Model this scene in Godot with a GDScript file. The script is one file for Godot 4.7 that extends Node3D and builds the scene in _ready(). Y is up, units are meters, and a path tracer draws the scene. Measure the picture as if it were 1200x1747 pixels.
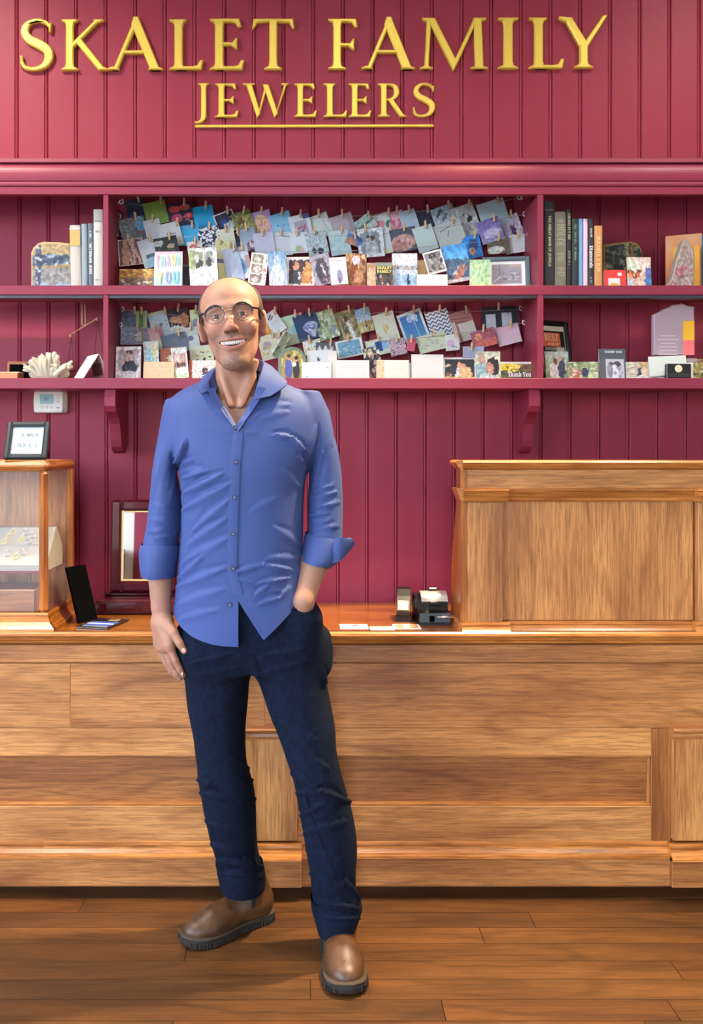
extends Node3D
# Jewellery shop interior: a man in a blue shirt in front of a wooden counter, wine-red panelled wall, card shelves, gold lettering.
const F := 1600.0
const CX := 520.0
const CY := 765.0
const EYE := 1.33
const DWALL := 3.35
const DUP := 3.27
const DSH := 3.10
const DC := 2.763

var M := {}
var taken := {}
var rng := RandomNumberGenerator.new()

func _ready() -> void:
	rng.seed = 7
	set_camera()
	set_sky_and_lights()
	make_materials()
	build_room()
	build_shelving()
	build_counter()
	build_desk()
	build_case()
	build_sign()
	build_counter_things()
	build_shelf_things()
	build_cards()
	build_person()

func set_camera() -> void:
	var cam := Camera3D.new()
	cam.name = "camera"
	cam.projection = Camera3D.PROJECTION_FRUSTUM
	cam.near = 0.05
	cam.far = 60.0
	cam.size = 1747.0 / F * cam.near
	cam.frustum_offset = Vector2((600.0 - CX) / F, (CY - 873.5) / F) * cam.near
	cam.position = Vector3(0, EYE, 0)
	add_child(cam)
	cam.current = true

func set_sky_and_lights() -> void:
	var env := Environment.new()
	env.background_mode = Environment.BG_SKY
	var sm := ProceduralSkyMaterial.new()
	sm.sky_top_color = Color(0.62, 0.72, 0.86)
	sm.sky_horizon_color = Color(0.9, 0.93, 0.97)
	sm.ground_bottom_color = Color(0.5, 0.49, 0.47)
	sm.ground_horizon_color = Color(0.72, 0.72, 0.71)
	sm.sky_energy_multiplier = 4.6
	sm.ground_energy_multiplier = 2.6
	var sky := Sky.new()
	sky.sky_material = sm
	env.sky = sky
	env.tonemap_mode = Environment.TONE_MAPPER_LINEAR
	env.tonemap_exposure = 0.8
	env.sdfgi_enabled = true
	env.ssao_enabled = true
	env.ssil_enabled = true
	var we := WorldEnvironment.new()
	we.name = "world_environment"
	we.environment = env
	add_child(we)

# ---------- helpers ----------
func W(u: float, v: float, d: float) -> Vector3:
	return Vector3((u - CX) * d / F, EYE - (v - CY) * d / F, -d)

func yv(v: float, d: float) -> float:
	return EYE - (v - CY) * d / F

func xu(u: float, d: float) -> float:
	return (u - CX) * d / F

func numbered(called: String) -> String:
	if not taken.has(called):
		taken[called] = 0
		return called
	taken[called] += 1
	return "%s_%03d" % [called, taken[called]]

func tag(o: Node, label: String, category: String, group := "") -> Node:
	if label: o.set_meta("label", label)
	if category: o.set_meta("category", category)
	if group: o.set_meta("group", group)
	return o

func thing(called: String, label: String, category: String, at := Vector3.ZERO, rot := Vector3.ZERO, group := "") -> Node3D:
	var o := Node3D.new()
	o.name = numbered(called)
	add_child(o)
	o.position = at
	o.rotation_degrees = rot
	tag(o, label, category, group)
	return o

func struct(called: String) -> Node3D:
	var o := Node3D.new()
	o.name = called
	o.set_meta("kind", "structure")
	add_child(o)
	return o

func part(called: String, mesh: Mesh, m: Material, parent: Node, at := Vector3.ZERO, rot := Vector3.ZERO) -> MeshInstance3D:
	var o := MeshInstance3D.new()
	o.name = called
	o.mesh = mesh
	o.material_override = m
	o.position = at
	o.rotation_degrees = rot
	o.cast_shadow = GeometryInstance3D.SHADOW_CASTING_SETTING_ON
	parent.add_child(o, true)
	return o

func solo(called: String, mesh: Mesh, m: Material, label: String, category: String, at := Vector3.ZERO, rot := Vector3.ZERO, group := "") -> MeshInstance3D:
	var o := MeshInstance3D.new()
	o.name = numbered(called)
	o.mesh = mesh
	o.material_override = m
	add_child(o)
	o.position = at
	o.rotation_degrees = rot
	tag(o, label, category, group)
	return o

func mat(c: Color, rough := 0.6, metal := 0.0, spec := 0.5) -> StandardMaterial3D:
	var m := StandardMaterial3D.new()
	m.albedo_color = c
	m.roughness = rough
	m.metallic = metal
	m.metallic_specular = spec
	return m

func rgb(r: int, g: int, b: int) -> Color:
	return Color(r / 255.0, g / 255.0, b / 255.0)

class MB:
	var v := PackedVector3Array()
	var n := PackedVector3Array()
	var t := PackedVector2Array()
	var c := PackedColorArray()
	var ix := PackedInt32Array()
	var col := Color.WHITE

	func pt(p: Vector3, nn: Vector3, uv := Vector2.ZERO) -> int:
		v.append(p); n.append(nn); t.append(uv); c.append(col)
		return v.size() - 1

	static func guv(p: Vector3, nn: Vector3, g: int, off: Vector2) -> Vector2:
		var a := nn.abs()
		var m := 0
		if a.y > a.x and a.y >= a.z: m = 1
		elif a.z > a.x and a.z > a.y: m = 2
		if m == g:
			return Vector2(p[(g + 1) % 3] * 0.3, p[(g + 2) % 3]) + off
		return Vector2(p[g], p[3 - g - m]) + off

	func poly(pts: Array, g := 0, off := Vector2.ZERO) -> void:
		var nn := Vector3.ZERO
		for i in pts.size():
			var p: Vector3 = pts[i]
			var q: Vector3 = pts[(i + 1) % pts.size()]
			nn += p.cross(q)
		nn = nn.normalized()
		var b := v.size()
		for p in pts:
			pt(p, nn, guv(p, nn, g, off))
		for i in range(1, pts.size() - 1):
			ix.append_array([b, b + i + 1, b + i])

	func uvquad(a: Vector3, b2: Vector3, c2: Vector3, d: Vector3, r: Rect2) -> void:
		# a lower left, b lower right, c upper right, d upper left (seen from the front)
		var nn := (b2 - a).cross(d - a).normalized()
		var b := v.size()
		pt(a, nn, Vector2(r.position.x, r.end.y))
		pt(b2, nn, r.end)
		pt(c2, nn, Vector2(r.end.x, r.position.y))
		pt(d, nn, r.position)
		ix.append_array([b, b + 2, b + 1, b, b + 3, b + 2])

	func box(ctr: Vector3, s: Vector3, bev := 0.0, g := 0, off := Vector2.ZERO) -> void:
		var h := s * 0.5
		var e: float = minf(bev, minf(h.x, minf(h.y, h.z)) * 0.9)
		if e <= 0.0:
			for ax in 3:
				for sg in [-1.0, 1.0]:
					var b1 := (ax + 1) % 3
					var b3 := (ax + 2) % 3
					var q := []
					for k in [[-1, -1], [1, -1], [1, 1], [-1, 1]]:
						var p := Vector3.ZERO
						p[ax] = sg * h[ax]; p[b1] = k[0] * h[b1]; p[b3] = k[1] * h[b3]
						q.append(ctr + p)
					if sg < 0: q.reverse()
					poly(q, g, off)
			return
		var cor := func(sx: float, sy: float, sz: float, ax: int) -> Vector3:
			var p := Vector3(sx * (h.x - e), sy * (h.y - e), sz * (h.z - e))
			p[ax] += [sx, sy, sz][ax] * e
			return ctr + p
		for ax in 3:
			var b1 := (ax + 1) % 3
			var b3 := (ax + 2) % 3
			for sg in [-1.0, 1.0]:
				var q := []
				for k in [[-1, -1], [1, -1], [1, 1], [-1, 1]]:
					var s3 := [0.0, 0.0, 0.0]
					s3[ax] = sg; s3[b1] = k[0]; s3[b3] = k[1]
					q.append(cor.call(s3[0], s3[1], s3[2], ax))
				if sg < 0: q.reverse()
				poly(q, g, off)
			# edges along axis ax
			for k in [[-1, -1], [1, -1], [1, 1], [-1, 1]]:
				var s0 := [0.0, 0.0, 0.0]
				s0[b1] = k[0]; s0[b3] = k[1]
				var q := []
				s0[ax] = -1.0
				q.append(cor.call(s0[0], s0[1], s0[2], b1))
				q.append(cor.call(s0[0], s0[1], s0[2], b3))
				s0[ax] = 1.0
				q.append(cor.call(s0[0], s0[1], s0[2], b3))
				q.append(cor.call(s0[0], s0[1], s0[2], b1))
				if k[0] * k[1] < 0: q.reverse()
				q.reverse()
				poly(q, g, off)
		for sx in [-1.0, 1.0]:
			for sy in [-1.0, 1.0]:
				for sz in [-1.0, 1.0]:
					var q := [cor.call(sx, sy, sz, 0), cor.call(sx, sy, sz, 1), cor.call(sx, sy, sz, 2)]
					if sx * sy * sz < 0: q.reverse()
					poly(q, g, off)

	static func plane_point(ax: int, a: float, b: float, tt: float) -> Vector3:
		if ax == 0: return Vector3(tt, a, b)
		if ax == 1: return Vector3(b, tt, a)
		return Vector3(a, b, tt)

	# profile in (y,z) for axis x, (z,x) for axis y, (x,y) for axis z
	func ext(prof: PackedVector2Array, ax: int, t0: float, t1: float, g := 0, off := Vector2.ZERO, m0 := 0.0, m1 := 0.0, zr := 0.0) -> void:
		var P := prof
		var area := 0.0
		for i in P.size():
			area += P[i].cross(P[(i + 1) % P.size()])
		if area < 0: P.reverse()
		var k := P.size()
		for i in k:
			var p := P[i]
			var q := P[(i + 1) % k]
			poly([plane_point(ax, p.x, p.y, t0 + m0 * (p.y - zr)), plane_point(ax, q.x, q.y, t0 + m0 * (q.y - zr)), plane_point(ax, q.x, q.y, t1 + m1 * (q.y - zr)), plane_point(ax, p.x, p.y, t1 + m1 * (p.y - zr))], g, off)
		var tr := Geometry2D.triangulate_polygon(P)
		for i in range(0, tr.size(), 3):
			var a := P[tr[i]]
			var b := P[tr[i + 1]]
			var d := P[tr[i + 2]]
			if (b - a).cross(d - a) < 0:
				var w := b; b = d; d = w
			poly([plane_point(ax, a.x, a.y, t1 + m1 * (a.y - zr)), plane_point(ax, b.x, b.y, t1 + m1 * (b.y - zr)), plane_point(ax, d.x, d.y, t1 + m1 * (d.y - zr))], g, off)
			poly([plane_point(ax, d.x, d.y, t0 + m0 * (d.y - zr)), plane_point(ax, b.x, b.y, t0 + m0 * (b.y - zr)), plane_point(ax, a.x, a.y, t0 + m0 * (a.y - zr))], g, off)

	# chamfered prism of a simple polygon in xy, from z0 (back) to z1 (front)
	func prism(prof: PackedVector2Array, z0: float, z1: float, bev := 0.0) -> void:
		var P := prof
		var area := 0.0
		for i in P.size():
			area += P[i].cross(P[(i + 1) % P.size()])
		if area < 0: P.reverse()
		var k := P.size()
		var Q := PackedVector2Array()
		for i in k:
			var e0 := (P[i] - P[(i + k - 1) % k]).normalized()
			var e1 := (P[(i + 1) % k] - P[i]).normalized()
			var n0 := Vector2(-e0.y, e0.x)
			var n1 := Vector2(-e1.y, e1.x)
			var mm := (n0 + n1)
			var l := maxf(mm.length_squared() * 0.5, 0.35)
			Q.append(P[i] + (mm * bev / l).limit_length(bev * 1.35))
		# where the inset edges would cross, let them meet
		for pass_ in 4:
			for i in k:
				var j := (i + 1) % k
				if (Q[j] - Q[i]).dot(P[j] - P[i]) < 0.0:
					var mid := (Q[i] + Q[j]) * 0.5
					Q[i] = mid
					Q[j] = mid
		for i in k:
			var j := (i + 1) % k
			poly([Vector3(P[i].x, P[i].y, z0), Vector3(P[j].x, P[j].y, z0), Vector3(P[j].x, P[j].y, z1 - bev), Vector3(P[i].x, P[i].y, z1 - bev)])
			if bev > 0:
				poly([Vector3(P[i].x, P[i].y, z1 - bev), Vector3(P[j].x, P[j].y, z1 - bev), Vector3(Q[j].x, Q[j].y, z1), Vector3(Q[i].x, Q[i].y, z1)])
		var tr := Geometry2D.triangulate_polygon(P)
		for i in range(0, tr.size(), 3):
			var a := tr[i]
			var b := tr[i + 1]
			var d := tr[i + 2]
			if (P[b] - P[a]).cross(P[d] - P[a]) < 0:
				var w := b; b = d; d = w
			poly([Vector3(Q[a].x, Q[a].y, z1), Vector3(Q[b].x, Q[b].y, z1), Vector3(Q[d].x, Q[d].y, z1)])
			poly([Vector3(P[d].x, P[d].y, z0), Vector3(P[b].x, P[b].y, z0), Vector3(P[a].x, P[a].y, z0)])

	# shared-vertex smooth surface
	func smooth(vs: PackedVector3Array, tris: PackedInt32Array, uvs := PackedVector2Array(), cols := PackedColorArray()) -> void:
		var ns := PackedVector3Array()
		ns.resize(vs.size())
		for i in range(0, tris.size(), 3):
			var a := tris[i]
			var b := tris[i + 1]
			var d := tris[i + 2]
			var f := (vs[b] - vs[a]).cross(vs[d] - vs[a])
			ns[a] += f; ns[b] += f; ns[d] += f
		var o := v.size()
		for i in vs.size():
			v.append(vs[i]); n.append(ns[i].normalized())
			t.append(uvs[i] if uvs.size() else Vector2.ZERO)
			c.append(cols[i] if cols.size() else col)
		for i in range(0, tris.size(), 3):
			ix.append_array([o + tris[i], o + tris[i + 2], o + tris[i + 1]])

	# rings of equal length; each ring runs counterclockwise seen from the end of the list
	func loft(rings: Array, caps := true, closed := true) -> void:
		var k: int = rings[0].size()
		var vs := PackedVector3Array()
		var tr := PackedInt32Array()
		var uvs := PackedVector2Array()
		var along := 0.0
		for r in rings.size():
			if r > 0: along += (rings[r][0] as Vector3).distance_to(rings[r - 1][0])
			var round_ := 0.0
			for i in k:
				vs.append(rings[r][i])
				if i > 0: round_ += (rings[r][i] as Vector3).distance_to(rings[r][i - 1])
				uvs.append(Vector2(along, round_))
		for r in rings.size() - 1:
			for i in (k if closed else k - 1):
				var a := r * k + i
				var b := r * k + (i + 1) % k
				tr.append_array([a, b, b + k, a, b + k, a + k])
		smooth(vs, tr, uvs)
		if caps:
			var q: Array = Array(rings[0]).duplicate()
			q.reverse()
			poly(q)
			poly(Array(rings[-1]))

	func tube(path: Array, r, seg := 8, caps := true) -> void:
		var rings := []
		var up := Vector3.UP
		for i in path.size():
			var d: Vector3
			if i == 0: d = path[1] - path[0]
			elif i == path.size() - 1: d = path[i] - path[i - 1]
			else: d = (path[i + 1] - path[i]).normalized() + (path[i] - path[i - 1]).normalized()
			d = d.normalized()
			if i == 0 and absf(d.y) > 0.9: up = Vector3.RIGHT
			var s := d.cross(up).normalized()
			up = s.cross(d).normalized()
			var rr: float = r[i] if r is Array else r
			var ring := []
			for k in seg:
				var a := TAU * k / seg
				ring.append(path[i] + (s * cos(a) + up * sin(a)) * -rr)
			ring.reverse()
			rings.append(ring)
		# orientation
		loft(rings, caps)

	func lathe(prof: Array, seg := 24, at := Vector3.ZERO) -> void:
		# prof: [radius, y] from bottom to top
		var rings := []
		for p in prof:
			var ring := []
			for k in seg:
				var a := TAU * k / seg
				ring.append(at + Vector3(cos(a) * p[0], p[1], -sin(a) * p[0]))
			rings.append(ring)
		loft(rings, true)

	func ball(ctr: Vector3, r: Vector3, seg := 14, rows := 8) -> void:
		var rings := []
		for i in range(0, rows + 1):
			var ph := -PI / 2 + PI * i / rows
			var ring := []
			for k in seg:
				var a := TAU * k / seg
				var cr: float = maxf(cos(ph), 0.002)
				ring.append(ctr + Vector3(cos(a) * cr * r.x, sin(ph) * r.y, -sin(a) * cr * r.z))
			rings.append(ring)
		loft(rings, false)

	func mesh() -> ArrayMesh:
		var a := []
		a.resize(Mesh.ARRAY_MAX)
		a[Mesh.ARRAY_VERTEX] = v
		a[Mesh.ARRAY_NORMAL] = n
		a[Mesh.ARRAY_TEX_UV] = t
		a[Mesh.ARRAY_COLOR] = c
		a[Mesh.ARRAY_INDEX] = ix
		var m := ArrayMesh.new()
		m.add_surface_from_arrays(Mesh.PRIMITIVE_TRIANGLES, a)
		return m

func boxmesh(s: Vector3, bev := 0.0, g := 0, off := Vector2.ZERO, ctr := Vector3.ZERO) -> ArrayMesh:
	var b := MB.new()
	b.box(ctr, s, bev, g, off)
	return b.mesh()

func woff(len_ := 1.0, wide := 0.2) -> Vector2:
	return Vector2(rng.randf_range(0.0, maxf(0.1, 4.0 - len_)), rng.randf_range(0.12, maxf(0.15, 0.95 - wide)))

# a wooden bar between two corners (x0,y0,z0)-(x1,y1,z1) in parent axes
func bar(called: String, parent: Node, x0: float, x1: float, y0: float, y1: float, z0: float, z1: float, m: Material, g := 0, bev := 0.002) -> MeshInstance3D:
	var s := Vector3(absf(x1 - x0), absf(y1 - y0), absf(z1 - z0))
	var L: float = s[g]
	var off := woff(L, maxf(s.y, s.z) if g == 0 else s.x) + Vector2(L, (s.y if g == 0 else s.x)) * 0.5
	return part(called, boxmesh(s, bev, g, off), m, parent, Vector3((x0 + x1) / 2, (y0 + y1) / 2, (z0 + z1) / 2))

# ---------- materials ----------
func wood_image(w: int, h: int, sd: int, c0: Color, c1: Color, c2: Color, lenm: float, highm: float, ringf: float) -> ImageTexture:
	var n1 := FastNoiseLite.new(); n1.seed = sd; n1.noise_type = FastNoiseLite.TYPE_SIMPLEX_SMOOTH; n1.frequency = 1.0; n1.fractal_octaves = 3
	var n2 := FastNoiseLite.new(); n2.seed = sd + 1; n2.noise_type = FastNoiseLite.TYPE_SIMPLEX; n2.frequency = 1.0; n2.fractal_octaves = 2
	var n3 := FastNoiseLite.new(); n3.seed = sd + 2; n3.noise_type = FastNoiseLite.TYPE_SIMPLEX; n3.frequency = 1.0; n3.fractal_octaves = 1
	var data := PackedByteArray()
	data.resize(w * h * 3)
	var k := 0
	for y in h:
		var vy := highm * y / h
		for x in w:
			var ux := lenm * x / w
			var warp := n1.get_noise_2d(ux * 0.8, vy * 3.2)
			var ring := 0.5 + 0.5 * sin(vy * ringf + warp * 11.0)
			var streak := n2.get_noise_2d(ux * 1.1, vy * 110.0)
			var pore := n3.get_noise_2d(ux * 7.0, vy * 380.0)
			var broad := n3.get_noise_2d(ux * 1.7 + 40.0, vy * 6.0)
			var a: float = clampf(0.34 + 0.34 * pow(ring, 5.0) + 0.30 * streak + 0.26 * broad, 0.0, 1.0)
			var c := c0.lerp(c1, a)
			if pore > 0.30:
				c = c.lerp(c2, minf((pore - 0.30) * 0.9, 0.34))
			data[k] = int(c.r * 255.0); data[k + 1] = int(c.g * 255.0); data[k + 2] = int(c.b * 255.0)
			k += 3
	return ImageTexture.create_from_image(Image.create_from_data(w, h, false, Image.FORMAT_RGB8, data))

func wood(tex: Texture2D, tint: Color, rough: float, coat := 0.0) -> StandardMaterial3D:
	var m := StandardMaterial3D.new()
	m.albedo_texture = tex
	m.albedo_color = tint
	m.roughness = rough
	m.uv1_scale = Vector3(0.25, 1.0, 1.0)
	if coat > 0:
		m.clearcoat_enabled = true
		m.clearcoat = coat
		m.clearcoat_roughness = 0.12
	return m

func noise_tex(sd: int, freq: float, as_normal := false, bump := 4.0, size := 256) -> NoiseTexture2D:
	var n := FastNoiseLite.new()
	n.seed = sd
	n.frequency = freq
	n.fractal_octaves = 4
	var t := NoiseTexture2D.new()
	t.noise = n
	t.width = size
	t.height = size
	t.seamless = true
	t.as_normal_map = as_normal
	t.bump_strength = bump
	return t

func make_materials() -> void:
	var tex := wood_image(2048, 512, 11, rgb(208, 146, 82), rgb(146, 92, 47), rgb(86, 52, 26), 4.0, 1.0, 60.0)
	var tex2 := wood_image(2048, 512, 41, rgb(104, 70, 36), rgb(66, 43, 21), rgb(35, 22, 11), 4.0, 1.0, 84.0)
	M.tex = tex
	M.wood = wood(tex, Color(1, 1, 1), 0.38)
	M.wood_b = wood(tex, Color(0.93, 0.9, 0.88), 0.4)
	M.wood_c = wood(tex, Color(0.82, 0.76, 0.71), 0.4)
	M.wood_gold = wood(tex, Color(1.0, 0.93, 0.8), 0.28)
	M.wood_top = wood(tex, Color(0.78, 0.70, 0.46), 0.18, 0.5)
	M.wood_case = wood(tex, Color(0.96, 0.85, 0.68), 0.3)
	M.dark_wood = wood(tex, Color(0.34, 0.27, 0.22), 0.5)
	M.floor = []
	for k in 5:
		M.floor.append(wood(tex2, [Color(0.98, 0.92, 0.84), Color(1.05, 0.98, 0.86), Color(0.9, 0.84, 0.76), Color(1.0, 0.9, 0.8), Color(0.94, 0.9, 0.84)][k], 0.42))
	var wp := mat(rgb(142, 42, 60), 0.5, 0.0, 0.38)
	wp.normal_enabled = true
	wp.normal_texture = noise_tex(5, 0.02, true, 1.5)
	wp.normal_scale = 0.25
	wp.uv1_triplanar = true
	wp.uv1_world_triplanar = true
	wp.uv1_scale = Vector3(3, 3, 3)
	M.wine = wp
	M.wine2 = mat(rgb(136, 40, 57), 0.5, 0.0, 0.36)
	M.shelf = mat(rgb(130, 43, 62), 0.45, 0.0, 0.4)
	M.black = mat(rgb(16, 16, 18), 0.35)
	M.black_matt = mat(rgb(9, 9, 10), 0.95, 0.0, 0.12)
	M.strip = mat(rgb(66, 68, 74), 0.35, 0.3)
	M.cream = mat(rgb(226, 216, 196), 0.8)
	M.white = mat(rgb(236, 236, 230), 0.7)
	M.ceil = mat(rgb(232, 228, 220), 0.9)
	M.gold = mat(rgb(232, 206, 86), 0.38, 0.4)
	M.twine = mat(rgb(168, 158, 142), 0.8)
	M.pin = mat(rgb(206, 172, 128), 0.7)
	M.steel = mat(rgb(190, 190, 192), 0.25, 0.9)
	var gl := mat(Color(1, 1, 1, 0.04), 0.02, 0.0, 0.3)
	gl.transparency = BaseMaterial3D.TRANSPARENCY_ALPHA
	M.glass = gl
	thing_materials()

# ---------- the room ----------
func board_profile(w: float) -> PackedVector2Array:
	# across (z, x): flat face at z = 0, a bead and two quirks at the right edge, tongue side recessed
	return PackedVector2Array([Vector2(-0.015, 0), Vector2(-0.0045, 0), Vector2(-0.0006, 0.0022), Vector2(0, 0.004), Vector2(0, w - 0.0125), Vector2(-0.0045, w - 0.0115), Vector2(-0.0016, w - 0.0095), Vector2(-0.0002, w - 0.0065), Vector2(-0.0016, w - 0.003), Vector2(-0.005, w - 0.0008), Vector2(-0.015, w - 0.0008)])

func build_room() -> void:
	var H := 3.5
	# back wall with tongue-and-groove boards
	var wb := struct("wall_back")
	part("backing", boxmesh(Vector3(6.6, H, 0.2)), M.wine2, wb, Vector3(0.1, H / 2, -DWALL - 0.115))
	part("upper_backing", boxmesh(Vector3(6.6, 1.26, 0.065)), M.wine2, wb, Vector3(0.1, 2.87, -DUP - 0.0475))
	var bw := 0.1035
	var lower := MB.new()
	lower.ext(board_profile(bw), 1, 0.0, 2.38, 1)
	var lm := lower.mesh()
	var x0 := xu(36, DWALL) - bw * 6
	for i in 36:
		part("board", lm, M.wine, wb, Vector3(x0 + bw * i, 0, -DWALL))
	var upper := MB.new()
	upper.ext(board_profile(bw), 1, 2.24, H, 1)
	var um := upper.mesh()
	var xs := xu(31, DUP) - bw * 6
	for i in 36:
		part("board", um, M.wine, wb, Vector3(xs + bw * i, 0, -DUP))
	# floor of planks running across
	var fl := struct("floor")
	part("subfloor", boxmesh(Vector3(6.8, 0.1, 6.9)), M.wood_c, fl, Vector3(0.1, -0.075, -0.1))
	var row := 0.0851
	var joints := {0: [140.0], 1: [908.0], 2: [], 3: [318.0], 4: [1155.0], 5: [530.0], 6: [757.0, 1150.0], 7: [292.0, 1110.0]}
	var stuff := MB.new()
	var zb := -2.774
	var r := RandomNumberGenerator.new()
	r.seed = 3
	for i in range(-7, 66):
		var z0 := zb + row * i
		var z1 := z0 + row
		var cuts := [-3.2]
		if joints.has(i):
			for u in joints[i]:
				cuts.append(xu(u, -z0 - row * 0.5))
			if cuts.size() > 1 and cuts[1] - cuts[0] > 2.2: cuts.insert(1, cuts[1] - 2.0)
		else:
			cuts.append(-3.2 + r.randf_range(0.4, 1.8))
		while cuts[-1] < 3.3:
			var nx: float = cuts[-1] + r.randf_range(1.7, 2.4)
			cuts.append(minf(nx, 3.4))
		for k in cuts.size() - 1:
			var a: float = cuts[k]
			var b: float = cuts[k + 1]
			if i >= -1 and i < 16:
				var s := Vector3(b - a - 0.0018, 0.025, row - 0.0018)
				part("plank", boxmesh(s, 0.0, 0, Vector2(r.randf_range(0, 1.5) + s.x / 2, r.randf_range(0.1, 0.85))), M.floor[r.randi() % 5], fl, Vector3((a + b) / 2, -0.0125, (z0 + z1) / 2))
			else:
				stuff.box(Vector3((a + b) / 2, -0.0125, (z0 + z1) / 2), Vector3(b - a - 0.0015, 0.025, row - 0.0018), 0.0, 0, Vector2(r.randf_range(0, 3), r.randf_range(0, 1)))
	var st := part("planking", stuff.mesh(), M.floor[1], fl)
	st.set_meta("kind", "stuff")
	# side walls, ceiling, shop front with display windows behind the camera
	var wl := struct("wall_left")
	part("stall_riser", boxmesh(Vector3(0.15, 0.45, 6.9)), M.cream, wl, Vector3(-3.275, 0.225, -0.1))
	part("fascia", boxmesh(Vector3(0.15, 0.35, 6.9)), M.cream, wl, Vector3(-3.275, H - 0.175, -0.1))
	for z in [[-3.55, -1.5], [0.45, 0.75], [2.7, 3.35]]:
		part("plaster", boxmesh(Vector3(0.15, 2.7, z[1] - z[0])), M.cream, wl, Vector3(-3.275, 1.8, (z[0] + z[1]) / 2))
	var sw := 2
	for z in [[-1.5, 0.45], [0.75, 2.7]]:
		var wn := struct("window_%d" % sw)
		sw += 1
		var cz: float = (z[0] + z[1]) / 2
		var wz: float = z[1] - z[0]
		for sz in [-1, 1]:
			part("frame", boxmesh(Vector3(0.06, 2.7, 0.05), 0.004), M.wood_c, wn, Vector3(-3.275, 1.8, cz + sz * (wz / 2 - 0.025)))
		for y in [0.475, 2.45, 3.125]:
			part("frame", boxmesh(Vector3(0.06, 0.05, wz - 0.1), 0.004), M.wood_c, wn, Vector3(-3.275, y, cz))
		part("pane", boxmesh(Vector3(0.006, 1.92, wz - 0.1)), M.glass, wn, Vector3(-3.275, 1.4625, cz))
		part("pane", boxmesh(Vector3(0.006, 0.62, wz - 0.1)), M.glass, wn, Vector3(-3.275, 2.7875, cz))
	var wr := struct("wall_right")
	part("plaster", boxmesh(Vector3(0.15, H, 6.9)), M.cream, wr, Vector3(3.475, H / 2, -0.1))
	var ce := struct("ceiling")
	part("plaster", boxmesh(Vector3(6.9, 0.15, 6.9)), M.ceil, ce, Vector3(0.1, H + 0.075, -0.1))
	var wf := struct("wall_front")
	var zf := 3.3
	part("stall_riser", boxmesh(Vector3(6.9, 0.45, 0.15)), M.cream, wf, Vector3(0.1, 0.225, zf))
	part("fascia", boxmesh(Vector3(6.9, 0.35, 0.15)), M.cream, wf, Vector3(0.1, H - 0.175, zf))
	for x in [[-3.22, -0.88], [0.35, 3.42]]:
		part("pier", boxmesh(Vector3(x[1] - x[0], 2.7, 0.15)), M.cream, wf, Vector3((x[0] + x[1]) / 2, 1.8, zf))
	part("painted_panel", boxmesh(Vector3(0.82, 2.7, 0.03), 0.004), M.wine2, wf, Vector3(-1.31, 1.8, zf - 0.09))
	var k := 1
	for x in [[-0.88, 0.35]]:
		var wn := struct("window_%d" % k)
		k += 1
		var cx: float = (x[0] + x[1]) / 2
		var ww: float = x[1] - x[0]
		for sx in [-1, 1]:
			part("frame", boxmesh(Vector3(0.05, 2.7, 0.06), 0.004), M.wood_c, wn, Vector3(cx + sx * (ww / 2 - 0.025), 1.8, zf))
		for y in [0.475, 2.45, 3.125]:
			part("frame", boxmesh(Vector3(ww - 0.1, 0.05, 0.06), 0.004), M.wood_c, wn, Vector3(cx, y, zf))
		part("pane", boxmesh(Vector3(ww - 0.1, 1.92, 0.006)), M.glass, wn, Vector3(cx, 1.4625, zf))
		part("pane", boxmesh(Vector3(ww - 0.1, 0.62, 0.006)), M.glass, wn, Vector3(cx, 2.7875, zf))
	var cb := thing("side_cabinet", "dark wooden cabinet with brass knob against the shop front wall", "cabinet", Vector3(-2.06, 0, 3.0))
	part("carcass", boxmesh(Vector3(0.5, 1.2, 0.4), 0.004, 1, Vector2(1, 0.4)), M.dark_wood, cb, Vector3(0, 0.6, 0))
	var dr := part("drawer", boxmesh(Vector3(0.46, 0.26, 0.02), 0.004, 0, Vector2(1, 0.4)), M.wood_c, cb, Vector3(0, 1.02, -0.205))
	var kb := MB.new()
	kb.ball(Vector3.ZERO, Vector3(0.016, 0.016, 0.014), 12, 8)
	part("knob", kb.mesh(), M.brass, dr, Vector3(0, 0, -0.02))
	var gd := struct("ground")
	part("pavement", boxmesh(Vector3(60, 0.1, 60)), mat(rgb(150, 148, 144), 0.9), gd, Vector3(0, -0.2, 0))
	# ceiling downlights: real fittings with a light just below each
	for p in LAMPS:
		var t := thing("ceiling_downlight", "round white ringed ceiling downlight " + ["tilted at the raised desk", "above the display case", "right of the raised desk", "straight above the counter front", "by the side windows", "by the blank side wall"][LAMPS.find(p)], "ceiling lamp", Vector3(p[0], H, p[1]), Vector3.ZERO, "ceiling downlights")
		var ring := MB.new()
		ring.lathe([[0.075, 0.0], [0.092, -0.004], [0.092, -0.012], [0.07, -0.014], [0.066, -0.002]], 28)
		part("trim_ring", ring.mesh(), M.white, t)
		var bulb := MB.new()
		bulb.lathe([[0.062, -0.004], [0.06, -0.008], [0.03, -0.011], [0.002, -0.012]], 24)
		var em := mat(Color(1, 0.95, 0.85), 0.6)
		em.emission_enabled = true
		em.emission = Color(1, 0.86, 0.66)
		em.emission_energy_multiplier = 6.0
		part("lamp_bulb", bulb.mesh(), em, t)
		var l := SpotLight3D.new()
		l.name = "lamp_light"
		l.light_color = Color(1.0, p[4] if p.size() > 4 else 0.84, p[5] if p.size() > 5 else 0.64)
		l.light_energy = p[2]
		l.light_size = 0.06
		l.spot_range = 12.0
		l.spot_attenuation = 2.0
		l.spot_angle = p[3]
		l.spot_angle_attenuation = 0.8
		l.shadow_enabled = true
		l.position = Vector3(0, -0.03, 0)
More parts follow.
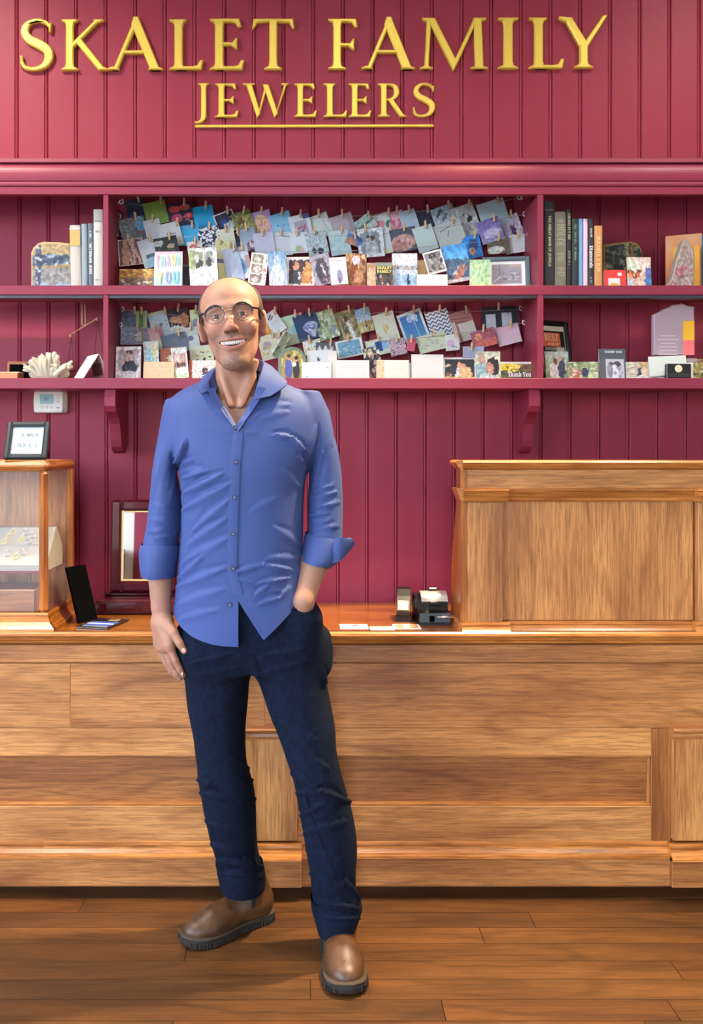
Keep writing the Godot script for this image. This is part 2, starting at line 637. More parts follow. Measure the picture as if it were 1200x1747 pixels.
		# gimbal lamps lean: p[6] degrees to the left, p[7] degrees towards the shop front
		l.rotation_degrees = Vector3(-90 - (p[7] if p.size() > 7 else 0.0), 0, 0)
		if p.size() > 6: l.basis = Basis(Vector3(0, 0, 1), deg_to_rad(-p[6])) * l.basis
		t.add_child(l, true)

const LAMPS := [[0.95, -2.74, 35.0, 27.0, 0.88, 0.7, 18.0, 9.0], [-1.5, -2.3, 9.0, 75.0, 0.95, 0.9], [1.7, -2.3, 4.0, 75.0, 0.95, 0.9], [0.2, -1.9, 2.0, 75.0, 0.95, 0.9], [-1.6, 0.8, 4.0, 62.0, 0.9, 0.74], [1.5, 0.8, 4.0, 62.0, 0.9, 0.74]]

# ---------- wall shelving ----------
func build_shelving() -> void:
	var t := thing("wall_shelf", "wine red painted wall shelving with moulded cornice above the counter", "shelf", Vector3(0, yv(663, DSH), -DSH))
	var by := t.position.y
	var xa := -1.75
	var xb := 2.0
	var dep := 0.165
	var y_ := func(v: float) -> float: return yv(v, DSH) - by
	# header board and cornice
	var hd := MB.new()
	hd.box(Vector3((xa + xb) / 2, (y_.call(318) + y_.call(332)) / 2, -0.012), Vector3(xb - xa, y_.call(318) - y_.call(332), 0.024), 0.002)
	part("header", hd.mesh(), M.shelf, t)
	var co := MB.new()
	var pr := PackedVector2Array()
	var zbk := DSH - DUP
	# cornice profile in (y, z): cap fillet, big ovolo roll, small bead
	for p in [[270, zbk], [268, -0.03], [268, -0.012], [275, -0.010], [276, -0.026]]:
		pr.append(Vector2(y_.call(p[0]), p[1]))
	for i in 11:
		var a := PI * 0.5 * i / 10.0
		pr.append(Vector2(y_.call(277 + 31 * (1 - cos(a))) , -0.026 + 0.046 * sin(a) - (0.02 * (i / 10.0))))
	for p in [[309, -0.004], [311, 0.003], [314, 0.004], [317, 0.003], [318, 0.0], [318, -0.03], [284, -0.03], [284, zbk]]:
		pr.append(Vector2(y_.call(p[0]), p[1]))
	co.ext(pr, 0, xa, xb, 0)
	part("cornice", co.mesh(), M.shelf, t)
	# two shelves; a grey metal strip runs under the front of the upper one
	for s in [[487.0, 503.0], [645.0, 663.0]]:
		var ya: float = y_.call(s[0])
		var yb: float = y_.call(s[1])
		part("shelf_board", boxmesh(Vector3(xb - xa, ya - yb, dep), 0.0015), M.shelf, t, Vector3((xa + xb) / 2, (ya + yb) / 2, -dep / 2))
	for s in [[503.0, -0.0055]]:
		for seg in [[xa, xu(176, DSH)], [xu(185, DSH), xu(918, DSH)], [xu(928, DSH), xb]]:
			part("metal_strip", boxmesh(Vector3(seg[1] - seg[0] - 0.002, 0.011, 0.03), 0.0015), M.strip, t, Vector3((seg[0] + seg[1]) / 2, y_.call(s[0]) + s[1], -0.019))
	for u in [[176.0, 185.0], [918.0, 928.0]]:
		var w := xu(u[1], DSH) - xu(u[0], DSH)
		var x := (xu(u[1], DSH) + xu(u[0], DSH)) / 2
		for r in [[332.0, 487.0], [503.0, 645.0]]:
			part("divider", boxmesh(Vector3(w, y_.call(r[0]) - y_.call(r[1]), 0.243), 0.0015), M.shelf, t, Vector3(x, (y_.call(r[0]) + y_.call(r[1])) / 2, -0.123))
	# scrolled brackets
	for u in [186.0, 914.0]:
		var b := MB.new()
		var pf := PackedVector2Array()   # (y, z)
		for p in [[663, 0.235], [663, 0.02], [678, 0.012], [692, 0.014], [702, 0.028], [707, 0.05], [713, 0.072], [722, 0.092], [735, 0.104], [750, 0.112], [762, 0.122], [770, 0.142], [774, 0.172], [771, 0.203], [760, 0.222], [748, 0.235]]:
			pf.append(Vector2(y_.call(p[0]), -p[1]))
		var x := xu(u, DSH)
		b.ext(pf, 0, x - 0.018, x + 0.018, 1)
		part("bracket", b.mesh(), M.shelf, t)

# ---------- counter ----------
func build_counter() -> void:
	var t := thing("shop_counter", "panelled wooden shop counter with pilasters below glossy top", "counter", Vector3(0, 0, -DC))
	var xl := -1.75
	var xr := 1.95
	var Z := func(d: float) -> float: return DC - d
	# carcass and recessed plinth
	bar("carcass", t, xl, xr, 0.06, 0.755, Z.call(3.27), Z.call(2.82), M.wood_c)
	bar("toe_kick", t, xl, xr, 0.0, 0.06, Z.call(3.25), Z.call(2.845), M.wood_c, 0, 0.0)
	var p1 := [xu(398, 2.78), xu(508, 2.78)]
	var p2 := [xu(1147, 2.78), xu(1262, 2.78)]
	var runs := [[xl, p1[0]], [p1[1], p2[0]], [p2[1], xr]]
	var d := 2.787
	for s in [[xl, xu(470, d)], [xu(470, d), xr]]:
		bar("frieze_rail", t, s[0], s[1], yv(1131, 2.779), yv(1100, 2.779), Z.call(2.83), Z.call(2.779), M.wood_b if s[0] < 0 else M.wood)
	for s in [[xl, xu(120, d)], [xu(120, d), xu(452, d)], [xu(452, d), xr]]:
		bar("front_board", t, s[0], s[1], yv(1242, d), yv(1131.5, d), Z.call(2.83), Z.call(d), [M.wood_c, M.wood, M.wood_b][rng.randi() % 3], 0, 0.0012)
	for s in runs:
		var a: float = s[0]
		var b: float = s[1]
		var st := b
		if b == p2[0]:
			st = xu(1112, d)
			bar("stile", t, st, b, yv(1437, d), yv(1242.5, d), Z.call(2.83), Z.call(d), M.wood_c, 1, 0.0015)
		bar("middle_rail", t, a, st, yv(1290, d), yv(1242.5, d), Z.call(2.83), Z.call(d), M.wood, 0, 0.002)
		bar("inset_panel", t, a, st, yv(1375, 2.808), yv(1290, 2.808), Z.call(2.83), Z.call(2.808), M.wood_c, 0, 0.0)
		bar("lower_rail", t, a, st, yv(1437, d), yv(1375.5, d), Z.call(2.83), Z.call(d), M.wood, 0, 0.002)
		# thin bead round the panel opening
		bar("bead", t, a, st, yv(1375.5, d), yv(1371, d), Z.call(2.81), Z.call(2.793), M.wood_gold, 0, 0.0015)
		bar("bead", t, a, st, yv(1294, d), yv(1290, d), Z.call(2.81), Z.call(2.795), M.wood_b, 0, 0.0015)
		if st != b:
			bar("bead", t, st - 0.008, st, yv(1371, d), yv(1294, d), Z.call(2.81), Z.call(2.795), M.wood_b, 1, 0.0015)
		base_run(t, a, b, 0.0, d)
	for p in [p1, p2]:
		var dz := 2.762
		bar("pilaster", t, p[0], p[1], yv(1437, dz), yv(1262, dz), Z.call(2.83), Z.call(dz + 0.008), M.wood, 1, 0.002)
		var cap := MB.new()
		var pr := PackedVector2Array()
		for q in [[1262, 2.83], [1262, dz + 0.004], [1257, dz - 0.001], [1252, dz + 0.001], [1249, dz - 0.006], [1245, dz - 0.009], [1242.5, dz - 0.004], [1242.5, 2.83]]:
			pr.append(Vector2(yv(q[0], dz), Z.call(q[1])))
		cap.ext(pr, 0, p[0] - 0.004, p[1] + 0.004, 0, woff())
		part("pilaster_cap", cap.mesh(), M.wood_b, t)
		base_run(t, p[0] - 0.012, p[1] + 0.012, 0.022, d)
	# the worktop
	var w := thing("worktop", "glossy orange brown wooden counter top with moulded front edge", "countertop", Vector3(0, yv(1079, 2.757), -2.757))
	var ty := w.position.y
	for s in [[xl, xu(330, 3.0)], [xu(330, 3.0), xr]]:
		bar("top_board", w, s[0], s[1], -0.028, 0.0, -0.535, -0.016, M.wood_top, 0, 0.0015)
	var ns := MB.new()
	var np := PackedVector2Array()
	for q in [[0.0, -0.0165], [0.0, -0.004], [-0.004, 0.001], [-0.010, 0.003], [-0.015, 0.001], [-0.018, -0.003], [-0.022, -0.004], [-0.026, -0.009], [-0.033, -0.013], [-0.038, -0.021], [-0.038, -0.05], [-0.029, -0.05], [-0.029, -0.0165]]:
		np.append(Vector2(q[0], q[1]))
	ns.ext(np, 0, xl, xr, 0, Vector2(2.0, 0.4))
	part("nosing", ns.mesh(), M.wood_gold, w)
	part("black_reveal", boxmesh(Vector3(xr - xl, 0.002, 0.003)), M.black, w, Vector3((xl + xr) / 2, 0.0003, -0.0172))

func base_run(t: Node3D, a: float, b: float, out_: float, d: float) -> void:
	var mo := MB.new()
	var pr := PackedVector2Array()
	for q in [[1437, 0.0], [1439, 0.003], [1443, 0.004], [1446, 0.002], [1449, 0.006], [1454, 0.016], [1458, 0.022], [1462, 0.0225], [1464, 0.019], [1464, -0.03], [1437, -0.03]]:
		pr.append(Vector2(yv(q[0], d - 0.01), DC - d + q[1] + out_))
	mo.ext(pr, 0, a, b, 0, woff())
	part("base_moulding", mo.mesh(), M.wood_gold, t)
	var dz := d - 0.018 - out_
	bar("base_board", t, a, b, yv(1512 + out_ * 150, dz), yv(1464, dz), DC - 2.835, DC - dz, M.wood_b, 0, 0.002)

# raised desk on the right
func build_desk() -> void:
	var base_y := yv(1079, 2.757)
	var z0 := -2.79
	var t := thing("raised_desk_front", "raised wooden desk front with cornice standing on the counter", "desk", Vector3(0, base_y, z0))
	var d := 2.79
	var y_ := func(v: float) -> float: return maxf(yv(v, d) - base_y, 0.0)
	var xl := xu(797, d)
	var xr := 1.95
	var yb: float = y_.call(1078)
	# main boards
	bar("top_rail", t, xl, xr, y_.call(834), y_.call(801), -0.05, -0.004, M.wood, 0, 0.0015)
	bar("panel", t, xu(858, d), xu(1188, d), y_.call(1060), y_.call(856), -0.03, -0.022, M.wood, 1, 0.0)
	bar("panel", t, xu(1240, d), xr, y_.call(1060), y_.call(856), -0.03, -0.022, M.wood, 1, 0.0)
	bar("backing", t, xl, xr, y_.call(1078), y_.call(802), -0.05, -0.03, M.wood_c, 0, 0.0)
	for p in [[797.0, 858.5], [1192.0, 1253.0]]:
		bar("pilaster", t, xu(p[0], d), xu(p[1], d), y_.call(1062), y_.call(856), -0.03, 0.0, M.wood, 1, 0.002)
	var sh := func(rows: Array, called: String, a: float, b: float, lift: float, m: Material, ml := 0.0) -> void:
		var mb := MB.new()
		var pr := PackedVector2Array()
		for q in rows:
			pr.append(Vector2(y_.call(q[0]), q[1] + lift))
		pr.append(Vector2(y_.call(rows[-1][0]), -0.05))
		pr.append(Vector2(y_.call(rows[0][0]), -0.05))
		mb.ext(pr, 0, a, b, 0, woff(), ml, 0.0)
		part(called, mb.mesh(), m, t)
	# crowning cornice
	sh.call([[785, 0.012], [786, 0.02], [789, 0.024], [792, 0.02], [794, 0.017], [798, 0.012], [801, 0.002]], "cornice", xu(788, d), xr, 0.0, M.wood_gold)
	# necking mould: proud over the pilasters
	for s in [[790.0, 866.0, 0.014], [866.0, 1186.0, -0.006], [1186.0, 1262.0, 0.014], [1262.0, 1400.0, -0.006]]:
		sh.call([[833, 0.006], [834, 0.012], [837, 0.013], [839, 0.009], [846, 0.004], [850, 0.0], [853, 0.002], [856, -0.002]], "necking", xu(s[0], d), minf(xu(s[1], d), xr), s[2] - 0.004, M.wood_gold)
		sh.call([[1061, 0.0], [1062, 0.004], [1065, 0.005], [1067, 0.003], [1072, 0.010], [1077, 0.016], [1078.5, 0.016]], "base_moulding", xu(s[0] - (3 if s[2] > 0 else 0), d), minf(xu(s[1] + (3 if s[2] > 0 else 0), d), xr), s[2] - 0.002, M.wood_gold)
	# side: scrolled end panel, deeper at the bottom
	var sp := MB.new()
	var pr := PackedVector2Array()
	for q in [[802, 0.0], [802, -0.07], [834, -0.075], [856, -0.075], [872, -0.085], [895, -0.108], [930, -0.14], [965, -0.163], [1000, -0.176], [1030, -0.182], [1078, -0.184], [1078, 0.0]]:
		pr.append(Vector2(y_.call(q[0]), q[1]))
	sp.ext(pr, 0, xu(786, d), xu(797, d), 1, woff())
	part("end_panel", sp.mesh(), M.wood_case, t)
	# returns of the mouldings along the side
	var rt := func(called: String, rows: Array, z1: float) -> void:
		var mb := MB.new()
		var q2 := PackedVector2Array()   # (x, y)
		for q in rows:
			q2.append(Vector2(xu(786, d) - q[1], y_.call(q[0])))
		q2.append(Vector2(xu(790, d), y_.call(rows[-1][0])))
		q2.append(Vector2(xu(790, d), y_.call(rows[0][0])))
		mb.ext(q2, 2, z1, 0.008, 2, woff())
		part(called, mb.mesh(), M.wood_gold, t)
	rt.call("cornice_return", [[785, 0.006], [786, 0.014], [789, 0.018], [794, 0.011], [801, 0.0]], -0.1)
	rt.call("necking_return", [[833, 0.008], [834, 0.013], [839, 0.01], [850, 0.002], [856, 0.0]], -0.085)
	rt.call("base_return", [[1061, 0.003], [1065, 0.008], [1072, 0.009], [1078.5, 0.012]], -0.2)
	bar("desk_shelf", t, xl, xr, y_.call(850), y_.call(840), -0.2, -0.05, M.wood_c)

# glazed display case on the left
func build_case() -> void:
	var by := yv(1079, 2.757)
	var d := 2.79
	var t := thing("display_case", "glazed wooden display case standing on the counter", "display case", Vector3(0, by, -d))
	var y_ := func(v: float) -> float: return yv(v, d) - by
	var xr := xu(80, d)
	var xl := -1.72
	var bz := -0.335
	var cyl := func(called: String, a: Vector3, b: Vector3, r: float) -> void:
		# round-fronted rail
		var mb := MB.new()
		mb.tube([a, b], r, 14)
		part(called, mb.mesh(), M.wood_case, t)
	# posts and rails with rounded faces
	bar("front_post", t, xr - 0.026, xr, 0.05, y_.call(803), -0.026, 0.0, M.wood_case, 1, 0.010)
	bar("rear_post", t, xr - 0.024, xr, 0.0, y_.call(800), bz, bz + 0.03, M.wood_case, 1, 0.008)
	bar("front_rail", t, xl, xr + 0.004, y_.call(804), y_.call(786), -0.034, 0.004, M.wood_case, 0, 0.013)
	bar("side_rail", t, xr - 0.03, xr + 0.004, y_.call(804), y_.call(786), bz - 0.004, -0.02, M.wood_case, 2, 0.013)
	bar("rear_rail", t, xl, xr - 0.02, y_.call(804), y_.call(786), bz - 0.004, bz + 0.03, M.wood_case, 0, 0.013)
	part("top_pane", boxmesh(Vector3(xr - xl - 0.05, 0.006, 0.27)), M.wood_case, t, Vector3((xl + xr) / 2, y_.call(791), -0.166))
	part("front_pane", boxmesh(Vector3(xr - 0.026 - xl, y_.call(804) - 0.055, 0.004)), M.glass, t, Vector3((xl + xr - 0.026) / 2, (y_.call(804) + 0.055) / 2, -0.014))
	part("side_pane", boxmesh(Vector3(0.004, y_.call(804) - 0.05, -bz - 0.056)), M.glass, t, Vector3(xr - 0.012, (y_.call(804) + 0.05) / 2, (bz) / 2 + 0.002))
	bar("back_panel", t, xl, xr - 0.024, 0.02, y_.call(804), bz + 0.004, bz + 0.016, M.wood, 1, 0.0)
	bar("case_floor", t, xl, xr - 0.004, 0.0, 0.028, bz + 0.016, -0.002, M.shelf, 0, 0.0)
	# moulded base: front run and side return
	var mo := MB.new()
	var pr := PackedVector2Array([Vector2(0.052, -0.004), Vector2(0.052, 0.002), Vector2(0.047, 0.006), Vector2(0.036, 0.007), Vector2(0.026, 0.011), Vector2(0.016, 0.02), Vector2(0.008, 0.028), Vector2(0.0, 0.03), Vector2(0.0, -0.004)])
	mo.ext(pr, 0, xl, xr, 0, woff(), 0.0, 1.0, 0.0)
	part("base_moulding", mo.mesh(), M.wood_case, t)
	var m2 := MB.new()
	var p2 := PackedVector2Array()
	for q in pr: p2.append(Vector2(xr + q.y, q.x))
	m2.ext(p2, 2, bz, 0.0, 2, woff())
	part("base_return", m2.mesh(), M.wood_top, t)
	# red shelf inside, with a tray of rings and a wooden block below
	part("inner_shelf", boxmesh(Vector3(xr - xl - 0.03, 0.008, 0.28), 0.001), M.shelf, t, Vector3((xl + xr) / 2 - 0.012, y_.call(980) + 0.002, -0.175))
	var sy: float = by + y_.call(980) + 0.006
	var tr := thing("ring_tray", "cream stepped ring tray with rings on the red shelf", "tray", Vector3(0, sy, -d))
	var tb := MB.new()
	var tp := PackedVector2Array([Vector2(0, -0.035), Vector2(0.018, -0.032), Vector2(0.024, -0.036), Vector2(0.07, -0.085), Vector2(0.075, -0.09), Vector2(0.122, -0.135), Vector2(0.124, -0.15), Vector2(0.06, -0.215), Vector2(0.0, -0.215)])
	tb.ext(tp, 0, xl + 0.35, xu(73, d - 0.01), 0)
	part("tray_body", tb.mesh(), M.tray, tr)
	part("tray_wing", boxmesh(Vector3(0.012, 0.06, 0.1), 0.004), M.tray, tr, Vector3(xu(86, 2.97), 0.09, -0.165))
	part("seam", boxmesh(Vector3(0.62, 0.0015, 0.002)), mat(rgb(190, 182, 168), 0.8), tr, Vector3(-1.12, 0.0745, -0.0865))
	for q in [[16, 912, 1], [36, 918, 1], [45, 907, 0], [50, 922, 0], [8, 922, 1], [12, 943, 0], [27, 947, 1], [40, 941, 0], [4, 955, 1], [30, 954, 0], [22, 905, 1], [56, 912, 0]]:
		var zz := 0.09 if q[1] < 930 else 0.06
		var r := thing("ring", "small %s ring standing in the cream ring tray" % ("gold" if q[2] else "silver"), "ring", W(q[0] + 0.0, q[1] + 2.0, d + zz - 0.012), Vector3(-35, 20 - 40 * q[2], 0), "rings in the cream tray")
		var hoop := MB.new()
		var pth := []
		for i in 15: pth.append(Vector3(cos(TAU * i / 14) * 0.0085, sin(TAU * i / 14) * 0.0085, 0))
		hoop.tube(pth, 0.0014, 6, false)
		part("band", hoop.mesh(), M.gold if q[2] else M.steel, r)
		var gm := MB.new()
		gm.lathe([[0.0006, -0.003], [0.0036, 0.0012], [0.0024, 0.0026], [0.0005, 0.0027]], 8, Vector3(0, 0.0108, 0))
		part("stone", gm.mesh(), M.gem, r)
	var bl := MB.new()
	bl.box(Vector3.ZERO, Vector3(0.6, 0.088, 0.16), 0.002, 0, woff())
	solo("wooden_block", bl.mesh(), M.wood_c, "dark grained wooden block inside the display case base", "block", Vector3(xu(54, d) - 0.3, by + 0.028 + 0.044, -d - 0.11))

# ---------- lettering ----------
func stroke(pts: Array) -> PackedVector2Array:
	# pts: [x, y, width]; returns the outline of a pen stroke of varying width
	var L := PackedVector2Array()
	var R := PackedVector2Array()
	for i in pts.size():
		var p := Vector2(pts[i][0], pts[i][1])
		var a := Vector2(pts[maxi(i - 1, 0)][0], pts[maxi(i - 1, 0)][1])
		var b := Vector2(pts[mini(i + 1, pts.size() - 1)][0], pts[mini(i + 1, pts.size() - 1)][1])
		var d := (b - a).normalized()
		var nn: Vector2 = Vector2(-d.y, d.x) * pts[i][2] * 0.5
		L.append(p + nn)
		R.append(p - nn)
	R.reverse()
	L.append_array(R)
	return L

func pen(ctrl: Array, steps := 6) -> PackedVector2Array:
	# Catmull-Rom through [x, y, width]
	var out := []
	for i in ctrl.size() - 1:
		var p0: Array = ctrl[maxi(i - 1, 0)]
		var p1: Array = ctrl[i]
		var p2: Array = ctrl[i + 1]
		var p3: Array = ctrl[mini(i + 2, ctrl.size() - 1)]
		for s in steps:
			var t := float(s) / steps
			var q := []
			for k in 3:
				q.append(0.5 * (2.0 * p1[k] + (p2[k] - p0[k]) * t + (2.0 * p0[k] - 5.0 * p1[k] + 4.0 * p2[k] - p3[k]) * t * t + (3.0 * p1[k] - p0[k] - 3.0 * p2[k] + p3[k]) * t * t * t))
			out.append(q)
	out.append(ctrl[-1])
	return stroke(out)

func P2(a: Array) -> PackedVector2Array:
	var r := PackedVector2Array()
	for i in range(0, a.size(), 2): r.append(Vector2(a[i], a[i + 1]))
	return r

func stem(x: float, w: float, sl := 0.06, sr := 0.06, y1 := 1.0, top := true, bot := true) -> PackedVector2Array:
	var l := x - w / 2
	var r := x + w / 2
	var a := []
	if bot: a += [l - sl, 0.0, r + sr, 0.0, r + sr, 0.035, r + 0.015, 0.075, r, 0.14]
	else: a += [l, 0.0, r, 0.0]
	if top: a += [r, y1 - 0.14, r + 0.015, y1 - 0.075, r + sr, y1 - 0.035, r + sr, y1, l - sl, y1, l - sl, y1 - 0.035, l - 0.015, y1 - 0.075, l, y1 - 0.14]
	else: a += [r, y1, l, y1]
	if bot: a += [l, 0.14, l - 0.015, 0.075, l - sl, 0.035]
	return P2(a)

func foot(x: float, w: float, y := 0.0) -> PackedVector2Array:
	if y > 0.5: return P2([x - w, y, x - w, y - 0.035, x - w * 0.3, y - 0.07, x + w * 0.3, y - 0.07, x + w, y - 0.035, x + w, y])
	return P2([x - w, 0, x + w, 0, x + w, 0.035, x + w * 0.3, 0.07, x - w * 0.3, 0.07, x - w, 0.035])

func diag(x0: float, y0: float, x1: float, y1: float, w: float) -> PackedVector2Array:
	return P2([x0 - w / 2, y0, x1 - w / 2, y1, x1 + w / 2, y1, x0 + w / 2, y0])

func arm(x0: float, x1: float, y: float, th: float, dir: float, tip := 0.13) -> PackedVector2Array:
	# horizontal arm with a slanted serif; dir +1 serif points up, -1 down
	return P2([x0, y, x1, y, x1 + 0.035, y + dir * (th + tip), x1 - 0.02, y + dir * (th + tip), x1 - 0.075, y + dir * (th + 0.02), x1 - 0.16, y + dir * th, x0, y + dir * th])

func glyph(ch: String) -> Array:
	var sw := 0.155
	match ch:
		"I": return [stem(0.2, sw, 0.095, 0.095)]
		"L": return [stem(0.2, sw, 0.095, 0.07), arm(0.15, 0.62, 0.0, 0.075, 1.0, 0.12)]
		"E": return [stem(0.2, sw, 0.095, 0.0), arm(0.15, 0.62, 0.0, 0.075, 1.0, 0.12), arm(0.15, 0.57, 1.0, 0.07, -1.0, 0.1), P2([0.2, 0.47, 0.42, 0.47, 0.5, 0.41, 0.535, 0.41, 0.525, 0.5, 0.535, 0.62, 0.5, 0.62, 0.44, 0.54, 0.2, 0.54])]
		"F": return [stem(0.2, sw, 0.095, 0.09), arm(0.15, 0.56, 1.0, 0.07, -1.0, 0.1), P2([0.2, 0.45, 0.42, 0.45, 0.5, 0.39, 0.535, 0.39, 0.525, 0.48, 0.535, 0.61, 0.5, 0.61, 0.44, 0.52, 0.2, 0.52])]
		"T": return [stem(0.41, sw, 0.09, 0.09, 1.0, false), P2([0.03, 1.0, 0.79, 1.0, 0.82, 0.8, 0.785, 0.8, 0.72, 0.915, 0.5, 0.93, 0.32, 0.93, 0.1, 0.915, 0.035, 0.8, 0.0, 0.8])]
		"K": return [stem(0.17, sw, 0.085, 0.085), stroke([[0.2, 0.46, 0.09], [0.72, 0.98, 0.075]]), foot(0.74, 0.1, 1.0), P2([0.27, 0.57, 0.39, 0.63, 0.84, 0.07, 0.93, 0.035, 0.93, 0.0, 0.74, 0.0])]
		"A": return [P2([0.1, 0.0, 0.185, 0.0, 0.52, 0.84, 0.455, 0.90]), P2([0.78, 0.0, 0.955, 0.0, 0.565, 1.03, 0.475, 1.03, 0.43, 0.88]), P2([0.25, 0.31, 0.76, 0.31, 0.74, 0.38, 0.27, 0.38]), foot(0.115, 0.105), foot(0.87, 0.13)]
		"M": return [P2([0.1, 0.0, 0.18, 0.0, 0.235, 1.0, 0.15, 1.0]), foot(0.14, 0.12), P2([0.06, 1.0, 0.3, 1.0, 0.71, 0.17, 0.65, -0.03, 0.2, 0.9, 0.06, 0.96]), P2([0.65, -0.03, 0.72, 0.1, 1.09, 0.93, 1.09, 1.0, 1.04, 1.0, 0.645, 0.12]), P2([1.06, 0.0, 1.22, 0.0, 1.185, 1.0, 1.03, 1.0]), foot(1.14, 0.165), P2([1.05, 1.0, 1.05, 0.94, 1.22, 0.94, 1.27, 0.96, 1.27, 1.0])]
		"Y": return [stem(0.46, sw, 0.095, 0.095, 0.5, false), P2([0.0, 1.0, 0.24, 0.98, 0.55, 0.45, 0.38, 0.42, 0.14, 0.88, 0.0, 0.94]), P2([0.46, 0.42, 0.53, 0.4, 0.9, 1.02, 0.81, 1.02, 0.47, 0.5])]
		"W": return [P2([0.1, 0.97, 0.27, 0.97, 0.52, 0.12, 0.42, -0.02]), P2([0.42, -0.02, 0.49, 0.1, 0.7, 0.86, 0.655, 0.97]), P2([0.58, 0.97, 0.75, 0.97, 1.02, 0.12, 0.92, -0.02]), P2([0.92, -0.02, 0.98, 0.1, 1.27, 0.97, 1.2, 0.97]), P2([0.0, 1.0, 0.36, 1.0, 0.36, 0.965, 0.27, 0.93, 0.1, 0.93, 0.0, 0.965]), P2([1.1, 1.0, 1.33, 1.0, 1.33, 0.965, 1.25, 0.93, 1.2, 0.93, 1.1, 0.965])]
		"S": return [pen([[0.56, 0.84, 0.06], [0.47, 0.93, 0.075], [0.31, 0.965, 0.075], [0.15, 0.88, 0.115], [0.115, 0.73, 0.145], [0.2, 0.6, 0.165], [0.36, 0.51, 0.18], [0.5, 0.4, 0.165], [0.53, 0.25, 0.15], [0.45, 0.1, 0.115], [0.28, 0.035, 0.08], [0.12, 0.07, 0.075], [0.055, 0.18, 0.06]]), P2([0.53, 0.74, 0.575, 0.74, 0.585, 0.93, 0.54, 0.9]), P2([0.03, 0.29, 0.075, 0.29, 0.09, 0.12, 0.05, 0.07])]
		"J": return [stem(0.26, sw, 0.09, 0.09, 1.0, true, false), P2([0.1825, 0.3, 0.18, 0.02, 0.155, -0.07, 0.09, -0.115, 0.0, -0.12, 0.0, -0.18, 0.1, -0.185, 0.215, -0.15, 0.3, -0.06, 0.335, 0.05, 0.3375, 0.3])]
		"R": return [stem(0.2, sw, 0.095, 0.09), pen([[0.2, 0.965, 0.07], [0.38, 0.962, 0.075], [0.52, 0.9, 0.12], [0.56, 0.74, 0.15], [0.5, 0.59, 0.12], [0.37, 0.52, 0.075], [0.2, 0.515, 0.07]]), P2([0.3, 0.53, 0.44, 0.56, 0.76, 0.07, 0.84, 0.035, 0.84, 0.0, 0.66, 0.0])]
	return []

func build_sign() -> void:
	# letter, left, right, top, bottom in the picture; all lie on the upper wall
	var rows := [["S", 34, 91, 32, 121, "first letter of the big top line"], ["K", 105, 185, 33, 120.5, "between the first S and the A"], ["A", 184, 278, 31, 120, "between the K and the L of the first word"], ["L", 289, 347, 33, 119.5, "before the E of the first word"], ["E", 358, 417, 32, 119.5, "next to the last letter of the first word"], ["T", 430, 503, 32, 119.5, "ending the first word"], ["F", 560, 611, 32, 119, "starting the second word"], ["A", 617, 708, 31, 118.5, "between the F and the M"], ["M", 717, 833, 30.5, 118.5, "widest, middle of the second word"], ["I", 850, 885, 30, 118, "narrowest, in the second word"], ["L", 903, 963, 30, 117.5, "next to the last letter of the second word"], ["Y", 954, 1037, 28, 116.5, "ending the big top line"], ["J", 333, 357, 141.5, 200, "starting the lower smaller line"], ["E", 367, 407, 142, 200, "after the J of the lower line"], ["W", 414, 493, 142, 200, "in the lower line between two letters E"], ["E", 502, 541, 142, 199.5, "after the W of the lower line"], ["L", 552, 593, 142, 199.5, "in the lower line between two letters E"], ["E", 595, 634, 142, 199.5, "before the R of the lower line"], ["R", 645, 694, 142, 199, "in the lower line before the last S"], ["S", 705, 743, 141, 199.5, "ending the lower smaller line"]]
	var dl := DUP - 0.012
	for r in rows:
		var hgt: float = (r[4] - r[3]) * dl / F
		var wid: float = (r[2] - r[1]) * dl / F
		var polys := glyph(r[0])
		var lo := 1e9
		var hi := -1e9
		for p in polys:
			for q in p:
				lo = minf(lo, q.x); hi = maxf(hi, q.x)
		var mb := MB.new()
		var sx := wid / (hi - lo)
		var lift := 0.0
		for p in polys:
			lift += 0.0003
			var P := PackedVector2Array()
			for q in p: P.append(Vector2((q.x - lo) * sx - wid / 2, q.y * hgt))
			mb.prism(P, 0.0, (0.017 if r[3] < 100 else 0.013) + lift, 0.0042 if r[3] < 100 else 0.003)
		solo("sign_letter", mb.mesh(), M.gold, "gold raised sign letter %s, %s" % [r[0], r[5]], "letter", Vector3(xu((r[1] + r[2]) / 2.0, dl), yv(r[4], dl), -DUP + 0.0002), Vector3.ZERO, "gold sign letters")
	solo("sign_underline", boxmesh(Vector3(xu(741, dl) - xu(333, dl), 0.0105, 0.012), 0.003), M.gold, "long thin gold bar underlining the smaller sign word", "sign bar", Vector3(xu(537, dl), yv(214.5, dl), -DUP + 0.006), Vector3(0, 0, 0.15))

func words(s: String, parent: Node, high: float, at: Vector3, rot: Vector3, m: Material, serif := true, fit := 0.0, called := "lettering", italic := false) -> MeshInstance3D:
	var f := SystemFont.new()
	f.font_names = PackedStringArray(["Droid Serif" if serif else "Droid Sans"])
	f.font_weight = 700
	f.font_italic = italic
	var tm := TextMesh.new()
	tm.font = f
	tm.text = s
	tm.font_size = 64
	tm.pixel_size = 0.01
	tm.depth = 0.02
	tm.curve_step = 3.0
	var bb := tm.get_aabb()
	var o := part(called, tm, m, parent, at, rot)
	var k := high / maxf(bb.size.y, 0.01)
	var kx := k
	if fit > 0: kx = fit / maxf(bb.size.x, 0.01)
	o.scale = Vector3(kx, k, 0.03)
	return o

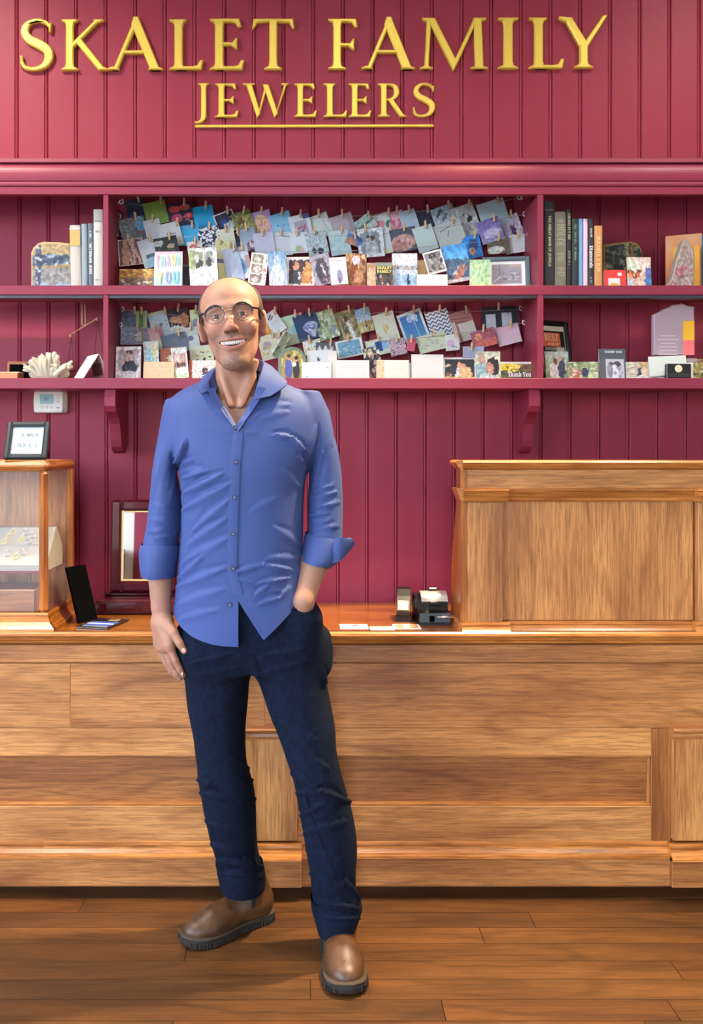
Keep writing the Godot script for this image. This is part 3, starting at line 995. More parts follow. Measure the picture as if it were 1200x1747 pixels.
# print too small to read in the photograph: a row of letter-sized strokes
func scribble(parent: Node, wide: float, high: float, at: Vector3, rot: Vector3, m: Material) -> void:
	var mb := MB.new()
	var r := RandomNumberGenerator.new()
	r.seed = int(wide * 9000.0 + high * 70000.0)
	var x := -wide / 2
	var step := high * 0.62
	while x < wide / 2 - step * 0.5:
		var w := step * r.randf_range(0.55, 0.85)
		var k := r.randi() % 5
		if k != 4 or x < -wide * 0.4:
			mb.box(Vector3(x + w * 0.15, 0, 0), Vector3(high * 0.13, high, 0.0006))
			if k != 1: mb.box(Vector3(x + w * 0.5, high * [0.43, 0.0, -0.43, 0.1, 0.3][k], 0), Vector3(w * 0.7, high * 0.13, 0.0006))
			if k != 2: mb.box(Vector3(x + w * 0.85, high * r.randf_range(-0.1, 0.1), 0), Vector3(high * 0.12, high * 0.75, 0.0006))
		x += step
	part("lettering", mb.mesh(), m, parent, at, rot)

func frame_parts(t: Node3D, w: float, h: float, bw: float, dp: float, m: Material) -> void:
	# four mitred-looking bars with a stepped face, centred on x, standing on y = 0
	for sx in [-1, 1]:
		part("frame_side", boxmesh(Vector3(bw, h, dp), 0.003), m, t, Vector3(sx * (w - bw) / 2, h / 2, 0))
		part("frame_side", boxmesh(Vector3(bw * 0.35, h - bw * 1.2, dp * 0.8), 0.002), m, t, Vector3(sx * (w / 2 - bw * 1.02), h / 2, 0))
	for y in [bw / 2, h - bw / 2]:
		part("frame_rail", boxmesh(Vector3(w - bw * 2, bw, dp), 0.003), m, t, Vector3(0, y, 0))
		part("frame_rail", boxmesh(Vector3(w - bw * 2.4, bw * 0.35, dp * 0.8), 0.002), m, t, Vector3(0, h / 2 + (y - h / 2) * (1 - bw * 1.04 / h * 1.0), 0))

func build_counter_things() -> void:
	var ty := yv(1079, 2.757)
	# picture frame on the display case
	var ctop := yv(786, 2.79)
	var t := thing("framed_notice", "black framed notice with pale script sheet on the display case", "picture frame", Vector3(xu(43, 2.80), ctop + 0.0045, -2.80), Vector3(-28, 5, 0))
	frame_parts(t, 0.126, 0.126, 0.014, 0.016, M.frame)
	part("sheet", boxmesh(Vector3(0.102, 0.102, 0.003)), mat(rgb(172, 186, 184), 0.5), t, Vector3(0, 0.063, -0.002))
	scribble(t, 0.05, 0.012, Vector3(0.008, 0.083, 0.0003), Vector3.ZERO, M.greyink)
	scribble(t, 0.062, 0.014, Vector3(0.004, 0.048, 0.0003), Vector3.ZERO, M.greyink)
	var es := MB.new()
	es.ext(PackedVector2Array([Vector2(0.008, -0.008), Vector2(0.075, -0.010), Vector2(0.050, -0.060), Vector2(0.036, -0.064)]), 0, 0.0, 0.056)
	part("easel_back", es.mesh(), M.black_matt, t)
	part("back_board", boxmesh(Vector3(0.12, 0.12, 0.004)), M.black_matt, t, Vector3(0, 0.063, -0.008))
	# thermostat
	var th := thing("thermostat", "white wall thermostat with greenish display under the shelf", "thermostat", W(89, 686, DWALL))
	var bm := MB.new()
	bm.box(Vector3(0.003, 0, 0.012), Vector3(0.112, 0.078, 0.024), 0.006)
	part("wall_plate", bm.mesh(), mat(rgb(196, 188, 168), 0.6), th)
	var fm := MB.new()
	var P := PackedVector2Array()
	for q in [[-0.052, -0.034], [-0.048, -0.039], [0.048, -0.039], [0.052, -0.034], [0.053, 0.0], [0.051, 0.034], [0.046, 0.038], [-0.047, 0.038], [-0.051, 0.034], [-0.053, 0.0]]:
		P.append(Vector2(q[0] - 0.004, q[1]))
	fm.prism(P, 0.024, 0.036, 0.004)
	part("cover", fm.mesh(), mat(rgb(222, 224, 212), 0.5), th)
	part("display", boxmesh(Vector3(0.048, 0.033, 0.002), 0.0008), mat(rgb(136, 182, 180), 0.3), th, Vector3(-0.010, 0.009, 0.0365))
	scribble(th, 0.02, 0.013, Vector3(-0.008, 0.009, 0.0378), Vector3.ZERO, mat(rgb(70, 110, 112), 0.6))
	for k in [[-0.026, -0.02], [-0.01, -0.02], [0.006, -0.02]]:
		var bt := MB.new()
		bt.lathe([[0.005, 0.0], [0.0048, 0.0016], [0.003, 0.002]], 12)
		part("button", bt.mesh(), mat(rgb(206, 212, 202), 0.5), th, Vector3(k[0], k[1], 0.0355), Vector3(90, 0, 0))
	for k in 3:
		part("key", boxmesh(Vector3(0.010, 0.006, 0.002), 0.0008), mat(rgb(190, 198, 190), 0.5), th, Vector3(0.032, 0.022 - k * 0.011, 0.0362))
	part("logo_mark", boxmesh(Vector3(0.013, 0.0035, 0.0008)), M.greyink, th, Vector3(0.031, -0.022, 0.0362))
	# leaning black board by the case
	var bb := thing("black_board", "thin black board leaning against the display case side", "board", Vector3(xu(150, 2.93), ty, -2.93), Vector3(0, -28, 17))
	part("panel", boxmesh(Vector3(0.012, 0.176, 0.085), 0.0015), M.black_matt, bb, Vector3(0, 0.09, 0))
	# brochure
	var br := thing("brochure", "dark brochure with blue picture lying on the counter", "brochure", W(176, 1063, 2.88) * Vector3(1, 0, 1) + Vector3(0, ty + 0.0005, 0), Vector3(0, -14, 0))
	part("sheets", boxmesh(Vector3(0.105, 0.005, 0.15), 0.0008), mat(rgb(34, 30, 34), 0.25), br, Vector3(0, 0.0025, 0))
	part("picture", boxmesh(Vector3(0.09, 0.0006, 0.06)), mat(rgb(70, 92, 170), 0.25), br, Vector3(0.0, 0.0053, 0.012))
	part("band", boxmesh(Vector3(0.085, 0.0006, 0.012)), mat(rgb(210, 214, 224), 0.25), br, Vector3(0.0, 0.0057, 0.016))
	part("text_strip", boxmesh(Vector3(0.08, 0.0006, 0.008)), mat(rgb(150, 146, 140), 0.3), br, Vector3(0.0, 0.0053, 0.055))
	part("emblem", boxmesh(Vector3(0.03, 0.0006, 0.026)), mat(rgb(196, 170, 110), 0.3), br, Vector3(0.014, 0.0053, -0.05))
	part("emblem_centre", boxmesh(Vector3(0.02, 0.0006, 0.017)), mat(rgb(60, 48, 40), 0.3), br, Vector3(0.014, 0.0057, -0.05))
	# mirror on a stand
	var dm := 3.12
	var mi := thing("table_mirror", "mahogany framed table mirror on a drawer stand", "mirror", Vector3(xu(245, dm), ty, -dm), Vector3(0, 0, 0))
	var my := func(v: float) -> float: return yv(v, dm) - ty
	var hw := xu(245, dm) - xu(188, dm)
	var mf := Node3D.new()
	mf.name = "mirror_frame"
	mi.add_child(mf)
	mf.position = Vector3(0, my.call(1010), 0)
	mf.rotation_degrees = Vector3(-4, 0, 0)
	var fh: float = my.call(853) - my.call(1010)
	for sx in [-1, 1]:
		part("frame_side", boxmesh(Vector3(0.037, fh, 0.028), 0.008), M.mahogany, mf, Vector3(sx * (hw - 0.0185), fh / 2, 0))
		part("gilt_slip", boxmesh(Vector3(0.005, fh - 0.074, 0.02), 0.001), M.brass, mf, Vector3(sx * (hw - 0.0392), fh / 2, 0))
	for y in [0.0185, fh - 0.0185]:
		part("frame_rail", boxmesh(Vector3(hw * 2 - 0.074, 0.037, 0.028), 0.008), M.mahogany, mf, Vector3(0, y, 0))
		part("gilt_slip", boxmesh(Vector3(hw * 2 - 0.074, 0.005, 0.02), 0.001), M.brass, mf, Vector3(0, fh / 2 + signf(y - fh / 2) * (fh / 2 - 0.0392), 0))
	part("mirror_glass", boxmesh(Vector3(hw * 2 - 0.07, fh - 0.07, 0.004)), mat(rgb(236, 238, 238), 0.015, 1.0), mf, Vector3(0, fh / 2, -0.002))
	part("stand_box", boxmesh(Vector3(0.29, 0.05, 0.13), 0.006), M.mahogany, mi, Vector3(0.0, 0.025, 0.01))
	part("stand_tray", boxmesh(Vector3(0.262, 0.016, 0.02), 0.005), M.mahogany, mi, Vector3(0.0, 0.056, -0.012))
	part("drawer", boxmesh(Vector3(0.12, 0.032, 0.006), 0.002), M.mahogany, mi, Vector3(-0.068, 0.025, 0.077))
	part("drawer", boxmesh(Vector3(0.12, 0.032, 0.006), 0.002), M.mahogany, mi, Vector3(0.068, 0.025, 0.077))
	# handset lying nose up
	var st := thing("stapler", "upright black stapler with gold plate on the counter", "stapler", Vector3(xu(689, 2.95), ty, -2.95), Vector3(0, -8, 0))
	var sb := MB.new()
	sb.ext(PackedVector2Array([Vector2(0, 0.028), Vector2(0.016, 0.03), Vector2(0.02, 0.02), Vector2(0.012, -0.02), Vector2(0.012, -0.085), Vector2(0, -0.085)]), 0, -0.024, 0.024)
	part("base", sb.mesh(), M.black, st)
	var sa := MB.new()
	var ap := PackedVector2Array([Vector2(0.012, 0.026), Vector2(0.034, 0.03), Vector2(0.05, 0.014), Vector2(0.075, -0.012), Vector2(0.093, -0.04), Vector2(0.097, -0.06), Vector2(0.086, -0.08), Vector2(0.055, -0.085), Vector2(0.03, -0.07)])
	sa.ext(ap, 0, -0.021, 0.021)
	part("arm", sa.mesh(), M.black, st)
	part("gold_plate", boxmesh(Vector3(0.034, 0.034, 0.003), 0.001), M.brass, st, Vector3(-0.001, 0.05, 0.0185), Vector3(-40, 0, 0))
	# machine with silver hood and lever
	var pm := thing("card_embosser", "black desk machine with silver rounded hood and side lever", "machine", Vector3(xu(736, 2.94), ty, -2.94), Vector3(0, 2, 0))
	var bx := MB.new()
	bx.ext(PackedVector2Array([Vector2(0, 0.07), Vector2(0.038, 0.07), Vector2(0.042, 0.045), Vector2(0.075, 0.03), Vector2(0.08, -0.06), Vector2(0, -0.07)]), 0, -0.05, 0.045)
	part("body", bx.mesh(), M.black, pm)
	var hd := MB.new()
	var hp := PackedVector2Array([Vector2(0.066, 0.036)])
	for i in 9:
		var a := PI * 0.55 * i / 8.0
		hp.append(Vector2(0.064 + 0.03 * sin(a), 0.034 - 0.04 * (1 - cos(a))))
	hp.append(Vector2(0.075, -0.045))
	hp.append(Vector2(0.066, -0.045))
	hd.ext(hp, 0, -0.036, 0.046)
	part("hood", hd.mesh(), mat(rgb(214, 210, 202), 0.28, 0.6), pm)
	part("latch", boxmesh(Vector3(0.036, 0.012, 0.012), 0.002), M.black, pm, Vector3(0.006, 0.062, 0.042))
	part("front_plate", boxmesh(Vector3(0.094, 0.028, 0.006), 0.002), mat(rgb(72, 84, 90), 0.4), pm, Vector3(0.0, 0.022, 0.071))
	part("slot", boxmesh(Vector3(0.016, 0.018, 0.004), 0.001), M.black_matt, pm, Vector3(-0.01, 0.02, 0.0735))
	var lv := MB.new()
	lv.tube([Vector3(0.006, 0.026, 0.08), Vector3(0.032, 0.028, 0.088), Vector3(0.054, 0.026, 0.08)], [0.003, 0.006, 0.004], 8)
	part("lever", lv.mesh(), M.steel, pm)
	part("knob", boxmesh(Vector3(0.03, 0.012, 0.02), 0.004), M.black, pm, Vector3(0.006, 0.098, -0.01))
	var gv := MB.new()
	gv.ball(Vector3(-0.050, 0.055, 0.01), Vector3(0.01, 0.022, 0.024))
	part("side_wheel", gv.mesh(), M.black, pm)
	# stickers and cards under the front edge of the top
	for s in [[604, 1069.5, 0.085, 0.075, "white paper card with black bird emblem on the counter", 0], [652, 1072.5, 0.072, 0.055, "small white card with a tiny black mark on the counter", 1], [694, 1069.5, 0.082, 0.075, "white card with orange red print on the counter", 2]]:
		var dd: float = (EYE - ty) * F / (s[1] - CY)
		var c := thing("counter_card", s[4], "card", Vector3(xu(s[0], dd), ty + 0.0002, -dd), Vector3.ZERO, "cards lying on the counter top")
		part("paper", boxmesh(Vector3(s[2], 0.0012, s[3])), M.white, c, Vector3(0, 0.0006, 0))
		if s[5] == 0:
			part("emblem", boxmesh(Vector3(0.024, 0.0004, 0.012)), M.black, c, Vector3(0.006, 0.0014, -0.018), Vector3(0, 12, 0))
			part("emblem", boxmesh(Vector3(0.016, 0.0004, 0.006)), M.greyink, c, Vector3(0.0, 0.0014, -0.004))
			for k in 5: part("mark", boxmesh(Vector3(0.004, 0.0004, 0.006)), M.black, c, Vector3(-0.026 + 0.013 * k, 0.0014, 0.012))
			part("print_line", boxmesh(Vector3(0.07, 0.0004, 0.009)), M.greyink, c, Vector3(0, 0.0014, 0.027))
		elif s[5] == 1:
			part("mark", boxmesh(Vector3(0.012, 0.0004, 0.012)), M.black, c, Vector3(0.004, 0.0014, -0.014))
			part("mark", boxmesh(Vector3(0.006, 0.0004, 0.006)), M.black, c, Vector3(-0.007, 0.0014, -0.012))
		else:
			part("print_panel", boxmesh(Vector3(0.066, 0.0004, 0.058)), mat(rgb(232, 122, 84), 0.5), c, Vector3(0, 0.0014, 0))
			part("print_block", boxmesh(Vector3(0.018, 0.0004, 0.05)), mat(rgb(244, 220, 196), 0.5), c, Vector3(0, 0.0018, 0))
			part("print_line", boxmesh(Vector3(0.062, 0.0004, 0.004)), mat(rgb(244, 220, 196), 0.5), c, Vector3(0, 0.002, 0))

func book(u0: float, u1: float, vt: float, col: Color, label: String, d: float, vb := 487.0, lean := 0.0, deep := 0.1, rough := 0.6) -> Node3D:
	var w := xu(u1, d) - xu(u0, d)
	var by := yv(487, DSH) if vb < 500 else yv(645, DSH)
	var h := yv(vt, d) - yv(vb, d)
	h = yv(vt, d) - by
	var t := thing("book", label, "book", Vector3(xu((u0 + u1) / 2, d), by, -d), Vector3(0, 0, lean), "books on the top shelf")
	var m := mat(col, rough)
	var sp := MB.new()
	var P := PackedVector2Array()   # (z, x) rounded spine
	for i in 7:
		var a := PI * i / 6.0
		P.append(Vector2(-0.006 + 0.006 * sin(a), -w / 2 * cos(a)))
	P.append(Vector2(-0.01, w / 2))
	P.append(Vector2(-0.01, -w / 2))
	sp.ext(P, 1, 0.0, h)
	part("spine", sp.mesh(), m, t)
	for sx in [-1, 1]:
		part("cover", boxmesh(Vector3(0.0022, h, deep), 0.0006), m, t, Vector3(sx * (w / 2 - 0.0011), h / 2, -0.008 - deep / 2))
	part("pages", boxmesh(Vector3(w - 0.0046, h - 0.008, deep - 0.006)), mat(rgb(222, 212, 190), 0.9), t, Vector3(0, h / 2, -0.007 - deep / 2))
	return t

func build_shelf_things() -> void:
	var y1 := yv(487, DSH)
	var y2 := yv(645, DSH)
	var d := 3.15
	# books, right bay
	var b := book(929, 948, 343, rgb(38, 42, 44), "tall black book with cream title on its spine", d)
	words("THE GREAT BOOK OF JEWELS", b, 0.0105, Vector3(0, 0.158, 0.0006), Vector3(0, 0, -90), M.creamink, true, 0.17)
	part("spine_rule", boxmesh(Vector3(0.03, 0.001, 0.0016)), M.creamink, b, Vector3(0, 0.262, -0.0004))
	b = book(947, 967, 361, rgb(122, 120, 100), "thick grey green book with embossed lettering", d)
	scribble(b, 0.2, 0.026, Vector3(0, 0.13, 0.0004), Vector3(0, 0, -90), mat(rgb(158, 156, 134), 0.7))
	b = book(967.5, 976, 357, rgb(32, 32, 32), "narrow black book with silver letters beside the grey green one", d)
	scribble(b, 0.09, 0.0075, Vector3(0, 0.205, 0.0004), Vector3(0, 0, -90), M.creamink)
	scribble(b, 0.05, 0.0065, Vector3(0, 0.1, 0.0004), Vector3(0, 0, -90), M.silverink)
	b = book(976.5, 988, 373, rgb(40, 50, 48), "dark green book with fine pale green title", d)
	scribble(b, 0.125, 0.0065, Vector3(0, 0.15, 0.0004), Vector3(0, 0, -90), mat(rgb(150, 176, 128), 0.6))
	b = book(988.5, 995.5, 373, rgb(112, 158, 190), "slim light blue book between green and pink books", d)
	b = book(996, 1004, 373, rgb(226, 188, 206), "slim pale pink book", d)
	b = book(1004.5, 1014, 373, rgb(40, 42, 48), "dark book titled Diamonds in white letters", d)
	words("Diamonds", b, 0.0125, Vector3(0, 0.105, 0.0004), Vector3(0, 0, -90), M.white, true, 0.075)
	scribble(b, 0.03, 0.006, Vector3(0, 0.185, 0.0004), Vector3(0, 0, -90), M.white)
	scribble(b, 0.022, 0.006, Vector3(0, 0.026, 0.0004), Vector3(0, 0, -90), M.silverink)
	b = book(1015, 1029, 385, rgb(196, 140, 84), "tan cloth book with cream title beside dark agate bookend", d)
	scribble(b, 0.135, 0.012, Vector3(0, 0.105, 0.0004), Vector3(0, 0, -90), mat(rgb(234, 208, 160), 0.7))
	# books, left bay
	b = book(120.5, 139, 384, rgb(178, 172, 160), "white book with tan label on its spine", d, 487.0, 1.2)
	part("spine_label", boxmesh(Vector3(0.034, 0.052, 0.002)), mat(rgb(196, 156, 92), 0.8), b, Vector3(0, 0.168, 0.0))
	part("spine_edge", boxmesh(Vector3(0.035, 0.006, 0.002)), mat(rgb(226, 186, 176), 0.8), b, Vector3(0, 0.199, 0.0))
	b = book(139.5, 150, 382, rgb(128, 146, 154), "plain grey blue book between white and slate books", d, 487.0, 0.8)
	b = book(150.5, 160, 381, rgb(86, 98, 108), "slate book with white script title", d, 487.0, 0.6)
	scribble(b, 0.105, 0.01, Vector3(0, 0.1, 0.0004), Vector3(0, 0, 90), M.white)
	scribble(b, 0.024, 0.006, Vector3(0, 0.182, 0.0004), Vector3(0, 0, 90), M.white)
	b = book(159, 176, 357, rgb(182, 182, 168), "tallest white book next to shelf divider with faint print", d)
	scribble(b, 0.026, 0.006, Vector3(0, 0.225, 0.0006), Vector3.ZERO, M.greyink)
	scribble(b, 0.02, 0.006, Vector3(0, 0.19, 0.0006), Vector3.ZERO, M.greyink)
	scribble(b, 0.02, 0.006, Vector3(0, 0.028, 0.0006), Vector3.ZERO, M.greyink)
	# agate bookends
	agate("agate_bookend", "grey and tan agate bookend with rounded left shoulder", [[53, 487], [53, 430], [56, 423], [66, 414], [74, 412], [100, 413], [119, 415], [121, 440], [124, 487]], 3.16, 0, y1)
	agate("agate_bookend", "dark green agate bookend behind the small red card", [[1029, 487], [1030, 416], [1050, 414], [1076, 411], [1087, 414], [1094, 422], [1097, 432], [1097, 487]], 3.24, 1, y1)
	agate("rough_stone", "upright pink grey rough stone slab before an orange book", [[1139, 487], [1146, 478], [1156, 440], [1165, 412], [1170, 407], [1176, 412], [1184, 424], [1186, 450], [1184, 487]], 3.135, 2, y1)
	# orange and yellow picture books at the right edge
	var ob := thing("picture_book", "upright orange picture book with jagged top at the shelf end", "book", Vector3(xu(1166, 3.25), y1, -3.245), Vector3(0, -24, 0))
	part("cover", boxmesh(Vector3(0.118, 0.2, 0.012), 0.001), M.orangebook, ob, Vector3(0, 0.1, 0))
	part("page_block", boxmesh(Vector3(0.112, 0.194, 0.008)), M.white, ob, Vector3(0, 0.1, -0.0095))
	var yb := thing("picture_book", "yellow picture book leaning behind the rough stone", "book", Vector3(xu(1172, 3.21), y1, -3.213), Vector3(0, -24, 0))
	part("cover", boxmesh(Vector3(0.085, 0.152, 0.006), 0.001), mat(rgb(226, 172, 50), 0.5), yb, Vector3(0, 0.076, 0))
	part("page_block", boxmesh(Vector3(0.08, 0.148, 0.008)), mat(rgb(236, 214, 160), 0.8), yb, Vector3(0, 0.076, -0.007))
	b = book(1201, 1212, 400, rgb(60, 140, 184), "bright blue book at the end of the top shelf", 3.2)
	# crystal award
	var aw := thing("crystal_award", "clear peaked crystal award with orange and pink stripe", "award", Vector3(xu(1148, 3.2), y2, -3.2))
	part("plinth_block", boxmesh(Vector3(0.115, 0.058, 0.06), 0.002), mat(rgb(224, 226, 216), 0.5), aw, Vector3(0.002, 0.029, 0))
	part("foot_bar", boxmesh(Vector3(0.148, 0.014, 0.056), 0.003), M.frosted, aw, Vector3(0, 0.065, 0))
	var cr := MB.new()
	var cp := PackedVector2Array()
	for q in [[1114, 606], [1114, 537], [1127, 531], [1134, 526.5], [1139, 526], [1146, 520.5], [1154, 520], [1161, 517.5], [1168, 521], [1173, 523], [1183, 524], [1183, 606]]:
		cp.append(Vector2(xu(q[0], 3.2) - xu(1148, 3.2), yv(q[1], 3.2) - y2))
	cr.prism(cp, -0.012, 0.012, 0.003)
	part("crystal", cr.mesh(), M.frosted, aw)
	part("orange_stripe", boxmesh(Vector3(0.038, 0.066, 0.002)), mat(rgb(250, 190, 50), 0.3), aw, Vector3(0.05, 0.168, 0.0125))
	part("pink_stripe", boxmesh(Vector3(0.038, 0.05, 0.002)), mat(rgb(250, 120, 120), 0.3), aw, Vector3(0.05, 0.11, 0.0125))
	for k in 6:
		part("engraved_line", boxmesh(Vector3([0.05, 0.07, 0.05, 0.064, 0.06, 0.068][k], 0.0022, 0.001)), mat(rgb(222, 206, 212), 0.5), aw, Vector3(-0.02, 0.15 - 0.0125 * k, 0.0126))
	# wooden box with open lid, coral, scale, folded card (left bay, lower shelf)
	var wx := thing("wooden_box", "small open wooden box with black lined lid", "box", Vector3(xu(22, 3.2), y2, -3.2))
	part("box_body", boxmesh(Vector3(0.1, 0.022, 0.07), 0.002), mat(rgb(186, 128, 84), 0.6), wx, Vector3(-0.02, 0.011, 0.01))
	part("crumbs", boxmesh(Vector3(0.085, 0.005, 0.05), 0.002), mat(rgb(206, 176, 140), 0.9), wx, Vector3(-0.01, 0.024, 0.008))
	part("lid", boxmesh(Vector3(0.112, 0.068, 0.006), 0.002), mat(rgb(170, 108, 66), 0.6), wx, Vector3(0.026, 0.034, -0.032), Vector3(-8, 0, 0))
	part("lid_lining", boxmesh(Vector3(0.094, 0.05, 0.003)), M.black_matt, wx, Vector3(0.027, 0.032, -0.0265), Vector3(-8, 0, 0))
	var co := MB.new()
	var cr2 := RandomNumberGenerator.new()
	cr2.seed = 21
	co.ball(Vector3(0.0, 0.02, 0), Vector3(0.07, 0.03, 0.04), 16, 8)
	for k in 46:
		var a := cr2.randf_range(-1.25, 1.25)
		var l := cr2.randf_range(0.02, 0.06) * (1.1 if absf(a) < 0.4 else 1.0)
		var z := cr2.randf_range(-0.03, 0.055)
		var base := Vector3(sin(a) * 0.035, 0.015, z * 0.5)
		var tip := Vector3(sin(a) * (0.04 + l) * 1.02, 0.022 + cos(a) * l * 1.1, z)
		if k == 0: tip = Vector3(0.022, 0.093, 0.02)
		if k == 1: tip = Vector3(-0.085, 0.03, 0.02)
		var mid := (base + tip) / 2 + Vector3(cr2.randf_range(-0.006, 0.006), 0.004, 0.004)
		co.tube([base, mid, tip * 0.92 + mid * 0.08, tip], [0.014, cr2.randf_range(0.007, 0.012), cr2.randf_range(0.004, 0.009), 0.001], 6)
		if k % 2 == 0:
			var br := mid.lerp(tip, 0.3)
			co.tube([br, br + Vector3(cr2.randf_range(-0.02, 0.02), cr2.randf_range(0.004, 0.02), cr2.randf_range(0.0, 0.015))], [0.007, 0.002], 5)
	solo("white_coral", co.mesh(), mat(rgb(198, 190, 164), 0.85), "knobbly cream white coral on the lower shelf", "coral", Vector3(xu(84, 3.17), y2, -3.17))
	var sc := thing("balance_scale", "small hanging brass balance scale tilted on the wall", "scale", W(143, 520, 3.34))
	var L := func(u: float, v: float, dd := 3.31) -> Vector3: return W(u, v, dd) - W(143, 520, 3.34)
	var sx := MB.new()
	sx.tube([L.call(140, 520), L.call(140.5, 552), L.call(143, 556), L.call(146, 552), L.call(145, 520)], 0.003, 8)
	part("yoke", sx.mesh(), M.oldbrass, sc)
	var bmn := MB.new()
	bmn.tube([L.call(120, 571), L.call(130, 565), L.call(144, 557), L.call(166, 543)], [0.0025, 0.002, 0.0035, 0.0028], 8)
	part("beam", bmn.mesh(), M.oldbrass, sc)
	for e in [[121, 573, 115, 631, 127, 631], [166, 544, 161, 612, 178, 616]]:
		var kn := MB.new()
		kn.ball(L.call(e[0], e[1]), Vector3(0.006, 0.007, 0.006))
		part("hook", kn.mesh(), M.oldbrass, sc)
		for q in [[e[2], e[3]], [e[4], e[5]]]:
			var cd := MB.new()
			cd.tube([L.call(e[0], e[1] + 2), L.call(q[0], q[1])], 0.0012, 5)
			part("cord", cd.mesh(), mat(rgb(92, 52, 46), 0.8), sc)
		var pn := MB.new()
		pn.lathe([[0.004, -0.006], [0.012, -0.004], [0.017, 0.0], [0.0165, 0.001], [0.01, -0.003]], 18, L.call((e[2] + e[4]) / 2.0, e[3] + 1.0))
		part("pan", pn.mesh(), M.oldbrass, sc)
	var tc := thing("tent_card", "white folded tent card with photographs inside beside divider", "card", Vector3(xu(155, 3.18), y2, -3.185), Vector3(0, 34, 0))
	var pc := MB.new()
	pc.ext(PackedVector2Array([Vector2(-0.048, 0), Vector2(-0.0462, 0), Vector2(0.008, 0.083), Vector2(0.0072, 0.085), Vector2(0.0055, 0.085)]), 2, -0.05, 0.05)
	part("front_leaf", pc.mesh(), M.white, tc)
	var pc2 := MB.new()
	pc2.ext(PackedVector2Array([Vector2(0.008, 0.083), Vector2(0.0095, 0.084), Vector2(0.026, 0.055), Vector2(0.034, 0.0), Vector2(0.0322, 0.0), Vector2(0.0243, 0.054)]), 2, -0.05, 0.05)
	part("back_leaf", pc2.mesh(), mat(rgb(206, 198, 186), 0.7), tc)
	part("inner_photo", boxmesh(Vector3(0.001, 0.04, 0.08)), mat(rgb(96, 62, 48), 0.5), tc, Vector3(0.0205, 0.035, 0), Vector3(0, 0, 12))
	# framed magazine cover leaning in the right bay
	var bf := thing("framed_page", "black framed magazine page leaning behind couple photo", "picture frame", Vector3(xu(951, 3.24), y2, -3.235), Vector3(-10, 26, 0))
	frame_parts(bf, 0.15, 0.215, 0.016, 0.014, M.black)
	part("mat_board", boxmesh(Vector3(0.12, 0.185, 0.003)), mat(rgb(206, 206, 180), 0.8), bf, Vector3(0, 0.1075, -0.002))
	part("page", boxmesh(Vector3(0.1, 0.165, 0.001)), M.black, bf, Vector3(0.002, 0.096, 0.0003))
	part("orange_panel", boxmesh(Vector3(0.078, 0.05, 0.0008)), mat(rgb(206, 98, 50), 0.6), bf, Vector3(-0.006, 0.147, 0.0012))
	words("BEST", bf, 0.026, Vector3(-0.006, 0.155, 0.002), Vector3.ZERO, mat(rgb(240, 196, 150), 0.6), true, 0.062)
	scribble(bf, 0.05, 0.010, Vector3(0.002, 0.131, 0.002), Vector3.ZERO, mat(rgb(240, 196, 150), 0.6))
	scribble(bf, 0.05, 0.010, Vector3(-0.012, 0.114, 0.0012), Vector3.ZERO, mat(rgb(206, 206, 190), 0.6))
	part("text_panel", boxmesh(Vector3(0.034, 0.018, 0.0008)), mat(rgb(210, 206, 186), 0.6), bf, Vector3(0.03, 0.112, 0.001))
	part("text_panel", boxmesh(Vector3(0.056, 0.022, 0.0008)), mat(rgb(206, 204, 186), 0.6), bf, Vector3(-0.018, 0.092, 0.001))
	# black ring box with round cream seal
	var rb := thing("black_box", "small black box with round cream seal on its front", "box", Vector3(xu(1158, 3.13), y2, -3.13), Vector3(0, 3, 0))
	part("box_body", boxmesh(Vector3(0.084, 0.05, 0.018), 0.003), M.black, rb, Vector3(0, 0.025, -0.004))
	part("lower_label", boxmesh(Vector3(0.07, 0.014, 0.001)), mat(rgb(40, 46, 42), 0.6), rb, Vector3(0, 0.012, 0.0055))
	var sl := MB.new()
	sl.lathe([[0.0125, 0.0], [0.0125, 0.0012], [0.0115, 0.0016]], 24)
	part("seal", sl.mesh(), mat(rgb(226, 220, 180), 0.6), rb, Vector3(-0.002, 0.033, 0.005), Vector3(90, 0, 0))
	var s2 := MB.new()
	for a in [0.4, 2.4, 4.5]:
		s2.box(Vector3(cos(a) * 0.005, sin(a) * 0.005, 0), Vector3(0.006, 0.0016, 0.0006), 0.0)
	part("seal_print", s2.mesh(), mat(rgb(150, 130, 80), 0.6), rb, Vector3(-0.002, 0.033, 0.0068))

func agate(called: String, label: String, px: Array, d: float, kind: int, by: float) -> void:
	var P := PackedVector2Array()
	var cx := 0.0
	for q in px: cx += xu(q[0], d) / px.size()
	for i in px.size():
		var q: Array = px[i]
		P.append(Vector2(xu(q[0], d) - cx, maxf(yv(q[1], d) - by, 0.0) if q[1] < 480 else 0.0))
	# a few extra points for a rough outline
	var Q := PackedVector2Array()
	var r := RandomNumberGenerator.new()
	r.seed = 5 + kind
	for i in P.size():
		Q.append(P[i])
		var n: Vector2 = P[(i + 1) % P.size()]
		if i < P.size() - 1 and P[i].y + n.y > 0.02:
			var mid := (P[i] + n) / 2
			Q.append(mid + (n - P[i]).orthogonal().normalized() * r.randf_range(-0.0015, 0.0015))
	var t := thing(called, label, "stone", Vector3(cx, by, -d))
	var mb := MB.new()
	mb.prism(Q, -0.035, 0.0, 0.003)
	part("rind", mb.mesh(), M.rind[kind], t)
	# polished face, inset from the rind, with the banding computed from position
	var f := MB.new()
	var c := Vector2(0, 0.06)
	var Z := PackedVector2Array()
	for q in Q: Z.append(c + (q - c) * (0.93 if kind < 2 else 0.9))
	f.prism(Z, -0.001, 0.0012, 0.0004)
	for i in f.v.size(): f.t[i] = Vector2(f.v[i].x / 0.16 + 0.5, 1.0 - f.v[i].y / 0.16)
	part("polished_face", f.mesh(), M.agate[kind], t)

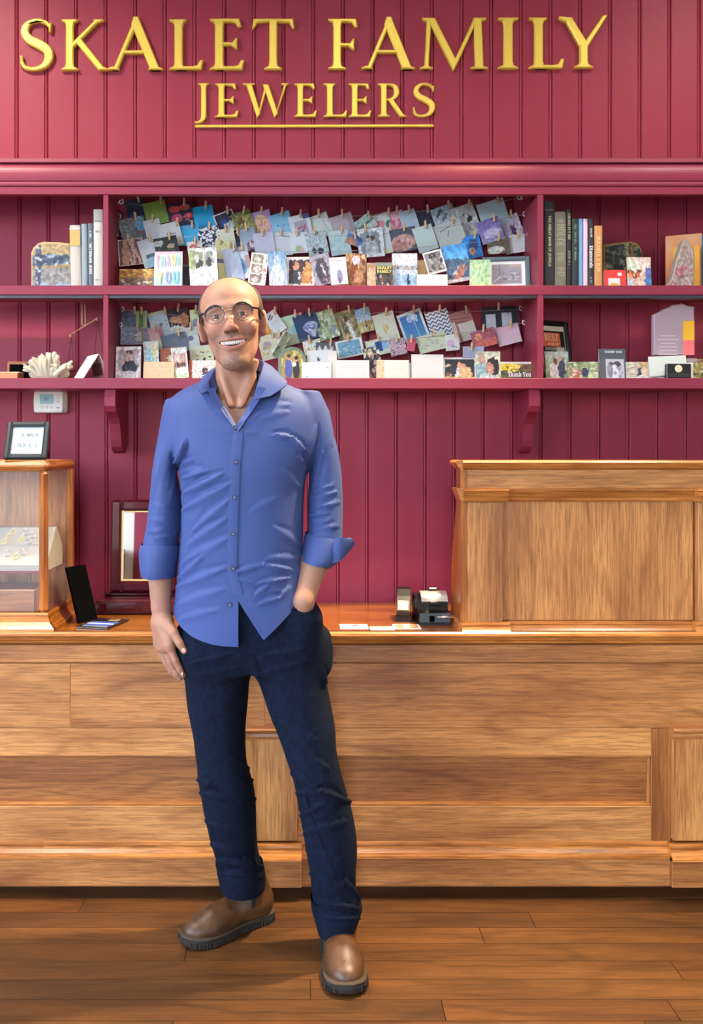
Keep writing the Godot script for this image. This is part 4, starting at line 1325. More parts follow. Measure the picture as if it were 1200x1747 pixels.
func agate_tex(kind: int) -> ImageTexture:
	var n := FastNoiseLite.new()
	n.seed = 60 + kind
	n.frequency = 0.011
	n.fractal_octaves = 4
	var im := Image.create(192, 192, false, Image.FORMAT_RGB8)
	for y in 192:
		for x in 192:
			var v := n.get_noise_2d(x, y)
			var w := n.get_noise_2d(x * 3.0 + 400, y * 3.0)
			var c: Color
			var fx := x / 192.0
			var fy := y / 192.0
			if kind == 0:
				c = rgb(150, 150, 146)
				var band := fy + v * 0.06
				if band > 0.28 and band < 0.5: c = rgb(74, 92, 112).lerp(rgb(186, 196, 200), clampf(w * 1.6, 0, 1))
				elif band < 0.28: c = rgb(190, 168, 120).lerp(rgb(120, 110, 90), clampf(w, 0, 1))
				elif band < 0.58: c = rgb(172, 150, 108)
				elif band > 0.9: c = rgb(150, 190, 214)
				if fx + v * 0.05 > 0.2 and fx + v * 0.05 < 0.32: c = rgb(78, 90, 110).lerp(rgb(190, 190, 184), clampf(w * 2.0, 0, 1))
				if fx < 0.14: c = rgb(176, 160, 120)
			elif kind == 1:
				c = rgb(46, 58, 54).lerp(rgb(150, 146, 112), clampf(w * 1.5 + v, 0, 1))
				if absf(fx - 0.62 + v * 0.05) < 0.03: c = rgb(150, 110, 62)
			else:
				c = rgb(190, 172, 160).lerp(rgb(146, 128, 122), clampf(0.5 + w * 1.2, 0, 1))
				if v > 0.18: c = c.lerp(rgb(186, 84, 110), 0.6)
				if sin(fx * 60.0 + v * 12.0) > 0.8: c = c.lerp(rgb(226, 216, 206), 0.5)
			var hi := 1.0 + 0.3 * n.get_noise_2d(x * 4.0, y * 4.0) + 0.2 * w
			im.set_pixel(x, y, Color(clampf(c.r * hi, 0, 1), clampf(c.g * hi, 0, 1), clampf(c.b * hi, 0, 1)) * 0.85)
	return ImageTexture.create_from_image(im)

func thing_materials() -> void:
	M.tray = mat(rgb(176, 170, 154), 0.7)
	M.gem = mat(rgb(226, 232, 240), 0.05, 0.3)
	M.frame = mat(rgb(38, 48, 52), 0.35)
	M.greyink = mat(rgb(128, 140, 142), 0.8)
	M.creamink = mat(rgb(226, 214, 160), 0.6)
	M.silverink = mat(rgb(190, 190, 186), 0.5)
	var mh := mat(rgb(62, 8, 20), 0.14)
	mh.clearcoat_enabled = true
	mh.clearcoat = 0.8
	mh.clearcoat_roughness = 0.04
	M.mahogany = mh
	M.brass = mat(rgb(206, 176, 116), 0.3, 0.8)
	M.oldbrass = mat(rgb(196, 150, 110), 0.45, 0.5)
	var fr := mat(rgb(206, 186, 192), 0.3)
	fr.transparency = BaseMaterial3D.TRANSPARENCY_ALPHA
	fr.albedo_color.a = 0.55
	M.frosted = fr
	M.rind = [mat(rgb(176, 152, 112), 0.9), mat(rgb(150, 116, 70), 0.9), mat(rgb(150, 138, 124), 0.9)]
	M.agate = []
	for k in 3:
		var a := mat(Color.WHITE, 0.25)
		a.albedo_texture = agate_tex(k)
		M.agate.append(a)
	var og := mat(Color.WHITE, 0.5)
	var nt := noise_tex(77, 0.012)
	var gr := Gradient.new()
	gr.colors = PackedColorArray([rgb(206, 120, 60), rgb(222, 150, 92), rgb(206, 182, 150)])
	gr.offsets = PackedFloat32Array([0.0, 0.6, 1.0])
	nt.color_ramp = gr
	og.albedo_texture = nt
	M.orangebook = og

# ---------- greeting cards and photographs ----------
# One sheet of printed pictures is computed; each card shows its own field of it.
var sheet: Image
var cell := 0
const CELL := 128
const COLS := 16

func hx(s: String) -> Color:
	return Color.html("#" + s)

func pset(x: int, y: int, c: Color, a := 1.0) -> void:
	var ox := (cell % COLS) * CELL
	var oy := (cell / COLS) * CELL
	if x < 0 or y < 0 or x >= CELL or y >= CELL: return
	if a >= 1.0: sheet.set_pixel(ox + x, oy + y, c)
	else: sheet.set_pixel(ox + x, oy + y, sheet.get_pixel(ox + x, oy + y).lerp(c, a))

func paint(ops: Array) -> Rect2:
	# ops in percent of the card: b colour | r x y w h colour | e x y rx ry colour | l x0 y0 x1 y1 width colour | t x y w h rows colour | s x y w h count size colours... | g top bottom
	var r := RandomNumberGenerator.new()
	r.seed = 100 + cell
	var k := CELL / 100.0
	var ox := (cell % COLS) * CELL
	var oy := (cell / COLS) * CELL
	for o in ops:
		match o[0]:
			"b": sheet.fill_rect(Rect2i(ox, oy, CELL, CELL), hx(o[1]))
			"g":
				for y in CELL: sheet.fill_rect(Rect2i(ox, oy + y, CELL, 1), hx(o[1]).lerp(hx(o[2]), y / float(CELL)))
			"r": sheet.fill_rect(Rect2i(ox + int(o[1] * k), oy + int(o[2] * k), int(o[3] * k), int(o[4] * k)), hx(o[5]))
			"e":
				var c := hx(o[5])
				for y in range(int((o[2] - o[4]) * k), int((o[2] + o[4]) * k) + 1):
					var q: float = 1.0 - pow((y - o[2] * k) / (o[4] * k), 2)
					if q <= 0: continue
					var hwid: float = o[3] * k * sqrt(q)
					var x0 := maxi(int(o[1] * k - hwid), 0)
					var x1 := mini(int(o[1] * k + hwid), CELL)
					if x1 > x0 and y >= 0 and y < CELL: sheet.fill_rect(Rect2i(ox + x0, oy + y, x1 - x0, 1), c)
			"l":
				var c := hx(o[6])
				var a := Vector2(o[1], o[2]) * k
				var b := Vector2(o[3], o[4]) * k
				var n := int(a.distance_to(b)) + 1
				var w := int(maxf(o[5] * k, 1))
				for i in n + 1:
					var p := a.lerp(b, i / float(n))
					for dx in w:
						for dy in w: pset(int(p.x) + dx - w / 2, int(p.y) + dy - w / 2, c)
			"t":
				var c := hx(o[6])
				for i in o[5]:
					var y: float = o[2] + o[4] * (i + 0.5) / o[5]
					var x: float = o[1]
					while x < o[1] + o[3] - 3:
						var w := r.randf_range(3, 9)
						sheet.fill_rect(Rect2i(ox + int(x * k), oy + int(y * k), maxi(int(minf(w, o[1] + o[3] - x) * k), 1), 2), c)
						x += w + 2.5
			"s":
				for i in o[5]:
					var c := hx(o[7 + r.randi() % (o.size() - 7)])
					var cx: float = o[1] + r.randf() * o[3]
					var cy: float = o[2] + r.randf() * o[4]
					var s: float = o[6] * r.randf_range(0.5, 1.2)
					for y in range(int((cy - s) * k), int((cy + s) * k) + 1):
						var q: float = 1.0 - pow((y - cy * k) / (s * k), 2)
						if q <= 0 or y < 0 or y >= CELL: continue
						var hwid: float = s * k * sqrt(q)
						var x0 := maxi(int(cx * k - hwid), 0)
						var x1 := mini(int(cx * k + hwid) + 1, CELL)
						if x1 > x0: sheet.fill_rect(Rect2i(ox + x0, oy + y, x1 - x0, 1), c)
			"z":  # zigzag rows
				for i in 9:
					var y0: float = -10.0 + i * 14.0
					var x := 0.0
					var up := true
					while x < 100:
						var a := Vector2(x, y0 + (0.0 if up else 9.0)) * k
						var b := Vector2(x + 12, y0 + (9.0 if up else 0.0)) * k
						for s in 20:
							var p := a.lerp(b, s / 20.0)
							for dy in 7: pset(int(p.x), int(p.y) + dy, hx(o[1]))
							for dy in 7: pset(int(p.x) + 1, int(p.y) + dy, hx(o[1]))
						x += 12
						up = not up
	var e := 1.0 / 2048.0
	var rc := Rect2((ox + 1) * e, (oy + 1) / 1536.0, (CELL - 2) * e, (CELL - 2) / 1536.0)
	cell += 1
	return rc

# people as seen in small prints: heads and clothes
func pair(dark: String, light: String, skin := "d8a684", y := 34) -> Array:
	return [["e", 40, y + 40, 15, 34, dark], ["e", 62, y + 44, 14, 34, light], ["e", 42, y, 8, 10, skin], ["e", 58, y + 5, 8, 9, skin], ["e", 42, y - 6, 8, 6, "3a2a22"], ["e", 60, y - 1, 9, 7, "5a3a26"]]

func bordered(ops: Array, frame := "f2f0ea", m := 7, bottom := 7) -> Array:
	return ops + [["r", 0, 0, 100, m, frame], ["r", 0, 0, m, 100, frame], ["r", 100 - m, 0, m, 100, frame], ["r", 0, 100 - bottom, 100, bottom, frame]]

func card_mesh(w: float, h: float, rc: Rect2, fold: float, bend: float) -> ArrayMesh:
	# front leaf printed; a second leaf behind opens by fold metres at the foot
	var mb := MB.new()
	var th := 0.0009
	var x := w / 2
	var y := h / 2
	var rows := 3
	for i in rows:
		var ya := -y + h * i / rows
		var yb := -y + h * (i + 1) / rows
		var za := bend * (1.0 - pow(ya / y, 2))
		var zb := bend * (1.0 - pow(yb / y, 2))
		var r := Rect2(rc.position.x, rc.position.y + rc.size.y * (1.0 - (i + 1.0) / rows), rc.size.x, rc.size.y / rows)
		mb.uvquad(Vector3(-x, ya, za), Vector3(x, ya, za), Vector3(x, yb, zb), Vector3(-x, yb, zb), r)
		var wr := Rect2(WHITE_UV, Vector2.ZERO)
		mb.uvquad(Vector3(x, ya, za - th), Vector3(-x, ya, za - th), Vector3(-x, yb, zb - th), Vector3(x, yb, zb - th), wr)
		mb.uvquad(Vector3(x, ya, za), Vector3(x, ya, za - th), Vector3(x, yb, zb - th), Vector3(x, yb, zb), wr)
		mb.uvquad(Vector3(-x, ya, za - th), Vector3(-x, ya, za), Vector3(-x, yb, zb), Vector3(-x, yb, zb - th), wr)
	var w2 := Rect2(WHITE_UV, Vector2.ZERO)
	mb.uvquad(Vector3(-x, y, 0), Vector3(x, y, 0), Vector3(x, y, -th), Vector3(-x, y, -th), w2)
	mb.uvquad(Vector3(-x, -y, -th), Vector3(x, -y, -th), Vector3(x, -y, 0), Vector3(-x, -y, 0), w2)
	if fold > 0:
		mb.uvquad(Vector3(-x, -y, -fold), Vector3(x, -y, -fold), Vector3(x, y, -th), Vector3(-x, y, -th), w2)
		mb.uvquad(Vector3(x, -y, -fold - th), Vector3(-x, -y, -fold - th), Vector3(-x, y, -th * 2), Vector3(x, y, -th * 2), w2)
		for sx in [-1.0, 1.0]:
			mb.uvquad(Vector3(sx * x, -y, -fold - th), Vector3(sx * x, -y, -fold), Vector3(sx * x, y, -th), Vector3(sx * x, y, -th * 2), w2)
	return mb.mesh()

const WHITE_UV := Vector2(0.98, 0.98)
var paper: StandardMaterial3D
var pin_mesh := []

# hung or standing card: picture place (u, v), size in the picture, turn, depth
func card(kind: String, u: float, v: float, w: float, h: float, ang: float, d: float, label: String, ops: Array, pin := -99.0, group := "cards pegged on the strings") -> Node3D:
	var rc := paint(ops)
	if kind == "photograph": mottle(cell - 1, 11.0, 0.2)
	var s := d / F
	var stands := pin < -98.0
	var yaw := rng.randf_range(-7, 7)
	var pitch := rng.randf_range(-5, -1)
	if stands:
		yaw = rng.randf_range(-4, 4)
		pitch = -7.0
	var o := MeshInstance3D.new()
	o.name = numbered(kind)
	o.mesh = card_mesh(w * s, h * s, rc, 0.02 if stands and kind == "greeting_card" else 0.0, 0.0 if stands else rng.randf_range(-0.003, 0.004))
	o.material_override = paper
	add_child(o)
	o.position = W(u, v, d)
	if stands and ang == 0.0:
		# foot rests on the shelf
		var by := yv(487, DSH) if v < 500 else yv(645, DSH)
		o.position.y = by + h * s / 2 * cos(deg_to_rad(pitch)) + 0.0008
	o.rotation_degrees = Vector3(pitch, yaw, ang)
	tag(o, label, "photograph" if kind == "photograph" else "card", group)
	if not stands:
		peg(u + pin, v, w, h, ang, d, label)
	return o

func peg(u: float, v: float, w: float, h: float, ang: float, d: float, what: String) -> void:
	# top edge of the tilted card at that u
	var a := deg_to_rad(ang)
	var vt := v - (h / 2) * cos(a) - (w * 0.25) * sin(a) + 2.0
	var t := thing("clothespin", "wooden clothespin holding the " + what, "clothespin", W(u, vt, d - 0.004), Vector3(0, 0, rng.randf_range(-8, 10)), "clothespins on the strings")
	part("jaw", pin_mesh[0], M.pin, t)
	part("jaw", pin_mesh[1], M.pin, t)
	part("spring", pin_mesh[2], M.steel, t)

func string_line(pts: Array, called: String, label: String) -> void:
	var mb := MB.new()
	var path := []
	for i in pts.size() - 1:
		for k in 6:
			var t := k / 6.0
			var a: Array = pts[i]
			var b: Array = pts[i + 1]
			path.append(W(lerpf(a[0], b[0], t), lerpf(a[1], b[1], t) + 3.0 * sin(PI * t), lerpf(a[2], b[2], t)))
	path.append(W(pts[-1][0], pts[-1][1], pts[-1][2]))
	mb.tube(path, 0.0008, 5)
	var o := thing(called, label, "string", Vector3.ZERO)
	part("twine", mb.mesh(), M.twine, o)
	for e in [pts[0], pts[-1]]:
		var p := W(e[0], e[1], e[2])
		var sg := -1.0 if e[0] < 500 else 1.0
		var hk := MB.new()
		var q := []
		for k in 9:
			var a := -PI * 0.7 + PI * 1.5 * k / 8.0
			q.append(p + Vector3(-sg * 0.009 * sin(a) * 0.8, -0.009 * cos(a) + 0.003, 0))
		q.append(p + Vector3(sg * 0.012, -0.004, 0))
		hk.tube(q, 0.0016, 6)
		part("cup_hook", hk.mesh(), M.white, o)

func build_cards() -> void:
	sheet = Image.create(2048, 1536, false, Image.FORMAT_RGB8)
	sheet.fill(rgb(238, 238, 232))
	paper = mat(rgb(230, 230, 228), 0.6)
	# clothespin parts
	for k in 2:
		var mb := MB.new()
		var z := 0.0035 if k == 0 else -0.0035
		mb.box(Vector3(0, 0.004, z), Vector3(0.0066, 0.029, 0.0036), 0.001, 1)
		pin_mesh.append(mb.mesh())
	var sp := MB.new()
	sp.tube([Vector3(-0.0055, 0.002, 0), Vector3(0.0055, 0.002, 0)], 0.0028, 8)
	pin_mesh.append(sp.mesh())
	string_line([[207, 345, 3.318], [420, 372, 3.318], [650, 366, 3.318], [887, 338, 3.318]], "card_string", "top string of pegged cards on the upper shelf")
	string_line([[203, 370, 3.285], [440, 402, 3.285], [660, 398, 3.285], [896, 366, 3.285]], "card_string", "middle string of pegged cards on the upper shelf")
	string_line([[197, 402, 3.25], [420, 428, 3.25], [680, 424, 3.25], [903, 401, 3.25]], "card_string", "lowest string of pegged cards on the upper shelf")
	string_line([[208, 528, 3.318], [440, 545, 3.318], [660, 532, 3.318], [890, 527, 3.318]], "card_string", "top string of pegged cards on the lower shelf")
	string_line([[205, 555, 3.285], [440, 575, 3.285], [660, 582, 3.285], [895, 551, 3.285]], "card_string", "middle string of pegged cards on the lower shelf")
	var A := func(i: int) -> float: return 3.322 - 0.004 * (i % 4)
	var B := func(i: int) -> float: return 3.290 - 0.004 * (i % 4)
	var C := func(i: int) -> float: return 3.255 - 0.004 * (i % 4)
	var g := "greeting_card"
	var p := "photograph"
	# --- upper bay, top string
	card(p, 233, 358, 34, 38, 15, A.call(1), "dark blue evening photograph in the upper shelf corner", [["g", "2a2c38", "34477e"], ["e", 30, 70, 20, 14, "3f5da8"], ["s", 40, 20, 55, 40, 14, 4, "565a6a", "4a4c58"]], 3)
	card(g, 266, 363, 38, 40, 14, A.call(2), "plain lime green card on the top string", [["g", "8fc04a", "a6d069"], ["s", 0, 0, 100, 100, 40, 4, "99c957", "8abb48"]], 8)
	card(g, 308, 366, 42, 40, 8, A.call(3), "navy card with red and pink flowers", [["b", "2a2b4a"], ["s", 0, 50, 100, 50, 20, 4, "e8e6ec", "6f7fae"], ["e", 30, 25, 24, 15, "e0524e"], ["e", 70, 20, 22, 14, "c9553c"], ["e", 35, 64, 22, 18, "d94a7a"], ["e", 82, 58, 17, 13, "e23c52"], ["e", 82, 58, 6, 5, "f2a0a0"]], 6)
	card(g, 348, 371, 35, 40, 10, A.call(1), "plain bright cyan card with rounded corners", [["b", "1fb2ea"], ["s", 0, 0, 100, 100, 20, 7, "22b6ee", "1caee6"]], 3)
	card(p, 386, 379, 35, 37, 22, A.call(2), "white bordered photograph of blue figures at night", bordered([["b", "232a40"], ["e", 40, 55, 18, 26, "2c4ca0"], ["e", 70, 70, 24, 22, "b6c2c4"], ["s", 10, 10, 80, 30, 14, 4, "3a4666", "46546e"]]), 2)
	card(p, 416, 379, 34, 38, 20, A.call(3), "olive green garden photograph with brown animal", [["g", "6f7a3e", "a3a860"], ["e", 40, 45, 20, 18, "7a5a34"], ["s", 0, 0, 100, 100, 40, 5, "8f9a52", "5f6c34", "c0b878"]], 0)
	card(g, 446, 381, 36, 42, 12, A.call(1), "pink and lilac card cut like a shell", [["b", "c9b0e2"], ["e", 50, 55, 34, 42, "f0c9a0"], ["s", 25, 30, 50, 55, 40, 4, "e8907a", "f6d8b0", "d889b8"], ["r", 88, 40, 12, 40, "e690b4"]], 0)
	card(g, 481, 381, 36, 37, 18, A.call(2), "pale sky blue card with tiny birds", [["g", "7fcbea", "a2d6f0"], ["e", 30, 55, 4, 3, "4a6ea0"], ["e", 60, 60, 3, 3, "4a6ea0"], ["s", 10, 60, 80, 30, 8, 4, "8fc6ea", "7fb6de"]], 0)
	card(g, 513, 384, 36, 36, 15, A.call(3), "white gabled card with mauve flowers inside", [["b", "e8ecf2"], ["r", 22, 30, 60, 70, "b6aebc"], ["s", 30, 55, 40, 35, 16, 5, "c05a8a", "d890b0", "7a6a86"], ["r", 70, 0, 30, 25, "4a5c94"]], 0)
	card(g, 547, 386, 35, 42, 20, A.call(1), "grey white card with vertical script", [["b", "d6e2da"], ["l", 68, 25, 72, 40, 2, "8a9a98"], ["l", 70, 45, 78, 58, 2, "8a9a98"], ["l", 76, 62, 82, 80, 2, "93a3a0"], ["t", 62, 30, 20, 50, 6, "a8b8b2"]], -3)
	card(g, 584, 384, 42, 36, 18, A.call(2), "pale mauve grey card with faint dots", [["b", "c0b4b8"], ["s", 0, 0, 100, 100, 50, 2, "b0a6ae", "d0c8ca"], ["r", 78, 0, 22, 100, "ada3a8"]], 0)
	card(p, 624, 382, 32, 27, 38, A.call(3), "teal and green strip photograph turned aslant", [["b", "a8c4bc"], ["r", 0, 45, 100, 14, "4f6e5c"], ["s", 0, 0, 100, 45, 14, 6, "cfe0dc", "86aca8"], ["r", 0, 62, 100, 38, "c8d6d0"]], 5)
	card(g, 655, 379, 32, 32, 18, A.call(1), "white card with pink bloom and teal leaf", [["b", "dfe8e4"], ["e", 30, 55, 26, 22, "e89aa4"], ["e", 75, 70, 18, 26, "4f8a7c"], ["l", 60, 10, 80, 40, 3, "8fb0a4"]], 8)
	card(g, 679, 377, 24, 36, 15, A.call(2), "narrow pink card covered with rose blossoms", [["b", "f2bcc8"], ["s", 0, 0, 100, 100, 26, 10, "e0809a", "f6d2d8", "d56c8c"]], -40 + 38)
	card(g, 698, 376, 29, 36, 18, A.call(3), "plain pale blue card beside the navy one", [["g", "b6d2e4", "c8dcea"], ["s", 0, 50, 100, 50, 10, 6, "bcd4e6", "d2e2ee"]], 0)
	card(g, 728, 379, 42, 42, 15, A.call(1), "plain dark navy card with tiny gold speck", [["b", "262a44"], ["e", 50, 60, 2, 2, "c8b070"], ["s", 0, 0, 100, 100, 10, 5, "2a2e4a", "222640"]], 2)
	card(p, 760, 373, 40, 44, 20, A.call(2), "pale blue snowy photograph with dark brush marks", [["g", "a9cbdc", "c6ccd0"], ["l", 20, 35, 45, 15, 9, "5c6a74"], ["l", 40, 55, 62, 36, 8, "6c7a82"], ["s", 0, 60, 100, 40, 20, 6, "c8d0d4", "a8b4ba"]], 6)
	card(p, 797, 378, 40, 58, 20, A.call(3), "white card with looping script above a ringed couple", [["b", "ccd6d0"], ["l", 30, 25, 70, 18, 2, "4a5450"], ["l", 28, 32, 66, 30, 2, "5a645f"], ["l", 45, 20, 40, 40, 2, "4a5450"], ["e", 65, 44, 12, 8, "2e3a30"], ["g2"], ["e", 45, 72, 34, 24, "b6b4bc"], ["s", 20, 60, 60, 40, 14, 6, "a0a8a4", "c2c0c8"]], 3)
	card(g, 842, 365, 48, 46, 17, A.call(1), "large plain mint blue card", [["g", "c0dcdc", "b2d0d2"]], 8)
	card(p, 874, 386, 32, 40, 20, A.call(2), "lilac photograph of a person in a dark dress", [["b", "c8bcd0"], ["s", 0, 0, 100, 50, 24, 7, "b4a6c2", "dcd2e0"], ["e", 52, 70, 12, 30, "4a3560"], ["e", 50, 40, 7, 9, "d8a890"]], -2)
	# --- upper bay, middle string
	card(p, 228, 393, 44, 44, 14, B.call(1), "grey photograph with blue statue", [["b", "7c8684"], ["e", 78, 30, 16, 40, "68b4dc"], ["s", 0, 0, 60, 70, 24, 8, "8c9694", "6a7474"], ["e", 75, 62, 16, 5, "a05a68"], ["e", 30, 84, 20, 12, "8a9260"]], 3)
	card(g, 262, 393, 28, 38, 14, B.call(2), "plain white card below the lime green card", [["b", "dce2e8"], ["s", 0, 0, 100, 100, 10, 8, "d4dae2", "e4e8ec"]], -2)
	card(g, 291, 400, 37, 40, 15, B.call(3), "white card with grey butterfly and small animal", [["b", "dfe3e4"], ["e", 45, 45, 12, 6, "8a929a"], ["e", 62, 50, 14, 5, "a2aab2"], ["e", 30, 76, 14, 12, "8f9a5a"], ["r", 50, 70, 40, 20, "d8c6a8"]], 11)
	card(g, 322, 401, 38, 34, 6, B.call(1), "sky blue card with white script", [["g", "24a8dc", "4fc0ea"], ["l", 20, 60, 40, 54, 2, "e8f6fc"], ["l", 40, 60, 70, 55, 2, "e8f6fc"], ["l", 32, 50, 30, 64, 2, "e8f6fc"]], 6)
	card(g, 357, 405, 37, 36, 12, B.call(2), "white and navy leaf patterned card", [["b", "1e2440"], ["s", 0, 0, 100, 100, 110, 5, "f2f4f6", "e6eaf0"]], 0)
	card(g, 387, 413, 30, 46, 10, B.call(3), "plain cream green card beside a night photograph", [["g", "e2e2c8", "d2dcb4"]], -60 + 58)
	card(p, 404, 413, 22, 34, 20, B.call(1), "small dark photograph between pale cards", [["b", "26282e"], ["e", 50, 70, 26, 26, "4c6288"], ["e", 60, 30, 14, 14, "3a3c44"]], 2)
	card(g, 424, 408, 28, 38, 15, B.call(2), "grey blue card with pink wreath", [["g", "8fa0b4", "b8c6d2"], ["e", 60, 78, 26, 20, "8c4a66"], ["e", 60, 78, 13, 10, "dfe6ec"], ["s", 30, 60, 60, 38, 12, 5, "c08aa4", "e6dce4"]], -4)
	card(g, 451, 416, 35, 38, 8, B.call(3), "plain lavender white card", [["g", "cdcbe2", "d4dcea"], ["s", 0, 0, 100, 100, 20, 6, "d8d8e8", "c8cce0"]], -3)
	card(g, 481, 416, 35, 40, 5, B.call(1), "plain silvery white card with soft flowers at its foot", [["b", "d6dde2"], ["e", 30, 78, 14, 12, "c2ccae"], ["s", 0, 0, 100, 100, 20, 6, "dde3e6", "cfd7de"]], -2)
	card(g, 510, 414, 30, 36, 3, B.call(2), "white card with green and pink posy", [["b", "dfe7ec"], ["e", 50, 78, 20, 16, "a9c890"], ["e", 66, 84, 14, 12, "e6b8b4"]], -3)
	card(p, 541, 415, 35, 40, 12, B.call(3), "grey green card with small dark couple", [["b", "b6c8c8"], ["e", 32, 78, 12, 14, "3c4650"], ["e", 60, 84, 14, 14, "2e3640"], ["e", 34, 62, 6, 7, "c8a08a"]], -4)
	card(g, 580, 414, 35, 42, 10, B.call(1), "plain watery mint card", [["g", "c8dede", "b8d6da"], ["s", 0, 30, 100, 70, 14, 10, "c6e0e2", "b2d2d8"]], 3)
	card(p, 608, 409, 34, 22, -20, B.call(2), "blue mountain photograph tilted downward", [["b", "6a84b8"], ["e", 20, 90, 40, 40, "c08a6a"], ["e", 60, 40, 30, 16, "4a5c98"], ["r", 0, 0, 100, 20, "a8b8d4"]], -2)
	card(p, 633, 414, 44, 50, 5, B.call(3), "white framed grey wedding couple photograph", bordered([["b", "8d979c"]] + pair("aab2b6", "c2c8ca", "b8bcbc"), "e2e8ec", 14, 14), -10)
	card(g, 662, 410, 26, 44, 12, B.call(1), "narrow white list card with rows of writing", [["b", "d8e0e0"], ["t", 20, 20, 60, 60, 8, "a4b0b0"], ["e", 30, 92, 24, 10, "e8e2a0"]], 4)
	card(p, 690, 409, 46, 40, 12, B.call(2), "rosy photograph of joined hands", [["b", "54606a"], ["e", 45, 60, 44, 34, "d4a49c"], ["e", 25, 75, 26, 20, "c0857c"], ["l", 20, 50, 70, 75, 3, "a86c66"], ["l", 25, 40, 75, 62, 3, "e0bab4"]], 0)
	card(g, 726, 407, 35, 44, 18, B.call(3), "plain pale mint card below the navy card", [["g", "d2e6e2", "c4dcd8"]], 0)
	card(g, 768, 399, 48, 42, 20, B.call(1), "off white card full of grey handwriting", [["b", "c8d2c8"], ["t", 10, 10, 78, 78, 8, "6e7a78"], ["l", 20, 30, 60, 20, 3, "5a6664"], ["l", 40, 60, 50, 35, 3, "626e6c"]], 4)
	card(p, 837, 393, 39, 40, 18, B.call(2), "violet photograph of pale hands", [["g", "7868a8", "9c94c4"], ["e", 55, 62, 38, 18, "c6bad6"], ["l", 25, 75, 75, 55, 4, "dcd2e4"], ["l", 25, 84, 70, 70, 4, "b2a8cc"]], 6)
	card(p, 851, 419, 38, 28, 5, B.call(3), "brown photograph with white peony and ring", [["b", "6f5c46"], ["e", 35, 75, 34, 24, "d8d6cc"], ["e", 60, 70, 16, 14, "e6e0d6"], ["r", 0, 0, 40, 40, "5e6a52"]], 0)
	card(g, 880, 416, 35, 31, 8, B.call(1), "plain cream white card under the lowest hook", [["b", "d8d8d6"], ["s", 0, 0, 100, 100, 14, 8, "dcdcda", "d2d2d2"]], 4)
	card(p, 806, 421, 30, 40, 12, B.call(2), "bright blue photograph with smiling face", [["b", "2a8ee0"], ["e", 60, 45, 26, 26, "2f4c80"], ["e", 45, 70, 20, 16, "cfa08c"], ["e", 48, 66, 8, 3, "2a3850"]], 4)
	# --- upper bay, lowest string and leaning row
	card(p, 223, 430, 43, 46, 5, C.call(1), "white edged photograph of hands laid together", bordered([["b", "7c5a50"], ["e", 30, 55, 14, 60, "c89c80"], ["e", 58, 55, 12, 60, "d8b8ac"], ["l", 45, 10, 60, 90, 5, "8a6258"], ["l", 70, 40, 88, 95, 9, "d0a898"]], "e8ddd6", 4, 3), -4)
	card(g, 254, 432, 28, 50, 18, C.call(2), "white card with teal wedge beside the hands photograph", [["b", "dbe4ea"], ["r", 30, 55, 70, 14, "52707c"], ["e", 60, 85, 40, 20, "a8d4ea"]], 2)
	card(p, 284, 420, 40, 32, 12, C.call(3), "dark photograph behind the thank you card", [["b", "2c342e"], ["e", 20, 30, 22, 16, "b6c0ba"], ["e", 70, 50, 16, 12, "c9a888"], ["s", 0, 50, 100, 50, 12, 6, "3e463e", "586050"]], 5)
	card(g, 333, 424, 26, 26, 8, C.call(1), "small card with coral red flowers", [["b", "e6ddd4"], ["e", 40, 45, 28, 26, "e0686c"], ["e", 70, 55, 18, 16, "c85a50"], ["e", 40, 45, 8, 8, "f2b0a0"]], 0)
	card(g, 377, 446, 26, 72, -5, C.call(2), "tall pale yellow card with small violet picture", [["g", "e6e2a8", "d2d69a"], ["r", 10, 45, 60, 10, "7a74a0"], ["s", 0, 0, 100, 40, 10, 6, "eee8b6", "d8c88c"]], -2)
	card(g, 399, 456, 29, 66, 12, C.call(3), "tall soft blue card leaning behind the man's head", [["g", "c2d0e4", "b6c6e4"], ["s", 0, 0, 100, 100, 20, 8, "c8d6ea", "b2c2e0"]], 0)
	card(g, 414, 448, 26, 56, 12, C.call(1), "white card with teal cup drawing", [["b", "dde6ea"], ["e", 45, 60, 28, 24, "6fa8b8"], ["e", 48, 60, 13, 11, "3f86a8"], ["r", 70, 30, 30, 40, "c8a0a0"]], -1)
	# --- upper bay, standing on the shelf
	var S := func(i: int) -> float: return 3.205 - 0.007 * (i % 4)
	var st := "cards standing on the shelves"
	card(p, 233, 470, 60, 37, 0, S.call(1), "autumn group photograph with white script standing in the shelf corner", [["g", "b88a44", "6a5a48"], ["s", 0, 0, 100, 40, 60, 5, "c8a038", "8a7a30", "a86038", "d8b860"], ["s", 0, 40, 100, 60, 70, 4, "3a3444", "6c6a9a", "b8a8a0", "e0d0c8", "5a4a54"], ["l", 15, 88, 32, 70, 2, "f0ece6"], ["t", 15, 90, 75, 10, 1, "f0ece6"]], -99.0, st)
	var ty := card(g, 287, 456, 48, 66, 0, S.call(3), "pastel card with THANK YOU in striped letters", [["b", "eef4f4"], ["r", 0, 0, 100, 8, "f0b4c0"], ["g3"], ["l", 0, 62, 100, 40, 1, "ffffff"], ["r", 0, 66, 100, 34, "b8e4f2"], ["r", 0, 60, 50, 8, "c8eaf2"], ["r", 50, 54, 50, 14, "c0e6f2"]], -99.0, st)
	var cols := [rgb(206, 140, 160), rgb(132, 202, 176), rgb(176, 150, 190), rgb(232, 190, 120), rgb(120, 196, 190), rgb(214, 190, 130), rgb(158, 148, 190), rgb(110, 190, 224), rgb(208, 150, 180)]
	var lt := "THANKYOU"
